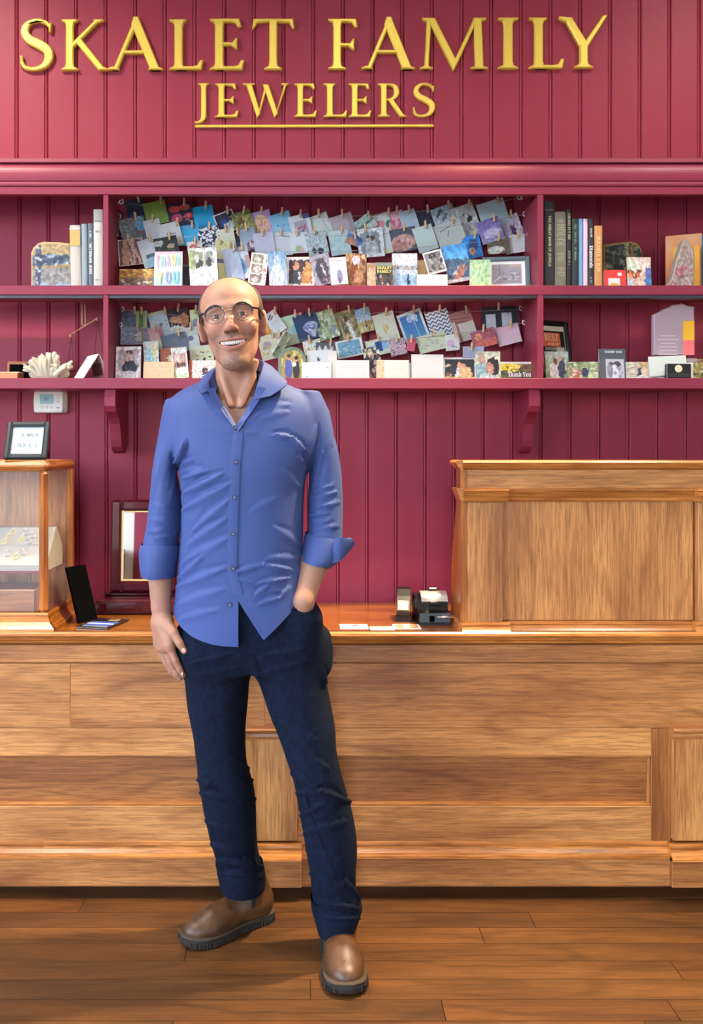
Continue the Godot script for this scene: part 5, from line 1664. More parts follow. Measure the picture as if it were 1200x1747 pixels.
	for i in 8:
		var top := i < 5
		words(lt[i], ty, 0.042, Vector3((-0.036 + 0.018 * i) if top else (-0.026 + 0.027 * (i - 5)), (0.03 + 0.0012 * i) if top else (-0.032 + 0.001 * i), 0.0045), Vector3.ZERO, mat(cols[i], 0.6), false, 0.0125 if top else 0.018)
	card(g, 317, 462, 16, 46, 0, S.call(0) + 0.01, "narrow black card with white lettering", [["b", "23232b"], ["t", 20, 35, 60, 45, 4, "8e8ea0"]], -99.0, st)
	card(p, 347, 455, 48, 67, 4, S.call(1), "white card with black and white couple photo above writing", [["b", "e8ece6"], ["e", 12, 30, 18, 26, "a8b480"], ["r", 18, 12, 34, 36, "8f9a7c"], ["r", 56, 12, 30, 38, "9aa09c"], ["e", 36, 40, 12, 12, "3c4240"], ["e", 72, 40, 9, 12, "444a4a"], ["e", 30, 26, 8, 8, "e0e0d8"], ["t", 10, 58, 80, 36, 7, "b8c0bc"]], -99.0, st)
	card(p, 441, 459, 30, 56, -7, S.call(2), "photo booth strip of three small pictures", bordered([["b", "e8e6da"], ["r", 10, 5, 62, 26, "98907a"], ["r", 10, 36, 62, 26, "a2958a"], ["r", 10, 67, 62, 26, "8c7e74"], ["e", 40, 20, 20, 8, "cfc8bc"], ["e", 44, 50, 22, 9, "d8d2ca"], ["e", 38, 82, 22, 8, "d2c4bc"], ["s", 75, 10, 18, 85, 20, 4, "c05a5a", "8fae8a", "dfe2d8"]], "ecebe0", 5, 5), -99.0, st)
	card(p, 474, 458, 31, 60, 3, S.call(3), "pale blue photograph of dancing bridal couple", [["g", "7aa2c4", "c2d2e2"], ["e", 50, 40, 20, 30, "b8cadc"], ["e", 48, 70, 36, 34, "d2dfec"], ["e", 55, 22, 8, 8, "c8d2de"]], -99.0, st)
	card(p, 513, 461, 48, 58, 0, S.call(1), "white bordered photograph of man in suit and blonde woman", bordered([["b", "4a343c"], ["e", 35, 78, 28, 40, "3c424c"], ["e", 74, 70, 22, 44, "c98a54"], ["e", 34, 28, 11, 14, "d29c74"], ["e", 74, 30, 11, 14, "e2ac7c"], ["e", 80, 40, 14, 24, "d8a458"], ["r", 42, 46, 8, 20, "e0dcd6"], ["r", 30, 84, 40, 12, "e8d8c8"]], "f0ece0", 10, 18), -99.0, st)
	card(p, 550, 460, 34, 54, 14, S.call(2), "grey photograph of embracing couple in dark coats", [["b", "a49fac"], ["e", 42, 55, 22, 40, "423f4a"], ["e", 62, 55, 18, 40, "524c58"], ["e", 38, 18, 8, 8, "5a4a44"], ["e", 58, 20, 8, 8, "4a3c38"], ["l", 52, 35, 62, 70, 5, "cfc8d0"], ["s", 20, 80, 70, 20, 8, 6, "b88a94", "7a727c"]], -99.0, st)
	card(g, 578, 462, 29, 48, 5, S.call(3), "white card with faint figure and red script", [["b", "dde4e2"], ["t", 12, 8, 70, 8, 1, "b06a5c"], ["e", 55, 70, 16, 24, "9a9cb8"], ["e", 52, 84, 8, 12, "8a6a9a"]], -99.0, st)
	card(p, 607, 460, 36, 57, -3, S.call(1), "warm amber photograph of couple among autumn leaves", [["g", "c8a478", "8a5a34"], ["s", 0, 0, 100, 100, 50, 7, "d89a50", "a86838", "e8c8a0", "7a4a2a"], ["e", 45, 55, 20, 30, "8e4e2a"], ["e", 65, 70, 22, 20, "c89068"], ["e", 50, 20, 20, 14, "e6dce0"]], -99.0, st)
	card(p, 635, 464, 18, 47, 0, S.call(2), "narrow photograph of woman in beige sequin dress", [["b", "b89a7a"], ["e", 50, 68, 40, 60, "e0bc94"], ["e", 50, 14, 18, 10, "c88e6c"], ["s", 10, 30, 80, 70, 26, 5, "ecd0a8", "cfa47c"]], -99.0, st)
	var sk := card(g, 656, 464, 29, 47, 0, S.call(3), "dark group card with yellow family name", [["b", "46504a"], ["r", 0, 88, 100, 12, "e6e8e4"], ["s", 0, 38, 100, 46, 40, 6, "6e3a36", "2c2e30", "8a5a4e", "c0a8a0", "505a54"], ["r", 0, 0, 100, 14, "8e9a8c"]], -99.0, st)
	words("SKALET", sk, 0.0105, Vector3(0, 0.027, 0.0045), Vector3.ZERO, mat(rgb(244, 226, 120), 0.6), false, 0.05)
	words("FAMILY", sk, 0.0105, Vector3(0, 0.014, 0.0045), Vector3.ZERO, mat(rgb(244, 226, 120), 0.6), false, 0.048)
	card(p, 691, 456, 43, 64, 0, S.call(1), "white topped beach photograph with small dark figure", [["g", "b2c8dc", "9cc2d8"], ["r", 0, 0, 100, 34, "eef0ea"], ["s", 0, 34, 100, 12, 24, 4, "c8a47c", "3e4450", "a8b4bc", "e4d2b8"], ["r", 0, 46, 100, 14, "cfdfec"], ["e", 64, 72, 5, 16, "24386a"]], -99.0, st)
	card(g, 726, 452, 26, 54, 0, S.call(0) + 0.012, "tan card standing behind black and white photograph", [["b", "d8b074"], ["s", 0, 0, 100, 100, 20, 8, "dcb87e", "cfa468"]], -99.0, st)
	card(p, 742, 447, 33, 40, 15, S.call(2), "black and white bordered photograph tilted above cream card", bordered([["b", "8c8a88"], ["s", 0, 0, 100, 100, 40, 8, "5c5654", "b8b6b2", "3e3a3a", "a0968e"]], "ecebe4", 8, 8), -99.0, st)
	card(g, 738, 477, 52, 25, 0, S.call(3) - 0.012, "low blank cream card", [["b", "ecebdc"], ["l", 12, 50, 30, 49, 1, "c8c4ae"], ["l", 34, 62, 44, 61, 1, "c8c4ae"]], -99.0, st)
	card(p, 780, 449, 42, 66, 10, S.call(1), "blue sky and lake photograph with ringed hand", [["g", "4aa4ea", "8cc4f2"], ["r", 0, 42, 100, 58, "50708e"], ["e", 20, 46, 60, 10, "46627e"], ["s", 0, 60, 60, 40, 20, 6, "8a8c86", "3c4248", "b8b4ac"], ["l", 35, 96, 62, 70, 14, "b0705a"], ["l", 60, 72, 66, 52, 5, "b87a62"], ["l", 66, 74, 78, 56, 5, "c08468"], ["l", 68, 78, 86, 66, 5, "b87a62"], ["r", 0, 90, 100, 10, "cfcac8"]], -99.0, st)
	card(g, 820, 464, 35, 51, 0, S.call(3) - 0.01, "pale green marbled card before a slate picture frame", [["b", "b8dcae"], ["s", 0, 0, 100, 100, 90, 6, "a4d29a", "cfe8bc", "d6dca4", "8cc48c"]], -99.0, st)
	var ft := thing("framed_sketch", "slate grey frame with white mat and pencil sketch on shelf", "picture frame", Vector3(xu(865, 3.20), yv(487, DSH), -3.20), Vector3(-6, -3, 1))
	frame_parts(ft, 0.162, 0.118, 0.014, 0.014, mat(rgb(88, 108, 112), 0.5))
	part("mat_board", boxmesh(Vector3(0.136, 0.092, 0.003)), M.white, ft, Vector3(0, 0.059, -0.002))
	var skr := paint([["b", "a8a6ac"], ["r", 60, 0, 40, 16, "c4b2a4"], ["l", 5, 90, 30, 62, 4, "e2e2e8"], ["l", 0, 20, 26, 30, 3, "7c7a84"], ["l", 26, 0, 28, 60, 3, "7c7a84"], ["e", 66, 60, 26, 22, "bab8c2"], ["l", 40, 50, 80, 34, 2, "6c6a76"], ["l", 46, 70, 90, 56, 2, "74727e"], ["s", 40, 36, 56, 44, 24, 4, "9a98a4", "c8c6d0", "86848e"]])
	var sq := MB.new()
	sq.uvquad(Vector3(-0.05, -0.034, 0), Vector3(0.05, -0.034, 0), Vector3(0.05, 0.034, 0), Vector3(-0.05, 0.034, 0), skr)
	part("sketch", sq.mesh(), paper, ft, Vector3(0.002, 0.058, 0.0004))
	cards_lower(A, B, C, S, st)

func cards_lower(A: Callable, B: Callable, C: Callable, S: Callable, st: String) -> void:
	var g := "greeting_card"
	var p := "photograph"
	var D := func(i: int) -> float: return 3.205 - 0.007 * (i % 4)
	card(p, 222, 552, 36, 44, 2, A.call(1), "dim grey blue photograph in the lower shelf corner", [["g", "4a4a60", "8088a0"], ["e", 60, 40, 20, 40, "6a7088"]], 8)
	card(g, 242, 552, 20, 44, 2, A.call(2), "narrow green striped card", [["b", "a8c08c"], ["r", 30, 0, 34, 100, "5f8a4a"], ["r", 82, 0, 10, 100, "c8d4a8"]], 0)
	card(g, 272, 553, 32, 44, 15, A.call(3), "pale blue beach card with cream edge", [["b", "c2d4dc"], ["r", 0, 0, 100, 12, "dcdcae"], ["s", 40, 40, 50, 20, 10, 4, "6a7c8c", "8ea0ac"], ["r", 0, 60, 60, 40, "e0a0a8"]], 10)
	card(p, 302, 547, 40, 42, 8, A.call(1), "brown photograph of hands exchanging a ring", [["b", "33283a"], ["e", 50, 45, 32, 16, "c08a60"], ["e", 80, 50, 20, 30, "b4764e"], ["l", 25, 52, 65, 44, 6, "d2a078"], ["l", 25, 62, 65, 52, 6, "c89068"], ["e", 45, 86, 36, 16, "dfe4d8"]], 2)
	card(g, 334, 547, 18, 38, 5, A.call(2), "pale green card half hidden by the man's ear", [["b", "b8caa0"], ["e", 50, 70, 30, 30, "8c94a8"]], 0)
	card(g, 469, 550, 24, 40, 35, A.call(3), "small white card with black marks tilted by his ear", [["b", "dfe8e4"], ["l", 25, 25, 55, 15, 5, "323a46"], ["l", 35, 32, 62, 24, 4, "323a46"], ["t", 25, 42, 50, 40, 4, "6a767c"]], 0)
	card(g, 463, 566, 26, 36, 30, A.call(0) + 0.002, "yellow orange card behind the marked white one", [["b", "e8b84a"], ["s", 0, 0, 100, 100, 16, 8, "f0c860", "d8a43a"]], 6)
	card(g, 501, 562, 42, 50, 16, A.call(1), "pastel map card in mint and pink", [["b", "c8dcbc"], ["r", 0, 0, 100, 18, "a8ceb4"], ["s", 0, 20, 100, 80, 26, 11, "d8dcb0", "8fd0cc", "e8b4ac", "c6e0c4"], ["e", 60, 50, 18, 14, "6cc8cc"], ["r", 82, 0, 18, 14, "e4a4a8"]], 3)
	var dc := card(g, 525, 557, 42, 45, 17, A.call(2), "dark blue card with large faceted diamond", [["b", "26406a"], ["e", 62, 48, 26, 14, "a8bcd8"], ["l", 36, 52, 66, 88, 12, "8a9cc4"], ["l", 86, 50, 66, 88, 10, "b8b8b0"], ["l", 60, 52, 66, 88, 10, "c2cce0"], ["s", 38, 38, 48, 30, 40, 3, "e8eef6", "6478b0", "d8b8c0", "4a62a0"]], 3)
	card(p, 557, 554, 35, 50, 18, A.call(3), "sage green photograph of pale roses", [["b", "9eb088"], ["e", 50, 35, 26, 20, "c0ccb0"], ["s", 0, 0, 100, 100, 40, 8, "b4c49c", "7f9468", "d2dcc4"], ["e", 75, 70, 16, 12, "8e9a9e"]], 4)
	card(p, 593, 555, 38, 52, 15, A.call(1), "brown forest wedding photograph with waterfall gown", [["b", "8c7c54"], ["s", 0, 0, 100, 100, 50, 7, "a8946a", "6a6644", "c4a878", "585a3c"], ["l", 55, 40, 66, 90, 14, "d8dcd4"], ["l", 22, 40, 24, 90, 8, "c8aa80"], ["e", 50, 30, 9, 9, "5a4434"]], 3)
	card(p, 622, 546, 25, 42, 15, A.call(2), "small lake photograph above a yellow strip", [["g", "8ab0d4", "d8d8c0"], ["r", 0, 55, 100, 45, "b8ac6a"], ["s", 0, 60, 100, 30, 14, 8, "3e3c30", "d8cca0", "8a7444"]], 0)
	card(g, 659, 559, 37, 52, 16, A.call(3), "cream card with small golden motif", [["b", "d8dcc4"], ["e", 50, 52, 14, 12, "d2c684"], ["s", 38, 40, 26, 26, 14, 4, "c8b464", "dcd6a8"]], 0)
	card(g, 706, 558, 43, 56, 20, A.call(1), "white bordered card with blue dandelion print", bordered([["g", "2f6cb0", "5aa4c8"], ["e", 56, 22, 22, 13, "c8dcf0"], ["s", 36, 12, 40, 22, 20, 4, "e8f2fa", "a8c8e8"], ["l", 56, 30, 40, 92, 4, "6a86cc"], ["l", 60, 30, 62, 92, 4, "8ac0d8"], ["l", 52, 34, 26, 80, 4, "4a78c4"]], "e2ecec", 10, 10), 0)
	card(g, 750, 553, 39, 48, 16, A.call(2), "navy and white chevron card", [["b", "e8ecf0"], ["z", "5a6c86"]], 0)
	card(g, 791, 556, 40, 52, 17, A.call(3), "dusty rose card with wavy lines and blank label", [["b", "b47c78"], ["l", 10, 20, 90, 30, 4, "9a5c5c"], ["l", 10, 30, 90, 42, 4, "8a5254"], ["r", 30, 40, 70, 60, "dcd8ca"], ["r", 0, 30, 20, 70, "ccc2b4"]], 5)
	card(g, 853, 546, 62, 46, 3, A.call(1), "black card holding two white notes", [["b", "1c2230"], ["r", 12, 28, 28, 72, "c8ccd6"], ["r", 56, 24, 28, 76, "c8ccd6"], ["e", 26, 90, 6, 6, "6a6e76"], ["e", 66, 88, 6, 6, "4a4e56"], ["s", 0, 0, 100, 20, 8, 6, "242c3c", "303848"]], -2)
	# middle string
	card(p, 231, 573, 50, 30, 0, B.call(1), "grey photograph of a dog", [["b", "9296a2"], ["e", 68, 50, 16, 40, "a08a7c"], ["e", 62, 52, 10, 30, "cfc6bc"], ["t", 5, 10, 50, 80, 6, "84889a"]], 4)
	card(g, 266, 582, 18, 46, 15, B.call(2), "narrow rose and cream strip card", [["g", "d8909a", "dcd8b0"], ["r", 0, 50, 100, 50, "d6d8ac"]], -2)
	card(g, 299, 586, 42, 34, 14, B.call(3), "plain slate grey card below the hands photograph", [["b", "6a7686"], ["s", 0, 0, 100, 100, 20, 8, "707c8c", "64707e"]], 6)
	card(g, 325, 575, 28, 34, 10, B.call(1), "pale card with one violet flower", [["b", "ccd2c8"], ["e", 52, 55, 16, 13, "6c668c"], ["s", 0, 0, 100, 100, 14, 6, "d6dcd0", "c0c8c0"]], 0)
	card(g, 461, 592, 36, 42, 15, B.call(2), "cream collage card beside the man's neck", [["b", "e0dcb8"], ["e", 40, 40, 20, 16, "b8a8a8"], ["s", 0, 50, 100, 50, 20, 6, "d8c070", "a8a480", "ecE8d0"]], 4)
	card(p, 480, 588, 16, 48, -30, B.call(3), "narrow white edged photograph slanting down", [["b", "e8ecd8"], ["r", 20, 0, 80, 100, "8a9070"], ["s", 20, 0, 80, 100, 14, 12, "5a6048", "b8b890"]], -4)
	card(p, 533, 592, 30, 24, 12, B.call(1), "small cream photograph of a hat below the diamond card", [["b", "e4e0c8"], ["e", 70, 40, 20, 14, "d2e4d8"], ["l", 60, 55, 95, 48, 4, "40464a"], ["e", 30, 70, 20, 20, "e0b890"]], -5)
	card(p, 556, 594, 34, 20, 0, B.call(2), "strip of dark couple photographs", [["b", "5a5a60"], ["e", 20, 60, 8, 30, "d8d8d4"], ["e", 50, 60, 8, 30, "e0e0da"], ["e", 80, 60, 10, 30, "b8b2a8"]], 8)
	card(g, 597, 594, 46, 30, 12, B.call(3), "white bordered watery blue print", bordered([["b", "7aaac0"], ["s", 0, 0, 100, 100, 40, 7, "8fbccc", "6494b0", "a8ccd4"]], "ecece0", 9, 9), -4)
	card(g, 646, 592, 42, 28, 14, B.call(1), "cream card with two blue colour squares", [["b", "dde2c8"], ["r", 10, 35, 35, 50, "7ab4d8"], ["r", 40, 18, 26, 60, "1e4290"], ["r", 66, 20, 26, 50, "8ebcd8"]], 0)
	card(g, 679, 592, 28, 28, 12, B.call(2), "small mauve speckled card beside a coral one", [["b", "c8a8ae"], ["s", 0, 0, 100, 100, 70, 4, "7a5a66", "e8dcdc", "9a8a8a"]], -2)
	card(g, 702, 588, 14, 22, -10, B.call(3), "small plain coral red card", [["b", "e25a74"]], 0)
	card(g, 738, 584, 50, 30, 14, B.call(1), "pale card with botanical sketch", [["b", "dce0c0"], ["s", 0, 20, 100, 70, 30, 6, "c8cea4", "b4c0b4", "e8e8cc", "c8b8c8"]], 2)
	card(g, 772, 584, 24, 28, 5, B.call(2), "white card with pink blossom and dark dots", [["b", "e2e2d4"], ["e", 40, 55, 26, 22, "e2b0d0"], ["s", 50, 0, 50, 100, 14, 4, "4a4a40", "b8d0b0"]], 6)
	card(p, 826, 577, 41, 30, 15, B.call(3), "orange and plum sunset photograph", [["b", "a85468"], ["e", 30, 35, 16, 20, "e8926a"], ["e", 60, 80, 50, 24, "e0705c"], ["s", 0, 50, 100, 50, 16, 7, "d8685c", "c05a60"]], -1)
	card(g, 868, 571, 40, 33, 14, B.call(1), "plain pastel pink card", [["g", "e2b4cc", "dcc4c0"], ["s", 0, 0, 100, 100, 20, 9, "e4bcd0", "dcc8c4"]], 3)
	card(g, 808, 602, 36, 22, 0, C.call(2), "plain pale lavender card lying behind the couple photo", [["b", "b2b4c8"]], -3)
	# leaning and standing row
	card(p, 258, 602, 26, 40, 4, D.call(0) + 0.02, "pastel swirl card behind the kraft card", [["b", "d8dcd0"], ["e", 40, 60, 22, 30, "a8d8e0"], ["e", 70, 40, 18, 30, "e8d8a0"]], -99.0, st)
	card(p, 290, 606, 34, 26, 10, D.call(0) + 0.026, "brown photograph behind the kraft card", [["b", "a85a38"], ["e", 70, 70, 36, 24, "d8c8a8"], ["e", 80, 80, 14, 12, "a8c0c8"]], -99.0, st)
	card(p, 219, 616, 43, 58, 0, D.call(1), "instant photograph of person in dark jacket before a sign", bordered([["b", "b8b0b0"], ["r", 0, 8, 100, 14, "b89a9a"], ["e", 55, 74, 30, 34, "34384a"], ["e", 52, 32, 10, 13, "d0a494"], ["r", 42, 14, 22, 10, "3a3c48"], ["s", 10, 60, 80, 30, 10, 5, "5c6070", "a8a8b0"]], "eae8ea", 10, 26), -99.0, st)
	card(g, 271, 630, 53, 31, 0, D.call(3), "plain kraft tan card", [["b", "cdb48c"], ["s", 0, 0, 100, 100, 30, 6, "d0b890", "c8ae86"]], -99.0, st)
	card(p, 307, 619, 27, 54, 6, D.call(2), "white folded card with brown bench photo", [["b", "dedfd4"], ["r", 10, 20, 80, 45, "b89484"], ["r", 30, 50, 60, 14, "5e4036"], ["e", 40, 34, 20, 12, "d8b8ac"], ["r", 0, 86, 100, 14, "c8dcb4"]], -99.0, st)
	card(p, 345, 629, 46, 34, 0, D.call(1), "red edged family photograph card by his shoulder", [["b", "e4d8cc"], ["r", 0, 0, 14, 100, "c86a5a"], ["e", 62, 62, 12, 30, "4c3434"], ["e", 62, 34, 6, 8, "d0a088"], ["s", 40, 40, 50, 50, 10, 6, "d8a898", "eae2da"]], -99.0, st)
	card(g, 344, 603, 40, 28, 6, D.call(0) + 0.03, "green and gold patterned card behind family photograph", [["b", "d0d4b0"], ["s", 0, 40, 100, 60, 20, 6, "4a4a30", "d8a850", "e8e8d0"]], -99.0, st)
	# arched frame
	var af := thing("arched_frame", "green arched photo frame with wedding couple", "picture frame", Vector3(xu(499, 3.19), yv(645, DSH), -3.19), Vector3(-6, 3, 0))
	var am := MB.new()
	var P := PackedVector2Array([Vector2(-0.048, 0), Vector2(0.048, 0)])
	for i in 13:
		var a := PI * i / 12.0
		P.append(Vector2(0.048 * cos(a), 0.068 + 0.048 * sin(a)))
	am.prism(P, -0.008, 0.004, 0.003)
	part("frame", am.mesh(), mat(rgb(112, 128, 106), 0.6), af)
	var rc := paint([["b", "b09a58"], ["s", 0, 0, 100, 60, 40, 7, "d8c878", "8c8a48", "e4dca0"], ["e", 34, 66, 17, 34, "5a64a8"], ["e", 68, 70, 15, 34, "35382f"], ["e", 36, 28, 8, 9, "c89a80"], ["e", 66, 34, 8, 8, "d0a488"], ["e", 36, 22, 8, 6, "3c3028"], ["e", 68, 28, 9, 7, "342820"], ["e", 58, 50, 10, 8, "ecece4"]])
	var ph := MB.new()
	var Q := PackedVector2Array([Vector2(-0.037, 0.006), Vector2(0.037, 0.006)])
	for i in 13:
		var a := PI * i / 12.0
		Q.append(Vector2(0.037 * cos(a), 0.066 + 0.037 * sin(a)))
	ph.prism(Q, 0.002, 0.0048, 0.0002)
	for i in ph.v.size(): ph.t[i] = rc.position + Vector2(ph.v[i].x / 0.076 + 0.5, 1.0 - (ph.v[i].y - 0.004) / 0.1) * rc.size
	part("photo", ph.mesh(), paper, af)
	card(g, 540, 631, 50, 30, 0, D.call(3), "white card printed with lines of writing beside arched frame", [["b", "e6eaea"], ["t", 14, 14, 74, 70, 6, "aab6bc"], ["e", 88, 30, 4, 5, "a8aeb8"], ["e", 20, 82, 5, 4, "a8aeb8"]], -99.0, st)
	card(g, 546, 608, 44, 22, 4, D.call(1) + 0.014, "white card with tiny black rabbit print", [["b", "e4e8e4"], ["e", 45, 70, 6, 18, "50565a"], ["e", 48, 60, 3, 10, "cfd4d4"]], -99.0, st)
	card(g, 568, 622, 16, 48, 3, D.call(2), "narrow folded white card seen from its side", [["g", "e8e8dc", "c8ccbc"]], -99.0, st)
	card(p, 594, 606, 50, 20, 0, D.call(1) + 0.01, "photograph of people with red striped flag", [["b", "8a9a98"], ["r", 34, 40, 30, 60, "d09a98"], ["s", 0, 30, 100, 70, 16, 6, "6a7a70", "b8c0bc", "c87878"]], -99.0, st)
	card(g, 602, 630, 57, 34, 0, D.call(2), "white letter with neat rows of handwriting", [["b", "e8e8dc"], ["t", 8, 12, 84, 78, 8, "b4b8b4"]], -99.0, st)
	card(p, 637, 618, 28, 52, 10, D.call(0) + 0.012, "dark group photograph between two letters", [["b", "463c38"], ["s", 0, 0, 100, 30, 16, 8, "d8c8a0", "a89a78", "dce0dc"], ["s", 0, 30, 100, 70, 20, 8, "2a2628", "8a5a50", "c0a8a0"]], -99.0, st)
	card(g, 671, 629, 56, 34, 0, D.call(3), "cream invitation with gold scroll panel", [["b", "ecebd8"], ["r", 2, 4, 22, 92, "e4cfa0"], ["s", 4, 8, 18, 84, 20, 5, "dcb880", "e8dab8"], ["t", 38, 30, 50, 20, 2, "d8cfb8"], ["r", 97, 0, 3, 100, "c8c4b0"]], -99.0, st)
	card(g, 686, 604, 34, 30, 0, D.call(1) + 0.012, "white and black scribbled card behind invitation", [["b", "dfe4de"], ["l", 20, 20, 40, 80, 4, "4a504e"], ["l", 40, 30, 60, 90, 3, "5a605e"], ["e", 30, 40, 12, 14, "3c4240"], ["e", 30, 40, 7, 9, "dfe4de"]], -99.0, st)
	card(g, 730, 624, 55, 44, 0, D.call(2), "blank white tent card", [["b", "e8ebe0"], ["s", 0, 0, 100, 100, 12, 10, "e6e9de", "eaede4"]], -99.0, st)
	card(g, 769, 606, 42, 40, 0, D.call(0) + 0.016, "blank pale card behind the wedding photograph", [["b", "e0e0dc"], ["s", 0, 0, 100, 30, 8, 7, "ead8dc", "e0dcd4"]], -99.0, st)
	card(p, 785, 627, 54, 37, 0, D.call(1), "white bordered photograph of kissing bride and groom", bordered([["b", "262c28"], ["e", 34, 60, 16, 34, "2c3236"], ["e", 46, 66, 8, 30, "dfe0e4"], ["e", 68, 66, 20, 30, "e0b884"], ["e", 48, 26, 8, 11, "d89a78"], ["e", 60, 32, 8, 10, "e0a484"], ["s", 4, 30, 16, 50, 8, 5, "8a5a3c", "c8b8a0"], ["r", 0, 84, 100, 10, "d8b878"]], "eeeee6", 4, 6), -99.0, st)
	card(p, 833, 621, 42, 49, 0, D.call(2), "selfie photograph of grey haired man and dark haired woman", [["b", "d4d4b8"], ["e", 26, 22, 17, 18, "a8a490"], ["e", 28, 34, 14, 16, "c8a08c"], ["e", 20, 84, 34, 44, "8eb0b4"], ["e", 68, 56, 26, 34, "2a2226"], ["e", 58, 58, 16, 20, "c88c74"], ["e", 56, 66, 7, 3, "f0e8e4"], ["e", 50, 94, 34, 18, "c8d4d0"]], -99.0, st)
	card(g, 876, 602, 46, 30, 0, D.call(0) + 0.01, "autumn leaf card with white script panel", [["b", "b8904c"], ["s", 0, 10, 100, 80, 70, 6, "c8702e", "d89a4a", "8a7a3c", "a85a38", "d8c088"], ["r", 0, 0, 100, 8, "dfe4e0"], ["r", 66, 30, 24, 60, "e4d8c4"], ["t", 68, 34, 20, 50, 5, "b0a08c"]], -99.0, st)
	var yc := card(g, 882, 630, 55, 31, 0, D.call(3), "card of yellow flowers with white thank you script", [["b", "6a6a48"], ["r", 0, 0, 100, 14, "e4e2d4"], ["s", 0, 14, 60, 40, 50, 6, "f0d838", "e8c828", "f4e878"], ["s", 60, 14, 40, 40, 20, 5, "8a5a44", "b88a5c", "5a4a3a"], ["s", 0, 56, 100, 44, 30, 6, "4a4e3c", "5c6048", "3c4034"]], -99.0, st)
	words("Thank You", yc, 0.017, Vector3(0.008, -0.014, 0.0045), Vector3.ZERO, M.white, true, 0.08, "lettering", true)
	# right bay, lower shelf
	var rg := "cards in the right shelf bay"
	card(p, 951, 620, 40, 49, 0, D.call(2), "photograph of sitting bride and groom in meadow", [["g", "c8d2cc", "8a9a68"], ["e", 40, 70, 22, 36, "e0d6d0"], ["e", 70, 60, 16, 34, "3c4258"], ["e", 46, 36, 8, 10, "b8806a"], ["e", 62, 26, 8, 10, "d0a894"], ["e", 44, 32, 10, 9, "6a4434"], ["t", 55, 90, 38, 10, 1, "eceae4"]], -99.0, rg)
	card(p, 935, 628, 12, 38, 0, D.call(0) + 0.012, "narrow autumn photograph beside shelf divider", [["b", "9a9a5c"], ["s", 0, 0, 100, 100, 24, 12, "b8863c", "6c7a44", "d8c890", "a85a3a"]], -99.0, rg)
	card(p, 995, 630, 51, 31, 0, D.call(3), "photograph of a couple holding wedding bouquets", [["b", "9aa878"], ["s", 0, 0, 100, 60, 30, 7, "b8c49c", "7a8c60", "d4dcc4"], ["s", 8, 40, 40, 50, 24, 7, "ece4dc", "d09a84", "c07a60"], ["e", 58, 60, 12, 26, "38405c"], ["e", 30, 84, 12, 14, "c07858"], ["r", 66, 60, 34, 40, "d0d4ac"]], -99.0, rg)
	var tk := card(g, 1046, 618, 46, 54, 0, D.call(1), "grey thank you card with black and white family photo", [["b", "64686e"], ["r", 24, 34, 68, 64, "c8c8d4"], ["e", 44, 52, 10, 10, "5a5a62"], ["e", 66, 50, 14, 10, "4a4a52"], ["e", 56, 74, 14, 24, "e6e6f0"], ["e", 40, 70, 10, 22, "8a8a98"], ["s", 26, 60, 60, 36, 14, 6, "dcdce8", "a0a0b0"]], -99.0, rg)
	words("THANK YOU", tk, 0.0075, Vector3(0.002, 0.042, 0.0045), Vector3.ZERO, M.white, false, 0.06)
	card(p, 1103, 630, 68, 31, 0, D.call(2), "wide photograph of couple kissing beside logs", [["b", "c2a67c"], ["r", 0, 0, 34, 100, "c6c4ac"], ["s", 44, 0, 56, 100, 24, 8, "d2b688", "b4966c", "c8a87c"], ["e", 36, 70, 8, 40, "48484e"], ["e", 46, 56, 8, 30, "e4c8b0"], ["e", 44, 90, 16, 20, "ece6e0"], ["l", 0, 40, 34, 24, 3, "9a8a70"]], -99.0, rg)
	card(g, 1140, 624, 64, 34, 2, 3.153, "white envelope leaning before the crystal award", [["b", "dde4d8"]], -99.0, rg)
	card(p, 1196, 627, 36, 36, 0, D.call(1), "autumn couple photograph at the shelf end", [["b", "a8a058"], ["s", 0, 0, 100, 100, 50, 8, "c8b870", "7a7a40", "dcd0a0", "8c6a3c", "5a5a34"]], -99.0, rg)
	# right bay, top shelf: plain stand-in for the printed figure card, and the bridal hands card
	card(g, 1050, 471, 38, 32, 0, 3.16, "small red card with plain white shapes before dark agate", [["b", "e23a34"], ["e", 72, 24, 10, 9, "f2e4e2"], ["r", 20, 46, 52, 40, "e8e4e2"], ["e", 46, 84, 20, 14, "e8a84a"]], -99.0, "cards in the right shelf bay")
	card(p, 1091, 460, 42, 55, 0, 3.17, "photograph of bride's bouquet and joined hands", [["b", "d8c0b0"], ["s", 0, 10, 45, 40, 24, 8, "dfe4d0", "f0ece4", "b8c89c"], ["s", 0, 40, 50, 24, 16, 6, "8a3c2c", "c86a3c", "5c2c28"], ["e", 14, 56, 9, 7, "e8923c"], ["e", 70, 28, 24, 22, "ecd4c4"], ["r", 76, 36, 24, 30, "5a6ca8"], ["l", 30, 92, 62, 64, 9, "e2b8a4"], ["r", 70, 66, 30, 34, "4a7ab8"], ["e", 58, 84, 16, 10, "e8c4b0"], ["r", 0, 74, 26, 26, "c2c4d0"]], -99.0, "cards in the right shelf bay")
	paper.albedo_texture = ImageTexture.create_from_image(sheet)

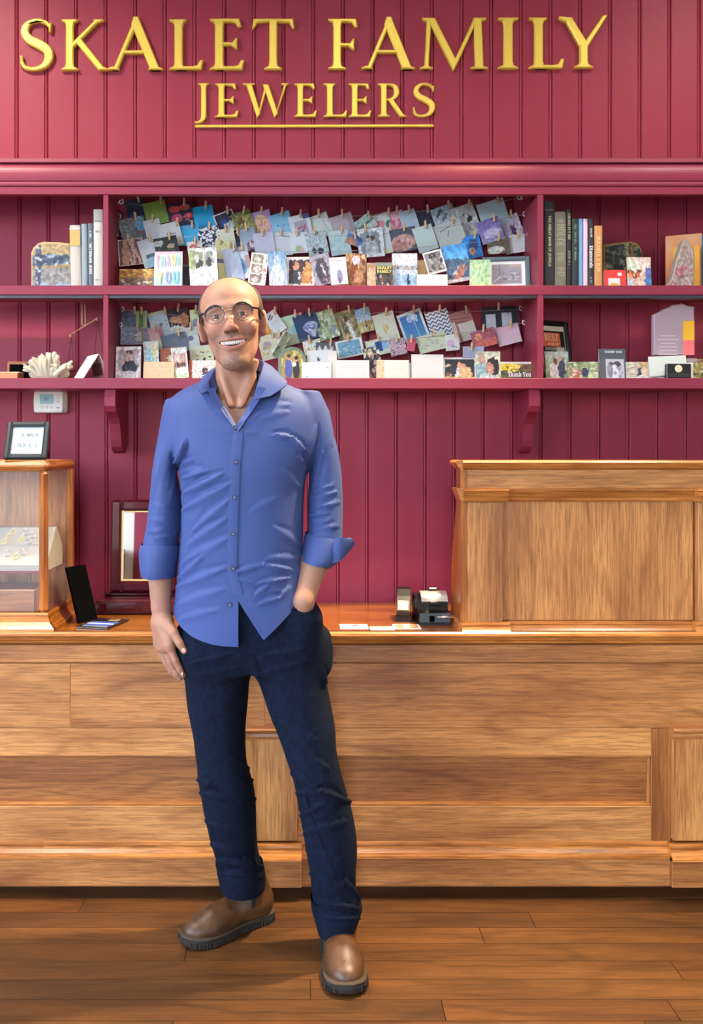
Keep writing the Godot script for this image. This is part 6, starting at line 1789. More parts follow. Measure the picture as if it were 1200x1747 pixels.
# grain and irregular outlines for the printed photographs of one field
func mottle(k: int, warp: float, amp: float) -> void:
	var n := FastNoiseLite.new()
	n.seed = 300 + k
	n.frequency = 0.045
	n.fractal_octaves = 3
	var ox := (k % COLS) * CELL
	var oy := (k / COLS) * CELL
	var src := sheet.get_region(Rect2i(ox, oy, CELL, CELL))
	for y in CELL:
		for x in CELL:
			var a := n.get_noise_2d(x, y)
			var b := n.get_noise_2d(x + 311.0, y + 77.0)
			var sx := x
			var sy := y
			if warp > 0.0 and x > 10 and y > 10 and x < CELL - 11 and y < CELL - 11:
				sx = clampi(x + int(a * warp), 10, CELL - 11)
				sy = clampi(y + int(b * warp), 10, CELL - 11)
			var c := src.get_pixel(sx, sy)
			var g := 1.0 + amp * (a - b)
			sheet.set_pixel(ox + x, oy + y, Color(clampf(c.r * g, 0, 1), clampf(c.g * g, 0, 1), clampf(c.b * g, 0, 1)))

# ---------- the person ----------
func smin(a: float, b: float, k: float) -> float:
	var h := maxf(k - absf(a - b), 0.0) / k
	return minf(a, b) - h * h * k * 0.25

func smax(a: float, b: float, k: float) -> float:
	return -smin(-a, -b, k)

func cap(p: Vector3, a: Vector3, b: Vector3, ra: float, rb: float) -> float:
	var ab := b - a
	var t := clampf((p - a).dot(ab) / ab.length_squared(), 0.0, 1.0)
	return (p - a - ab * t).length() - lerpf(ra, rb, t)

func elli(p: Vector3, c: Vector3, r: Vector3) -> float:
	var q := (p - c) / r
	var l := q.length()
	if l < 0.0001: return -minf(r.x, minf(r.y, r.z))
	return l * (l - 1.0) / maxf((q / r).length(), 0.0001)

# body section table: rows [v, uLeft, uRight, depth of centre, half depth]; resampled evenly in height
class Limb:
	var y0 := 0.0
	var dy := 1.0
	var n := 0
	var cx := PackedFloat32Array()
	var a := PackedFloat32Array()
	var cz := PackedFloat32Array()
	var b := PackedFloat32Array()
	var pw := 2.0
	var round_ends := 0.0

	func f(p: Vector3) -> float:
		var s := (y0 - p.y) / dy
		var out := 0.0
		if s < 0.0:
			out = -s * dy; s = 0.0
		elif s > n - 1.001:
			out = (s - (n - 1.001)) * dy; s = n - 1.001
		var i := int(s)
		var t := s - i
		var A := a[i] + (a[i + 1] - a[i]) * t
		var B := b[i] + (b[i + 1] - b[i]) * t
		var X := absf(p.x - cx[i] - (cx[i + 1] - cx[i]) * t) / A
		var Z := absf(p.z - cz[i] - (cz[i + 1] - cz[i]) * t) / B
		var q: float
		if pw == 2.0: q = sqrt(X * X + Z * Z)
		else: q = pow(pow(X, pw) + pow(Z, pw), 1.0 / pw)
		var d := (q - 1.0) * minf(A, B)
		if out > 0.0:
			d = sqrt(pow(maxf(d, 0.0), 2) + out * out)
		return d

func limb(rows: Array, pw := 2.0, shrink := 0.0) -> Limb:
	var L := Limb.new()
	L.pw = pw
	var Y := []
	var V := []
	for r in rows:
		var xl := xu(r[1], r[3])
		var xr := xu(r[2], r[3])
		Y.append(yv(r[0], r[3]))
		V.append([(xl + xr) / 2, (xr - xl) / 2 - shrink, -r[3], r[4] - shrink])
	L.n = 72
	L.y0 = Y[0]
	L.dy = (Y[0] - Y[-1]) / (L.n - 1)
	var j := 0
	for i in L.n:
		var y := L.y0 - L.dy * i
		while j < Y.size() - 2 and y < Y[j + 1]: j += 1
		var t := clampf((Y[j] - y) / (Y[j] - Y[j + 1]), 0, 1)
		var o := []
		for k in 4:
			var p1: float = V[j][k]
			var p2: float = V[j + 1][k]
			# monotone-ish Hermite slopes
			var h: float = Y[j] - Y[j + 1]
			var m1: float = (p2 - V[j - 1][k]) / (Y[j - 1] - Y[j + 1]) * h if j > 0 else p2 - p1
			var m2: float = (V[j + 2][k] - p1) / (Y[j] - Y[j + 2]) * h if j < Y.size() - 2 else p2 - p1
			var t2 := t * t
			var t3 := t2 * t
			o.append((2 * t3 - 3 * t2 + 1) * p1 + (t3 - 2 * t2 + t) * m1 + (-2 * t3 + 3 * t2) * p2 + (t3 - t2) * m2)
		L.cx.append(o[0]); L.a.append(o[1]); L.cz.append(o[2]); L.b.append(o[3])
	return L

# surface nets over a box; returns [vertices, triangles] with outward faces counterclockwise
func nets(f: Callable, lo: Vector3, hi: Vector3, h: float) -> Array:
	var nx := int((hi.x - lo.x) / h) + 2
	var ny := int((hi.y - lo.y) / h) + 2
	var nz := int((hi.z - lo.z) / h) + 2
	var sy := nx
	var sz := nx * ny
	var val := PackedFloat32Array()
	val.resize(nx * ny * nz)
	val.fill(1.0)
	var B := 5
	var act := []
	var lim := B * h * 0.95
	for bz in range(0, nz, B):
		for by in range(0, ny, B):
			for bx in range(0, nx, B):
				var c: float = f.call(lo + Vector3(bx + B * 0.5, by + B * 0.5, bz + B * 0.5) * h)
				var near := absf(c) < lim
				if near: act.append(Vector3i(bx, by, bz))
				for z in range(bz, mini(bz + B, nz)):
					for y in range(by, mini(by + B, ny)):
						var o := z * sz + y * sy
						for x in range(bx, mini(bx + B, nx)):
							val[o + x] = f.call(lo + Vector3(x, y, z) * h) if near else c
	var idx := PackedInt32Array()
	idx.resize(nx * ny * nz)
	idx.fill(-1)
	var vs := PackedVector3Array()
	var cells := PackedInt32Array()
	var offs := [0, 1, sy, sy + 1, sz, sz + 1, sz + sy, sz + sy + 1]
	var edges := [[0, 1], [2, 3], [4, 5], [6, 7], [0, 2], [1, 3], [4, 6], [5, 7], [0, 4], [1, 5], [2, 6], [3, 7]]
	var corner := [Vector3(0, 0, 0), Vector3(1, 0, 0), Vector3(0, 1, 0), Vector3(1, 1, 0), Vector3(0, 0, 1), Vector3(1, 0, 1), Vector3(0, 1, 1), Vector3(1, 1, 1)]
	var g := [0.0, 0.0, 0.0, 0.0, 0.0, 0.0, 0.0, 0.0]
	for blk in act:
		for z in range(blk.z - 1, mini(blk.z + B, nz - 1)):
			if z < 0: continue
			for y in range(blk.y - 1, mini(blk.y + B, ny - 1)):
				if y < 0: continue
				for x in range(blk.x - 1, mini(blk.x + B, nx - 1)):
					if x < 0: continue
					var o := z * sz + y * sy + x
					if idx[o] >= 0: continue
					var m := 0
					for k in 8:
						g[k] = val[o + offs[k]]
						if g[k] < 0.0: m += 1
					if m == 0 or m == 8: continue
					var s := Vector3.ZERO
					var c := 0
					for e in edges:
						var a: float = g[e[0]]
						var b: float = g[e[1]]
						if (a < 0.0) != (b < 0.0):
							s += corner[e[0]].lerp(corner[e[1]], a / (a - b))
							c += 1
					idx[o] = vs.size()
					vs.append(lo + (Vector3(x, y, z) + s / c) * h)
					cells.append(o)
	var tr := PackedInt32Array()
	for q in cells:
		var a := val[q] < 0.0
		for ax in 3:
			var st: int = [1, sy, sz][ax]
			var b := val[q + st] < 0.0
			if a == b: continue
			var s1: int = [sy, sz, 1][ax]
			var s2: int = [sz, 1, sy][ax]
			if q - s1 - s2 < 0: continue
			var i0 := idx[q]
			var i1 := idx[q - s1]
			var i2 := idx[q - s1 - s2]
			var i3 := idx[q - s2]
			if i1 < 0 or i2 < 0 or i3 < 0: continue
			if a: tr.append_array([i0, i1, i2, i0, i2, i3])
			else: tr.append_array([i0, i2, i1, i0, i3, i2])
	return [vs, tr]

func normals_of(vs: PackedVector3Array, tr: PackedInt32Array) -> PackedVector3Array:
	var ns := PackedVector3Array()
	ns.resize(vs.size())
	for i in range(0, tr.size(), 3):
		var f := (vs[tr[i + 1]] - vs[tr[i]]).cross(vs[tr[i + 2]] - vs[tr[i]])
		ns[tr[i]] += f; ns[tr[i + 1]] += f; ns[tr[i + 2]] += f
	for i in ns.size(): ns[i] = ns[i].normalized()
	return ns

# keep the side where s(p) > 0, cutting triangles along the line
func clip(vs: PackedVector3Array, tr: PackedInt32Array, s: Callable) -> Array:
	var val := PackedFloat32Array()
	for p in vs: val.append(s.call(p))
	var ov := vs.duplicate()
	var ot := PackedInt32Array()
	var cut := {}
	for i in range(0, tr.size(), 3):
		var pos := []
		for k in 3: pos.append(val[tr[i + k]] > 0)
		if pos[0] and pos[1] and pos[2]:
			ot.append_array([tr[i], tr[i + 1], tr[i + 2]])
			continue
		if not (pos[0] or pos[1] or pos[2]): continue
		var poly := []
		for k in 3:
			var a := tr[i + k]
			var b := tr[i + (k + 1) % 3]
			if val[a] > 0: poly.append(a)
			if (val[a] > 0) != (val[b] > 0):
				var key := Vector2i(mini(a, b), maxi(a, b))
				if not cut.has(key):
					cut[key] = ov.size()
					ov.append(vs[a].lerp(vs[b], val[a] / (val[a] - val[b])))
				poly.append(cut[key])
		for k in range(1, poly.size() - 1): ot.append_array([poly[0], poly[k], poly[k + 1]])
	return [ov, ot]

# folds: strokes seen from the front [u0, v0, u1, v1, width px, height mm]
func wrinkle(vs: PackedVector3Array, tr: PackedInt32Array, folds: Array, noise_amp := 0.0, nf := 14.0) -> PackedVector3Array:
	var ns := normals_of(vs, tr)
	var n := FastNoiseLite.new()
	n.seed = 4
	n.frequency = nf
	n.fractal_octaves = 2
	var out := vs.duplicate()
	for i in vs.size():
		var p := vs[i]
		var d := -p.z
		var q := Vector2(CX + p.x * F / d, CY - (p.y - EYE) * F / d)
		var s := 0.0
		if ns[i].z > -0.25:
			for fo in folds:
				var a := Vector2(fo[0], fo[1])
				var ab := Vector2(fo[2], fo[3]) - a
				var w: float = fo[4]
				var t := clampf((q - a).dot(ab) / ab.length_squared(), 0, 1)
				var r := (q - a - ab * t)
				var l := r.length() / (w * (1.0 - 0.55 * absf(t * 2.0 - 1.0)))
				if l < 2.4:
					# a ridge with a sharper trough on its lower side
					var side := signf(r.cross(ab)) * l
					s += fo[5] * (exp(-l * l) - 0.85 * exp(-pow(side - 1.1, 2) * 2.6)) * 0.00125
		if noise_amp > 0: s += n.get_noise_3d(p.x, p.y * 0.6, p.z) * noise_amp
		out[i] = p + ns[i] * s
	return out

func front_z(f: Callable, x: float, y: float) -> float:
	var z := -2.1
	for k in 60:
		var d: float = f.call(Vector3(x, y, z))
		if d < 0.0004: return z
		z -= maxf(d * 0.8, 0.0008)
	return z

var T: Limb
var SL: Limb
var SR: Limb
var HP: Limb
var LL: Limb
var LR: Limb

func shirt_f(p: Vector3) -> float:
	var d := T.f(p)
	d = smin(d, SL.f(p), 0.007)
	d = smin(d, SR.f(p), 0.007)
	return d

func jeans_f(p: Vector3) -> float:
	var l := LL.f(p)
	var r := LR.f(p)
	var d := smin(l, r, 0.012)
	d = smin(d, HP.f(p), 0.05)
	# hand in the pocket pushes the cloth out
	d = smin(d, cap(p, W(519, 1058, 2.424), W(511, 1100, 2.428), 0.044, 0.030), 0.04)
	return d

const HEAD := Vector3(-0.1865, 1.661, -2.395)
const ROLL := 7.0
var HB := Basis()

func hd(p: Vector3) -> Vector3:
	return HB.transposed() * (p - HEAD)

func hw(p: Vector3) -> Vector3:
	return HEAD + HB * p

func mouth_y(x: float) -> float:
	return -0.0700 + 1.2 * x * x

func mouth_low(x: float) -> float:
	return mouth_y(x) - 0.0125 * maxf(1.0 - pow(x / 0.0350, 2), 0.0)

var NECK := []

func skull_f(p: Vector3) -> float:
	var d := 1.0
	if p.y > -0.10:
		d = elli(p, Vector3(0, 0.024, -0.028), Vector3(0.0780, 0.082, 0.098))
		d = smin(d, elli(p, Vector3(0, 0.030, 0.008), Vector3(0.066, 0.062, 0.068)), 0.03)      # forehead
	if p.y < 0.07:
		d = smin(d, elli(p, Vector3(0, -0.043, 0.010), Vector3(0.0610, 0.066, 0.062)), 0.03)    # face
	return d

func head_f(w: Vector3) -> float:
	var p := hd(w)
	var ax := Vector3(absf(p.x), p.y, p.z)
	var d := skull_f(p)
	if p.y < -0.02:
		d = smin(d, elli(p, Vector3(0, -0.099, 0.018), Vector3(0.0405, 0.034, 0.055)), 0.03)     # jaw
		d = smin(d, cap(ax, Vector3(0.052, -0.056, -0.018), Vector3(0.020, -0.118, 0.046), 0.012, 0.012), 0.022)
		d = smin(d, elli(p, Vector3(0, -0.123, 0.056), Vector3(0.021, 0.016, 0.018)), 0.022)    # chin
	if p.z > 0.0 and p.y < 0.06 and p.y > -0.14 and ax.x < 0.085:
		d = smin(d, elli(ax, Vector3(0.042, -0.035, 0.0525), Vector3(0.021, 0.018, 0.019)), 0.020)  # smiling cheek
		if p.z > 0.03:
			if p.y > -0.03:
				d = smin(d, cap(ax, Vector3(0.008, 0.0145, 0.0755), Vector3(0.047, 0.0115, 0.0575), 0.011, 0.0105), 0.016)  # brow
				d = smax(d, -elli(ax, Vector3(0.033, -0.001, 0.087), Vector3(0.019, 0.0115, 0.021)), 0.012)      # sockets
				d = smin(d, elli(ax, Vector3(0.0325, -0.002, 0.060), Vector3(0.0165, 0.0135, 0.0145)), 0.005)   # lids
				var ex := ax.x - 0.0325
				var ey := p.y + 0.0030 + 13.0 * ex * ex
				var slit := maxf(absf(ey) - 0.0019 * sqrt(maxf(1.0 - pow(ex / 0.0125, 2), 0.0)), absf(ex) - 0.0125)
				d = smax(d, -maxf(slit, 0.066 - p.z), 0.0014)
				# crease above the lid and the pouch below
				d = smax(d, -cap(ax, Vector3(0.022, 0.0065, 0.0755), Vector3(0.046, 0.0035, 0.0665), 0.0014, 0.0012), 0.004)
				d = smax(d, -cap(ax, Vector3(0.024, -0.0145, 0.0745), Vector3(0.045, -0.0115, 0.0665), 0.0012, 0.0010), 0.005)
			if ax.x < 0.04 and p.y > -0.075:
				# nose
				d = smin(d, cap(p, Vector3(0, 0.002, 0.074), Vector3(0, -0.032, 0.094), 0.0078, 0.0095), 0.014)
				d = smin(d, elli(p, Vector3(0, -0.0395, 0.0965), Vector3(0.0130, 0.0108, 0.0115)), 0.008)
				d = smin(d, elli(ax, Vector3(0.0140, -0.0425, 0.085), Vector3(0.0074, 0.0078, 0.0098)), 0.007)
				d = smax(d, -elli(ax, Vector3(0.0070, -0.0515, 0.092), Vector3(0.0038, 0.0036, 0.0055)), 0.003)
			if p.y < -0.03:
				# muzzle, lips and the smiling opening
				d = smin(d, elli(p, Vector3(0, -0.073, 0.057), Vector3(0.031, 0.026, 0.019)), 0.02)
				if ax.x < 0.046:
					var yu := mouth_y(p.x)
					var yl := mouth_low(p.x)
					var zz := 0.0790 - 8.5 * p.x * p.x
					var fall := maxf(1.0 - pow(p.x / 0.038, 2), 0.08)
					d = smin(d, Vector2(p.y - yu - 0.0042, p.z - zz + 0.002).length() - 0.0046 * fall, 0.006)
					d = smin(d, Vector2(p.y - yl + 0.0052, p.z - zz + 0.0040).length() - 0.0064 * fall, 0.006)
					var op := maxf(maxf(p.y - yu, yl - p.y) - 0.0002, ax.x - 0.0350)
					d = smax(d, -maxf(op, 0.048 - p.z), 0.0016)
					# hollow under the lower lip
					d = smax(d, -cap(p, Vector3(-0.014, -0.0995, 0.0775), Vector3(0.014, -0.0995, 0.0775), 0.003, 0.003), 0.008)
				# smile folds from the nose past the mouth corners
				d = smax(d, -cap(ax, Vector3(0.0195, -0.040, 0.086), Vector3(0.0430, -0.072, 0.0645), 0.0032, 0.0046), 0.005)
				d = smax(d, -cap(ax, Vector3(0.0430, -0.072, 0.0645), Vector3(0.0425, -0.090, 0.0590), 0.0040, 0.0014), 0.006)
	if ax.x > 0.055 and p.y > -0.075 and p.y < 0.04:
		var ep := Basis(Vector3(0, 0, 1), 0.10) * Basis(Vector3.UP, -0.42) * (ax - Vector3(0.0785, -0.016, -0.012))
		var ear := elli(ep, Vector3.ZERO, Vector3(0.0085, 0.032, 0.020))
		ear = smax(ear, -elli(ep, Vector3(0.008, 0.004, 0.004), Vector3(0.0062, 0.020, 0.012)), 0.004)
		ear = smin(ear, elli(ep, Vector3(0.001, -0.027, 0.006), Vector3(0.006, 0.009, 0.009)), 0.006)
		d = smin(d, ear, 0.008)
	if p.y < -0.03:
		# neck, its cords, upper chest, the hollow between the collar bones
		d = smin(d, cap(w, NECK[0], NECK[1], 0.050, 0.056), 0.03)
		if p.y < -0.08:
			d = smin(d, elli(w, NECK[2], Vector3(0.16, 0.105, 0.098)), 0.05)
			d = smin(d, cap(w, NECK[3], NECK[4], 0.006, 0.006), 0.024)
			d = smin(d, cap(w, NECK[5], NECK[6], 0.006, 0.006), 0.024)
			d = smax(d, -elli(w, NECK[7], Vector3(0.010, 0.012, 0.012)), 0.012)
	return d

func skin_colour(w: Vector3, n1: FastNoiseLite) -> Color:
	# linear colours: skin, ruddy cheeks and nose, lips, stubble
	var p := hd(w)
	var base := Color(0.37, 0.190, 0.122)
	var v := n1.get_noise_3d(p.x * 60, p.y * 60, p.z * 60)
	base = base.lerp(Color(0.34, 0.16, 0.102), clampf(0.25 + v * 0.8, 0, 0.6))
	if p.y > -0.2 and p.y < 0.13:
		var ax := Vector3(absf(p.x), p.y, p.z)
		var ch := clampf(1.0 - (ax - Vector3(0.042, -0.035, 0.062)).length() / 0.03, 0, 1)
		base = base.lerp(Color(0.43, 0.16, 0.11), ch * 0.5)
		var ns := clampf(1.0 - (p - Vector3(0, -0.038, 0.098)).length() / 0.02, 0, 1)
		base = base.lerp(Color(0.42, 0.16, 0.11), ns * 0.5)
		var yu := mouth_y(p.x)
		var yl := mouth_low(p.x)
		var lips := absf(p.x) < 0.0355 and p.z > 0.05 and p.y < yu + 0.0085 * (1.0 - pow(p.x / 0.038, 2)) and p.y > yl - 0.0105 * (1.0 - pow(p.x / 0.038, 2))
		if lips: base = base.lerp(Color(0.36, 0.12, 0.10), 0.7)
		# stubble: moustache, chin beard, thin along the jaw
		var st := 0.0
		if p.z > 0.01 and not lips:
			var mo := Vector2(p.x / 0.040, (p.y + 0.0570) / 0.0085).length()
			st = maxf(st, clampf(1.5 - mo, 0, 1) * 0.95)
			var cb := Vector2(p.x / 0.036, (p.y + 0.124) / 0.019).length()
			st = maxf(st, clampf(1.5 - cb, 0, 1))
			var sd := Vector2((ax.x - 0.0420) / 0.010, (p.y + 0.098) / 0.030).length()
			st = maxf(st, clampf(1.4 - sd, 0, 1) * 0.75)
		if st > 0:
			var sp := n1.get_noise_3d(p.x * 900, p.y * 500, p.z * 900)
			base = base.lerp(Color(0.07, 0.055, 0.048), clampf(st * (0.50 + 0.9 * sp), 0, 0.85))
	return base

# right forearm, palm, four fingers and thumb: bones [u, v, d, r mm] in chains, with the blend used to join each chain
const HANDS := [
	[0.020, [[273, 950, 2.475, 36.5], [275, 1035, 2.462, 26.0], [277, 1062, 2.458, 23.5]]],
	[0.020, [[283, 1064, 2.445, 18.0], [289, 1100, 2.425, 16.5]]],
	[0.020, [[277, 1064, 2.458, 19.0], [283, 1104, 2.447, 16.5]]],
	[0.020, [[273, 1062, 2.472, 18.5], [276, 1104, 2.470, 15.5]]],
	[0.020, [[272, 1060, 2.482, 17.0], [270.5, 1098, 2.490, 14.0]]],
	[0.008, [[289, 1102, 2.425, 10.6], [299, 1126, 2.420, 9.6], [307, 1142, 2.424, 8.6], [312.5, 1152, 2.430, 7.0]]],
	[0.004, [[283, 1106, 2.447, 10.6], [291.5, 1131, 2.443, 9.6], [300.5, 1148, 2.447, 8.6], [307.5, 1157, 2.452, 7.2]]],
	[0.004, [[276, 1105, 2.470, 10.2], [283, 1128, 2.467, 9.2], [292, 1144, 2.470, 8.2], [299, 1152, 2.474, 7.0]]],
	[0.004, [[270.5, 1099, 2.491, 9.2], [276, 1118, 2.490, 8.2], [283, 1131, 2.492, 7.4], [289, 1138, 2.495, 6.4]]],
	[0.012, [[284, 1060, 2.440, 15.0], [296.5, 1080, 2.412, 12.4], [307, 1098, 2.402, 10.4], [314.5, 1110, 2.402, 8.8]]]]
var HA := PackedVector3Array()
var HV := PackedVector3Array()
var HL := PackedFloat32Array()
var HR := PackedFloat32Array()
var HS := PackedFloat32Array()
var HK := PackedFloat32Array()

func hand_bones() -> void:
	for ch in HANDS:
		var js: Array = ch[1]
		for i in js.size() - 1:
			var a := W(js[i][0], js[i][1], js[i][2])
			var b := W(js[i + 1][0], js[i + 1][1], js[i + 1][2])
			HA.append(a)
			HV.append(b - a)
			HL.append((b - a).length_squared())
			HR.append(js[i][3] * 0.001)
			HS.append((js[i + 1][3] - js[i][3]) * 0.001)
			HK.append(ch[0] if i == 0 else 0.004)

func hand_f(w: Vector3) -> float:
	var d := 1.0
	for i in HA.size():
		var q := w - HA[i]
		var t := clampf(q.dot(HV[i]) / HL[i], 0.0, 1.0)
		var e := (q - HV[i] * t).length() - HR[i] - HS[i] * t
		var k := HK[i]
		var h := k - absf(d - e)
		d = minf(d, e)
		if h > 0.0: d -= h * h * 0.25 / k
	return d

func body_f(w: Vector3) -> float:
	# everything the clothes hide, plus the left forearm going into the pocket
	var d := T.f(w) + 0.026
	d = smin(d, SL.f(w) + 0.02, 0.02)
	d = smin(d, SR.f(w) + 0.02, 0.02)
	d = smin(d, HP.f(w) + 0.03, 0.02)
	d = smin(d, LL.f(w) + 0.026, 0.02)
	d = smin(d, LR.f(w) + 0.026, 0.02)
	d = smin(d, forearm_f(w), 0.01)
	return d

func forearm_f(w: Vector3) -> float:
	var d := cap(w, W(546, 925, 2.47), W(538, 960, 2.45), 0.038, 0.0355)
	d = smin(d, cap(w, W(538, 960, 2.45), W(518, 1025, 2.405), 0.0355, 0.0272), 0.015)
	d = smin(d, cap(w, W(518, 1025, 2.405), W(514, 1055, 2.425), 0.0268, 0.025), 0.012)
	d = smin(d, cap(w, W(514, 1055, 2.425), W(508, 1095, 2.435), 0.025, 0.012), 0.012)
	return d

func add_skin(mb: MB, r: Array, base: Vector3, n1: FastNoiseLite) -> void:
	var cols := PackedColorArray()
	var vs := PackedVector3Array()
	for p in r[0]:
		cols.append(skin_colour(p, n1))
		vs.append(p - base)
	mb.smooth(vs, r[1], PackedVector2Array(), cols)

func cloth_part(called: String, r: Array, m: Material, base: Vector3, parent: Node) -> MeshInstance3D:
	var mb := MB.new()
	var vs := PackedVector3Array()
	var uv := PackedVector2Array()
	for p in r[0]:
		vs.append(p - base)
		uv.append(Vector2(p.x + p.z * 0.6, p.y))
	mb.smooth(vs, r[1], uv)
	return part(called, mb.mesh(), m, parent)

func build_person() -> void:
	HB = Basis(Vector3(0, 0, 1), deg_to_rad(ROLL)) * Basis(Vector3(1, 0, 0), deg_to_rad(-3.0))
	var base := Vector3(-0.12, 0, -2.47)
	var t := thing("person", "smiling man with glasses, blue shirt, dark jeans and brown shoes", "person", base)
	T = limb([[636, 372, 450, 2.505, 0.062], [650, 345, 476, 2.505, 0.075], [662, 318, 508, 2.505, 0.088], [674, 300, 534, 2.503, 0.098], [690, 287, 549, 2.50, 0.108], [715, 284, 553, 2.495, 0.118], [760, 288, 546, 2.49, 0.128], [800, 305, 526, 2.487, 0.132], [850, 311, 519, 2.487, 0.130], [900, 310, 518, 2.487, 0.128], [950, 306, 518, 2.487, 0.128], [1000, 301, 527, 2.487, 0.130], [1050, 297, 536, 2.487, 0.132], [1118, 299, 545, 2.487, 0.132]], 2.35)
	SL = limb([[682, 284, 330, 2.50, 0.058], [700, 279, 334, 2.50, 0.066], [730, 273, 330, 2.50, 0.068], [765, 267, 316, 2.50, 0.067], [800, 262, 303, 2.495, 0.064], [850, 256, 308, 2.49, 0.062], [900, 249, 307, 2.485, 0.060], [935, 244, 301, 2.478, 0.056], [978, 243, 298, 2.47, 0.050]])
	SR = limb([[668, 505, 546, 2.50, 0.058], [690, 505, 556, 2.50, 0.066], [720, 512, 565, 2.50, 0.068], [760, 520, 575, 2.50, 0.067], [800, 527, 582, 2.498, 0.064], [850, 525.5, 585, 2.49, 0.062], [900, 525.5, 585, 2.48, 0.060], [930, 525, 583, 2.47, 0.056], [958, 517, 568, 2.455, 0.048]])
	HP = limb([[1015, 316, 533, 2.487, 0.112], [1040, 310, 541, 2.487, 0.116], [1075, 307, 551, 2.49, 0.118], [1110, 309, 557, 2.495, 0.115], [1135, 318, 552, 2.50, 0.10]], 2.3)
	LL = limb([[1085, 308, 428, 2.50, 0.105], [1120, 311, 428, 2.50, 0.104], [1150, 316, 427, 2.505, 0.100], [1200, 321, 423, 2.51, 0.095], [1230, 325, 421, 2.515, 0.092], [1265, 331, 420, 2.52, 0.088], [1300, 335, 422, 2.525, 0.085], [1325, 337, 428, 2.53, 0.084], [1350, 342, 434, 2.54, 0.082], [1390, 350, 437, 2.555, 0.078], [1425, 358, 438, 2.57, 0.075], [1452, 366, 441, 2.58, 0.072], [1482, 373, 450, 2.59, 0.072], [1500, 376, 452, 2.595, 0.072], [1516, 381, 448, 2.60, 0.068]], 2.15)
	LR = limb([[1085, 424, 556, 2.50, 0.105], [1120, 429, 559, 2.495, 0.104], [1145, 437, 559, 2.49, 0.102], [1165, 444, 558, 2.485, 0.100], [1200, 455, 564, 2.48, 0.096], [1240, 470, 572, 2.475, 0.092], [1280, 485, 575, 2.47, 0.088], [1320, 498, 583, 2.468, 0.085], [1350, 505, 591, 2.47, 0.083], [1400, 514, 604, 2.475, 0.080], [1450, 522, 609, 2.478, 0.078], [1500, 530, 607, 2.478, 0.074], [1535, 533, 614, 2.475, 0.074], [1558, 536, 616, 2.472, 0.073], [1575, 543, 604, 2.468, 0.066], [1590, 546, 602, 2.465, 0.063]], 2.15)
	NECK = [W(400, 600, 2.46), W(405, 668, 2.475), W(404, 745, 2.50), W(374, 625, 2.43), W(394, 690, 2.405), W(438, 618, 2.43), W(413, 690, 2.405), W(403, 684, 2.39)]
	hand_bones()
	var n1 := FastNoiseLite.new()
	n1.seed = 9
	n1.frequency = 1.0
	n1.fractal_octaves = 2
	# --- body: one surface of skin
	var sk := mat(Color.WHITE, 0.56, 0.0, 0.4)
	sk.vertex_color_use_as_albedo = true
	sk.subsurf_scatter_enabled = true
	sk.subsurf_scatter_strength = 0.12
	var mb := MB.new()
	add_skin(mb, nets(body_f, Vector3(-0.46, 0.05, -2.74), Vector3(0.20, 1.47, -2.28), 0.018), base, n1)
	add_skin(mb, nets(forearm_f, W(480, 1110, 2.5) + Vector3(-0.02, 0, -0.06), W(590, 905, 2.5) + Vector3(0, 0, 0.18), 0.005), base, n1)
	add_skin(mb, nets(head_f, HEAD + Vector3(-0.12, -0.31, -0.14), HEAD + Vector3(0.13, 0.12, 0.112), 0.0025), base, n1)
	add_skin(mb, nets(hand_f, W(245, 1170, 2.47) + Vector3(-0.02, 0, -0.08), W(325, 950, 2.47) + Vector3(0.02, 0, 0.11), 0.0026), base, n1)
	part("body", mb.mesh(), sk, t)
	nails(t, base)
	head_parts(t, base, n1)
	clothes(t, base)
	shoes(t, base)

func nails(t: Node3D, base: Vector3) -> void:
	var m := mat(rgb(228, 178, 160), 0.3)
	for q in [[313.8, 1109.5, 2.402, 0.0090, 0.0052, 0.0064, Vector3(0, 10, 30)], [310.5, 1149, 2.4245, 0.0062, 0.0036, 0.0048, Vector3(0, -35, 28)]]:
		var mb := MB.new()
		mb.ball(Vector3.ZERO, Vector3(q[4], q[5], 0.0016), 12, 6)
		part("nail", mb.mesh(), m, t, W(q[0], q[1], q[2] - q[3] + 0.0008) - base, q[6])

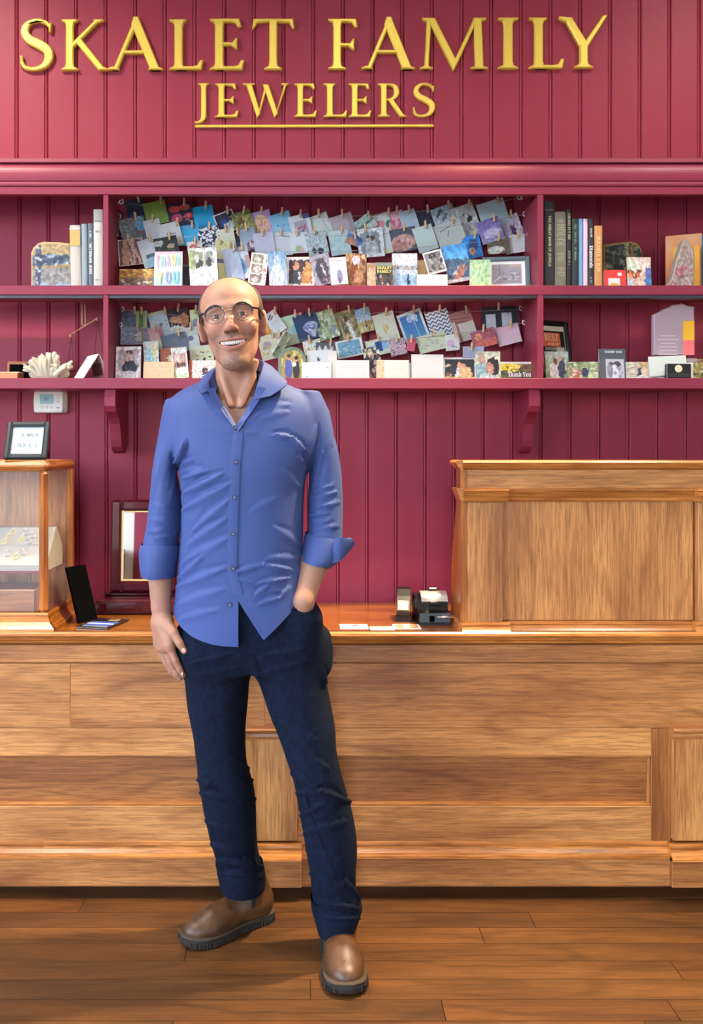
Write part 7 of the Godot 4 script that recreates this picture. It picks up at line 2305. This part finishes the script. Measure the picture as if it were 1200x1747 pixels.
func head_parts(t: Node3D, base: Vector3, n1: FastNoiseLite) -> void:
	# eyes
	for sx in [-1.0, 1.0]:
		var c := Vector3(0.0325 * sx, -0.0035, 0.0605)
		var e := MB.new()
		e.ball(Vector3.ZERO, Vector3(0.0122, 0.0122, 0.0122), 20, 12)
		var eye := part("eye", e.mesh(), mat(rgb(226, 218, 212), 0.1), t, hw(c) - base, Vector3(0, 0, ROLL))
		var ir := MB.new()
		ir.ball(Vector3.ZERO, Vector3(0.0062, 0.0062, 0.0014), 16, 6)
		part("iris", ir.mesh(), mat(rgb(64, 44, 32), 0.08), eye, Vector3(0.0002, -0.0002, 0.0116))
		var pu := MB.new()
		pu.ball(Vector3.ZERO, Vector3(0.0030, 0.0030, 0.0008), 12, 6)
		part("pupil", pu.mesh(), mat(rgb(8, 8, 8), 0.05), eye, Vector3(0.0002, -0.0002, 0.0127))
		# eyebrow: short strokes
		var br := MB.new()
		var r := RandomNumberGenerator.new()
		r.seed = 31
		for k in 90:
			var s := r.randf()
			var x := lerpf(0.014, 0.050, s)
			var y := 0.0150 + 0.006 * sin(s * 2.6) - 0.004 * s + r.randf_range(-0.0025, 0.0025)
			var z := 0.10
			for q in 30:
				var dd := head_f(hw(Vector3(x * sx, y, z)))
				if dd < 0.0004: break
				z -= maxf(dd * 0.8, 0.0004)
			var a := Vector3(x * sx, y, z)
			br.tube([hw(a) - base, hw(a + Vector3(sx * 0.005, 0.0012, 0.0002)) - base], [0.0007, 0.0003], 4)
		part("eyebrow", br.mesh(), mat(rgb(104, 82, 68), 0.8), t)
	# teeth: upper row, and the dark mouth behind
	var te := MB.new()
	for k in range(-6, 7):
		var x := k * 0.0046
		var w := 0.0022 if absi(k) < 2 else 0.0020
		var z := 0.0725 - 8.5 * x * x
		te.ball(hw(Vector3(x, mouth_y(x) - 0.0035 + 2.0 * x * x, z)) - base, Vector3(w + 0.0003, 0.0060, 0.003), 8, 6)
	part("teeth", te.mesh(), mat(rgb(240, 236, 226), 0.15), t)
	var mo := MB.new()
	mo.ball(Vector3.ZERO, Vector3(0.033, 0.010, 0.008), 16, 8)
	part("mouth_cavity", mo.mesh(), mat(rgb(70, 22, 22), 0.5), t, hw(Vector3(0, -0.074, 0.052)) - base, Vector3(0, 0, ROLL))
	# hair: short sides and back
	var hf := func(w: Vector3) -> float:
		var p := hd(w)
		var d := skull_f(p) - 0.0038
		var rim := n1.get_noise_3d(w.x * 130, w.y * 130, w.z * 130) * 0.0015
		d += rim
		# only a band seen at the sides and behind: bald dome and face removed, ends above the ears
		var rad := Vector2(p.x / 0.078, (p.y - 0.024) / 0.082).length()
		var edge := 0.83 + 0.155 * clampf((p.y - 0.012) / 0.062, 0.0, 1.0)
		d = smax(d, (edge - rad) * 0.075 if p.z > -0.055 else -0.01, 0.002)
		d = smax(d, p.z - 0.026 + 0.35 * maxf(p.y - 0.01, 0.0), 0.004)
		d = smax(d, -(p.y + 0.012 + 0.55 * minf(p.z + 0.01, 0.0) + 0.9 * maxf(p.z - 0.008, 0.0) * -1.0), 0.004)
		return d
	var hr := nets(hf, HEAD + Vector3(-0.11, -0.12, -0.16), HEAD + Vector3(0.11, 0.13, 0.06), 0.0032)
	cloth_part("hair", hr, mat(rgb(58, 44, 38), 0.7), base, t)
	# glasses: dark brow line, thin wire below, gilt bridge
	var gl := Node3D.new()
	gl.name = "glasses"
	t.add_child(gl)
	gl.position = hw(Vector3(0, -0.003, 0.0)) - base
	gl.basis = HB
	var lensm := mat(Color(1, 1, 1, 0.02), 0.02, 0.0, 0.22)
	lensm.transparency = BaseMaterial3D.TRANSPARENCY_ALPHA
	var dark := mat(rgb(26, 24, 26), 0.25)
	var gilt := mat(rgb(196, 140, 96), 0.3, 0.8)
	var wire := mat(rgb(60, 52, 48), 0.3, 0.6)
	for sx in [-1.0, 1.0]:
		var cx: float = 0.0345 * sx
		var rim := []
		for k in 33:
			var a := TAU * k / 32.0
			rim.append(Vector3(cx + 0.0245 * cos(a) * sx, 0.0225 * sin(a) - 0.001, 0.0985 - 3.2 * pow(cx + 0.0245 * cos(a) * sx, 2)))
		var up := MB.new()
		var rr := []
		var pu := rim.slice(0, 17)
		for k in 17: rr.append(0.0013 + 0.0009 * sin(PI * k / 16.0) + (0.0012 if k < 4 else 0.0))
		up.tube(pu, rr, 8)
		part("brow_rim", up.mesh(), dark, gl)
		var lo := MB.new()
		lo.tube(rim.slice(16, 33), 0.0007, 6)
		part("lower_rim", lo.mesh(), wire, gl)
		var ls := MB.new()
		var P := []
		for k in 32: P.append(rim[k] if sx > 0 else rim[31 - k])
		ls.poly(P)
		part("lens", ls.mesh(), lensm, gl)
		var te2 := MB.new()
		te2.tube([Vector3(sx * 0.059, 0.007, 0.087), Vector3(sx * 0.072, 0.006, 0.074), Vector3(sx * 0.080, 0.004, 0.02), Vector3(sx * 0.083, -0.001, -0.012), Vector3(sx * 0.080, -0.018, -0.03)], [0.003, 0.0026, 0.002, 0.002, 0.0018], 8)
		part("temple", te2.mesh(), dark, gl)
		var np := MB.new()
		np.ball(Vector3(sx * 0.0098, -0.010, 0.0925), Vector3(0.0016, 0.0045, 0.003), 8, 6)
		part("nose_pad", np.mesh(), mat(rgb(230, 214, 200), 0.2), gl)
	var bd := MB.new()
	bd.tube([Vector3(-0.0105, 0.004, 0.0975), Vector3(-0.005, 0.0065, 0.0995), Vector3(0.005, 0.0065, 0.0995), Vector3(0.0105, 0.004, 0.0975)], 0.0012, 8)
	part("bridge", bd.mesh(), gilt, gl)

func px_of(p: Vector3) -> Vector2:
	# front-plane sketch coordinates used when the garment was cut
	return Vector2(CX + p.x * F / 2.37, CY - (p.y - EYE) * F / 2.37)

func hem_left(u: float) -> float:
	var tb := [[280, 1050], [297, 1066], [305, 1074], [325, 1087], [345, 1094.5], [365, 1099], [385, 1101], [408, 1102]]
	return table(tb, u)

func hem_right(u: float) -> float:
	return table([[395, 1004], [405, 1020], [450, 1091], [474, 1069], [498, 1045], [504, 1030], [520, 1026], [560, 1020]], u)

func table(tb: Array, u: float) -> float:
	if u <= tb[0][0]: return tb[0][1]
	for i in tb.size() - 1:
		if u <= tb[i + 1][0]:
			return lerpf(tb[i][1], tb[i + 1][1], (u - tb[i][0]) / float(tb[i + 1][0] - tb[i][0]))
	return tb[-1][1]

func clothes(t: Node3D, base: Vector3) -> void:
	var sm := mat(rgb(50, 70, 124), 0.72)
	sm.rim_enabled = true
	sm.rim = 0.25
	sm.rim_tint = 0.6
	sm.normal_enabled = true
	sm.normal_texture = noise_tex(91, 0.12, true, 3.0)
	sm.normal_scale = 0.25
	sm.uv1_scale = Vector3(14, 14, 1)
	# --- shirt
	var r := nets(shirt_f, Vector3(-0.46, 0.80, -2.66), Vector3(0.17, 1.545, -2.32), 0.0058)
	var folds := [
		[317, 756, 303, 790, 7, 9], [303, 790, 311, 800, 6, -8], [310, 790, 330, 782, 5, 4],
		[318, 802, 345, 800, 6, 4], [312, 815, 352, 803, 6, 5], [315, 840, 378, 808, 8, 5], [314, 868, 392, 825, 9, 4],
		[330, 905, 392, 850, 9, 3.5], [318, 930, 385, 885, 9, 3.5], [312, 960, 392, 915, 10, 3], [305, 985, 345, 950, 7, 4.5], [303, 1000, 385, 968, 9, 4], [306, 1030, 380, 1005, 10, 2.5], [310, 1055, 370, 1040, 8, 2],
		[470, 740, 500, 746, 6, 5], [500, 746, 520, 768, 6, 6], [520, 768, 526, 795, 5, -5], [508, 778, 522, 790, 4, 4], [455, 700, 490, 690, 10, 2.5], [450, 712, 490, 702, 8, 2],
		[410, 735, 440, 738, 7, 2.5], [408, 722, 440, 706, 7, 2], [360, 705, 398, 728, 7, 3], [345, 725, 396, 738, 8, 2],
		[480, 800, 512, 830, 8, 2.5], [430, 872, 470, 850, 9, 1.6], [400, 975, 450, 962, 6, 4], [450, 962, 500, 972, 6, 4.5], [402, 985, 440, 995, 6, 3.5], [440, 995, 492, 985, 6, 4.5], [438, 1012, 456, 1000, 6, 3], [456, 1000, 480, 1008, 6, 2.5], [442, 1030, 478, 1018, 6, 3.5], [478, 1018, 496, 1000, 6, 2.5], [470, 900, 515, 930, 9, 2.5], [460, 950, 512, 952, 7, 2.5],
		# sleeves
		[290, 765, 288, 830, 6, 3], [300, 800, 292, 850, 5, 3], [262, 860, 300, 872, 6, 2.5], [256, 885, 290, 892, 6, 2.5], [252, 905, 292, 906, 6, 3], [262, 918, 300, 912, 5, 3], [270, 760, 262, 840, 8, 2],
		[540, 728, 530, 772, 6, 4], [552, 770, 535, 830, 6, 3.5], [560, 700, 566, 760, 8, 2], [530, 850, 575, 838, 5, 3.5], [532, 866, 580, 856, 5, 4], [530, 878, 560, 874, 5, 4], [530, 892, 562, 888, 5, 4], [545, 902, 580, 895, 5, 3], [536, 838, 570, 826, 5, 2.5]]
	r[0] = wrinkle(r[0], r[1], folds, 0.0022, 9.0)
	# neck opening
	var vneck := func(p: Vector3) -> float:
		if p.z < -2.47 or p.y < 1.30: return 1.0
		var q := px_of(p)
		var f := (q.y - 655.0) / 76.0
		return maxf(maxf(lerpf(357, 402, f) - q.x, q.x - lerpf(446, 402, f)), q.y - 731.0)
	r = clip(r[0], r[1], vneck)
	var lft := clip(r[0], r[1], func(p: Vector3) -> float: return 407.5 - px_of(p).x)
	var rgt := clip(r[0], r[1], func(p: Vector3) -> float: return px_of(p).x - 407.5)
	lft = clip(lft[0], lft[1], func(p: Vector3) -> float:
		var q := px_of(p)
		return 1.0 if q.x < 296 and p.x < -0.335 + 0.0 and q.y < 1010 else hem_left(q.x) - q.y)
	rgt = clip(rgt[0], rgt[1], func(p: Vector3) -> float:
		var q := px_of(p)
		return hem_right(q.x) - q.y)
	# sleeve ends are cut level, the cuffs close them
	var shirt := MB.new()
	for s in [lft, rgt]:
		var vs := PackedVector3Array()
		var uv := PackedVector2Array()
		for p in s[0]:
			vs.append(p - base)
			uv.append(Vector2(p.x + p.z * 0.6, p.y))
		shirt.smooth(vs, s[1], uv)
	var so := part("shirt", shirt.mesh(), sm, t)
	# placket and buttons, laid on the front of the shirt
	var pl := MB.new()
	var vs := PackedVector3Array()
	var tr := PackedInt32Array()
	var uv := PackedVector2Array()
	var rows := 46
	for i in rows + 1:
		var f := i / float(rows)
		var v := lerpf(731, 1012, f)
		var ue := table([[731, 399], [788, 394], [850, 391.5], [910, 389], [970, 388], [1012, 398]], v)
		for k in 4:
			var u: float = ue + [0.0, 0.6, 17.0, 17.6][k]
			var P := W(u, v, 2.37)
			var z := front_z(shirt_f, P.x, P.y)
			vs.append(Vector3(P.x, P.y, z + [0.0, 0.0042, 0.0034, 0.0][k]) - base)
			uv.append(Vector2(P.x, P.y))
		if i < rows:
			for k in 3:
				var a := i * 4 + k
				tr.append_array([a, a + 4, a + 5, a, a + 5, a + 1])
	pl.smooth(vs, tr, uv)
	part("placket", pl.mesh(), sm, so)
	for q in [[401, 729.5], [403, 788], [400.5, 848], [398.5, 910], [398.5, 969]]:
		button(so, base, q[0], q[1], 0.005)
	button(so, base, 393, 1030, 0.0018)
	# collar
	var co := MB.new()
	var st := [[[431, 684, 2.392], [462, 676, 2.372]], [[437, 668, 2.398], [484, 661, 2.386]], [[443, 645, 2.42], [490, 652, 2.415]], [[449, 627, 2.455], [478, 641, 2.468]], [[448, 617, 2.505], [466, 631, 2.53]], [[425, 612, 2.555], [428, 630, 2.60]], [[385, 616, 2.555], [378, 635, 2.60]], [[370, 627, 2.505], [350, 642, 2.53]], [[362, 640, 2.455], [341, 653, 2.462]], [[356, 654, 2.42], [338, 664, 2.40]], [[361, 668, 2.398], [345, 672, 2.385]]]
	leaf(co, st, base, 0.0022)
	part("collar", co.mesh(), sm, so)
	var cs := MB.new()
	var sn := []
	for s in st: sn.append([s[0], [lerpf(s[0][0], 403, 0.16), s[0][1] + (34 if s[0][2] < 2.45 else 26), s[0][2] + (0.01 if s[0][2] < 2.45 else -0.03)]])
	leaf(cs, sn, base, 0.002)
	part("collar_stand", cs.mesh(), sm, so)
	# facings turned open along the neckline
	var fa := MB.new()
	leaf(fa, [[[352, 662, 2.393], [364, 662, 2.398]], [[366, 686, 2.386], [376, 684, 2.394]], [[383, 708, 2.376], [391, 706, 2.388]], [[400, 731, 2.364], [404, 728, 2.378]]], base, 0.002)
	leaf(fa, [[[441, 660, 2.398], [452, 662, 2.390]], [[429, 684, 2.392], [440, 688, 2.380]], [[416, 707, 2.384], [424, 711, 2.372]], [[402, 729, 2.374], [407, 736, 2.362]]], base, 0.002)
	part("front_facing", fa.mesh(), sm, so)
	# rolled cuffs
	cuff(so, sm, base, [[928, 241.5, 307, 2.479, 0.057], [936, 238, 306.5, 2.478, 0.060], [950, 237.5, 304.5, 2.475, 0.060], [968, 239, 301.5, 2.472, 0.058], [984, 241, 300, 2.469, 0.055]], 0.0, 2.0)
	cuff(so, sm, base, [[914, 521, 586, 2.474, 0.058], [922, 519, 590, 2.471, 0.061], [938, 517, 588, 2.466, 0.061], [952, 515, 578, 2.459, 0.058], [962, 514, 566, 2.452, 0.055]], 7.0, 2.0)
	var fp := MB.new()
	leaf(fp, [[[572, 918, 2.415], [566, 962, 2.42]], [[582, 916, 2.41], [580, 957, 2.415]], [[592, 919, 2.42], [591, 945, 2.43]], [[598, 917, 2.43], [604, 929, 2.44]]], base, 0.003)
	part("cuff_flap", fp.mesh(), sm, so)
	# --- jeans
	var jm := mat(rgb(24, 36, 58), 0.9, 0.0, 0.25)
	jm.normal_enabled = true
	jm.normal_texture = noise_tex(17, 0.2, true, 4.0)
	jm.normal_scale = 0.3
	jm.uv1_scale = Vector3(18, 18, 1)
	var nt := noise_tex(23, 0.008)
	var gr := Gradient.new()
	gr.offsets = PackedFloat32Array([0.0, 0.45, 0.75, 1.0])
	gr.colors = PackedColorArray([rgb(196, 196, 200), rgb(214, 216, 222), rgb(240, 244, 250), rgb(255, 255, 255)])
	nt.color_ramp = gr
	jm.albedo_texture = nt
	jm.albedo_color = rgb(17, 27, 44)
	var j := nets(jeans_f, Vector3(-0.36, 0.045, -2.72), Vector3(0.18, 0.97, -2.33), 0.0064)
	var jf := [[330, 1130, 395, 1115, 7, 2.5], [445, 1120, 520, 1105, 7, 2.5], [335, 1150, 400, 1140, 7, 2], [440, 1150, 520, 1128, 7, 2], [428, 1115, 452, 1180, 6, 3],
		[338, 1330, 372, 1342, 6, 6], [340, 1352, 385, 1362, 6, 4], [345, 1318, 360, 1340, 5, 5], [395, 1290, 425, 1310, 6, 3], [400, 1340, 432, 1330, 6, 4], [405, 1370, 436, 1362, 6, 3], [352, 1400, 392, 1420, 7, 3], [362, 1440, 410, 1462, 7, 4], [372, 1468, 445, 1478, 7, 5], [374, 1488, 448, 1496, 6, 5], [420, 1462, 448, 1480, 6, 5], [380, 1504, 446, 1508, 4, 3],
		[490, 1270, 560, 1310, 9, 3], [500, 1320, 545, 1345, 7, 5], [530, 1340, 598, 1368, 7, 6], [508, 1352, 548, 1352, 6, 5], [515, 1390, 548, 1372, 7, 5], [520, 1420, 590, 1400, 8, 3], [525, 1450, 580, 1470, 8, 3], [530, 1490, 585, 1512, 7, 4], [590, 1500, 612, 1532, 6, 6], [538, 1535, 610, 1548, 6, 7], [540, 1562, 612, 1566, 6, 7], [470, 1230, 540, 1262, 9, 2.5], [552, 1140, 556, 1165, 5, 4]]
	j[0] = wrinkle(j[0], j[1], jf, 0.003, 8.0)
	var je := cloth_part("jeans", j, jm, base, t)
	# outseams and pocket edge as raised stitched tubes
	for line in [[[518, 1345], [535, 1395], [552, 1440], [568, 1480], [578, 1520]], [[428, 1118], [430, 1140]], [[497, 1036], [516, 1034], [534, 1034]]]:
		var pth := []
		for q in line:
			var P := W(q[0], q[1], 2.42)
			pth.append(Vector3(P.x, P.y, front_z(jeans_f, P.x, P.y) + 0.001) - base)
		var sea := MB.new()
		sea.tube(pth, 0.0016, 6)
		part("seam", sea.mesh(), jm, je)
	for L in [[LL, 1506.0, 1517.0], [LR, 1574.0, 1590.0]]:
		var lm: Limb = L[0]
		var rings := []
		for k in 4:
			var s := lm.n - 1 - (8 - k * 2.6)
			var i := int(s)
			var ring := []
			for a in 28:
				var an := TAU * a / 28.0
				var ex := 0.004
				ring.append(Vector3(lm.cx[i] + (lm.a[i] + ex) * cos(an), lm.y0 - lm.dy * s, lm.cz[i] - (lm.b[i] + ex) * sin(an)) - base)
			rings.append(ring)
		rings.reverse()
		var hm := MB.new()
		hm.loft(rings, false)
		part("hem", hm.mesh(), jm, je)

func button(par: Node, base: Vector3, u: float, v: float, lift: float) -> void:
	var P := W(u, v, 2.365)
	var z := front_z(shirt_f, P.x, P.y)
	var b := MB.new()
	b.lathe([[0.0056, 0.0], [0.0062, 0.0010], [0.0060, 0.0020], [0.0046, 0.0022], [0.0042, 0.0014], [0.0006, 0.0013]], 18)
	var o := part("button", b.mesh(), mat(rgb(52, 60, 84), 0.22), par, Vector3(P.x, P.y, z + lift) - base, Vector3(90, 0, 0))
	var h := MB.new()
	for k in 4:
		var a := TAU * (k + 0.5) / 4
		h.ball(Vector3(cos(a) * 0.0017, 0.0016, sin(a) * 0.0017), Vector3(0.0006, 0.0004, 0.0006), 6, 4)
	part("thread", h.mesh(), mat(rgb(196, 204, 220), 0.6), o)

# strip of cloth between two edges given as stations [[u, v, d], [u, v, d]], with thickness
func leaf(mb: MB, st: Array, base: Vector3, th: float) -> void:
	var pts := []
	# smooth the stations
	for i in st.size() - 1:
		for s in 4:
			var f := s / 4.0
			var pr := []
			for e in 2:
				var q := []
				for k in 3:
					var p0: float = st[maxi(i - 1, 0)][e][k]
					var p1: float = st[i][e][k]
					var p2: float = st[i + 1][e][k]
					var p3: float = st[mini(i + 2, st.size() - 1)][e][k]
					q.append(0.5 * (2 * p1 + (p2 - p0) * f + (2 * p0 - 5 * p1 + 4 * p2 - p3) * f * f + (3 * p1 - p0 - 3 * p2 + p3) * f * f * f))
				pr.append(W(q[0], q[1], q[2]) - base)
			pts.append(pr)
	var lst: Array = st[-1]
	pts.append([W(lst[0][0], lst[0][1], lst[0][2]) - base, W(lst[1][0], lst[1][1], lst[1][2]) - base])
	var rings := []
	for i in pts.size():
		var a: Vector3 = pts[i][0]
		var b: Vector3 = pts[i][1]
		var dirv: Vector3 = pts[mini(i + 1, pts.size() - 1)][0] - pts[maxi(i - 1, 0)][0]
		var n := (b - a).cross(dirv).normalized()
		if n.length() < 0.5: n = Vector3(0, 0, 1)
		var m := (a + b) / 2 + n * 0.003
		rings.append([a + n * th, m + n * th, b + n * th, b, b - n * th, m - n * th, a - n * th, a])
	mb.loft(rings, true)

func cuff(par: Node, m: Material, base: Vector3, rows: Array, slant: float, pw: float) -> void:
	var rings := []
	var seg := 32
	for side in 2:
		for i in rows.size():
			var r: Array = rows[i if side == 0 else rows.size() - 1 - i]
			var ins := 0.0 if side == 0 else 0.006
			var xl := xu(r[1], r[3])
			var xr := xu(r[2], r[3])
			var ring := []
			for k in seg:
				var a := TAU * k / seg
				var x := (xl + xr) / 2 + ((xr - xl) / 2 - ins) * cos(a)
				var y := yv(r[0], r[3]) - slant * 0.0014 * cos(a) + 0.0012 * sin(a * 3.0 + i)
				ring.append(Vector3(x, y, -r[3] - (r[4] - ins) * sin(a)) - base)
			ring.reverse()
			rings.append(ring)
	var mb := MB.new()
	mb.loft(rings, false)
	part("cuff", mb.mesh(), m, par)

# --- shoes
func sole_outline(s: float) -> Vector2:
	# half widths (inner, outer) along the shoe, s from heel 0 to toe 1
	var tb := [[0.0, 0.018], [0.03, 0.028], [0.1, 0.036], [0.25, 0.036], [0.42, 0.038], [0.62, 0.049], [0.75, 0.0525], [0.86, 0.049], [0.94, 0.038], [0.985, 0.022], [1.0, 0.008]]
	var w := 0.0
	for i in tb.size() - 1:
		if s <= tb[i + 1][0] or i == tb.size() - 2:
			w = lerpf(tb[i][1], tb[i + 1][1], clampf((s - tb[i][0]) / (tb[i + 1][0] - tb[i][0]), 0, 1))
			break
	return Vector2(w, w)

func shoes(t: Node3D, base: Vector3) -> void:
	var leather := mat(rgb(96, 65, 37), 0.45)
	var lt := noise_tex(58, 0.014)
	var lg := Gradient.new()
	lg.offsets = PackedFloat32Array([0.0, 0.5, 1.0])
	lg.colors = PackedColorArray([rgb(150, 140, 132), rgb(214, 208, 202), rgb(255, 250, 244)])
	lt.color_ramp = lg
	leather.albedo_texture = lt
	leather.normal_enabled = true
	leather.normal_texture = noise_tex(57, 0.03, true, 2.0)
	leather.normal_scale = 0.3
	leather.uv1_triplanar = true
	leather.uv1_scale = Vector3(6, 6, 6)
	var solem := mat(rgb(36, 31, 26), 0.85)
	var welt := mat(rgb(66, 52, 36), 0.85)
	var gore := mat(rgb(26, 22, 20), 0.9)
	var L := 0.288
	var sf := func(p: Vector3) -> float:
		# shoe axes: x across, y up, z forward from the heel
		var s := clampf(p.z / L, 0.0, 1.0)
		var d := cap(p, Vector3(0, 0.062, 0.045), Vector3(0, 0.046, 0.185), 0.040, 0.038)
		d = smin(d, elli(p, Vector3(0.0, 0.036, 0.205), Vector3(0.049, 0.036, 0.076)), 0.03)
		d = smin(d, elli(p, Vector3(0, 0.05, 0.042), Vector3(0.037, 0.05, 0.042)), 0.02)
		d = smin(d, cap(p, Vector3(0, 0.07, 0.075), Vector3(0, 0.125, 0.062), 0.043, 0.042), 0.035)
		d = smax(d, p.y - 0.118 + 0.22 * (p.z - 0.062), 0.004)
		d = smax(d, 0.024 - p.y, 0.003)
		return d
	var up := nets(sf, Vector3(-0.06, 0.015, -0.01), Vector3(0.06, 0.15, 0.295), 0.0042)
	for q in [[W(447, 1566, 2.652), W(327, 1609, 2.515)], [Vector3(0.079, 0, -2.552), Vector3(0.107, 0, -2.268)]]:
		var heel: Vector3 = q[0] * Vector3(1, 0, 1)
		var dirv: Vector3 = ((q[1] as Vector3) * Vector3(1, 0, 1) - heel).normalized()
		if q[0].y != 0.0: heel -= dirv * 0.03
		var sh := Node3D.new()
		sh.name = "shoe"
		t.add_child(sh, true)
		sh.position = heel - base
		sh.basis = Basis(Vector3.UP.cross(dirv), Vector3.UP, dirv)
		var m := MB.new()
		m.smooth(up[0], up[1])
		part("upper", m.mesh(), leather, sh)
		# sole, welt and tread from the outline
		var ol := []
		for i in 25: ol.append(Vector3(sole_outline(i / 24.0).x, 0, L * i / 24.0))
		for i in range(23, 0, -1): ol.append(Vector3(-sole_outline(i / 24.0).x, 0, L * i / 24.0))
		var rise := func(z: float) -> float: return 0.010 * pow(maxf(z / L - 0.72, 0) / 0.28, 2)
		var mk := func(y0: float, y1: float, g0: float, g1: float) -> ArrayMesh:
			var rings := []
			for k in [[y0, g0 - 0.003], [y0 + 0.002, g0], [y1 - 0.002, g1], [y1, g1 - 0.003], [y1, -0.03]]:
				var ring := []
				for p in ol:
					var n := Vector3(p.x, 0, p.z - L * 0.5).normalized()
					ring.append(p + n * k[1] + Vector3(0, k[0] + rise.call(p.z), 0))
				ring.reverse()
				rings.append(ring)
			var b := MB.new()
			b.loft(rings, false)
			var q0: Array = rings[0].duplicate()
			q0.reverse()
			b.poly(q0)
			return b.mesh()
		part("sole", mk.call(0.0, 0.021, 0.002, 0.004), solem, sh)
		part("welt", mk.call(0.0205, 0.0275, 0.004, 0.0035), welt, sh)
		for i in range(1, 30):
			for sx in [-1.0, 1.0]:
				var s := i / 30.0
				var w := sole_outline(s).x
				var z := L * s
				part("tread_lug", LUG, solem, sh, Vector3(sx * (w + 0.004), 0.009 + rise.call(z), z))
		# elastic gores at both sides and a pull seam over the toe
		for sx in [-1.0, 1.0]:
			var g := MB.new()
			var vs := PackedVector3Array()
			var tr := PackedInt32Array()
			for i in 7:
				var y := lerpf(0.066, 0.114, i / 6.0)
				var half := lerpf(0.003, 0.013, i / 6.0)
				for k in 3:
					var z := 0.092 - (y - 0.066) * 0.25 + half * (k - 1)
					var x := 0.075
					for n in 40:
						var d: float = sf.call(Vector3(x * sx, y, z))
						if d < 0.0012: break
						x -= maxf(d * 0.7, 0.0006)
					vs.append(Vector3(x * sx, y, z))
				if i < 6:
					for k in 2:
						var a := i * 3 + k
						if sx > 0: tr.append_array([a, a + 3, a + 4, a, a + 4, a + 1])
						else: tr.append_array([a, a + 4, a + 3, a, a + 1, a + 4])
			g.smooth(vs, tr)
			part("elastic_gore", g.mesh(), gore, sh)
		var stc := MB.new()
		var pth := []
		for i in 19:
			var an := PI * i / 18.0
			var x := 0.036 * cos(an)
			var z := 0.105 + 0.0 + 0.0 * sin(an)
			z = 0.112 + 0.06 * sin(an) * 0.0 + 0.02 * (1 - absf(cos(an)))
			var y := 0.15
			for n in 60:
				var d: float = sf.call(Vector3(x, y, z))
				if d < 0.0006: break
				y -= maxf(d * 0.7, 0.0005)
			pth.append(Vector3(x, y, z))
		stc.tube(pth, 0.0013, 5)
		part("seam", stc.mesh(), welt, sh)

var LUG: ArrayMesh = boxmesh(Vector3(0.004, 0.014, 0.0055), 0.001)
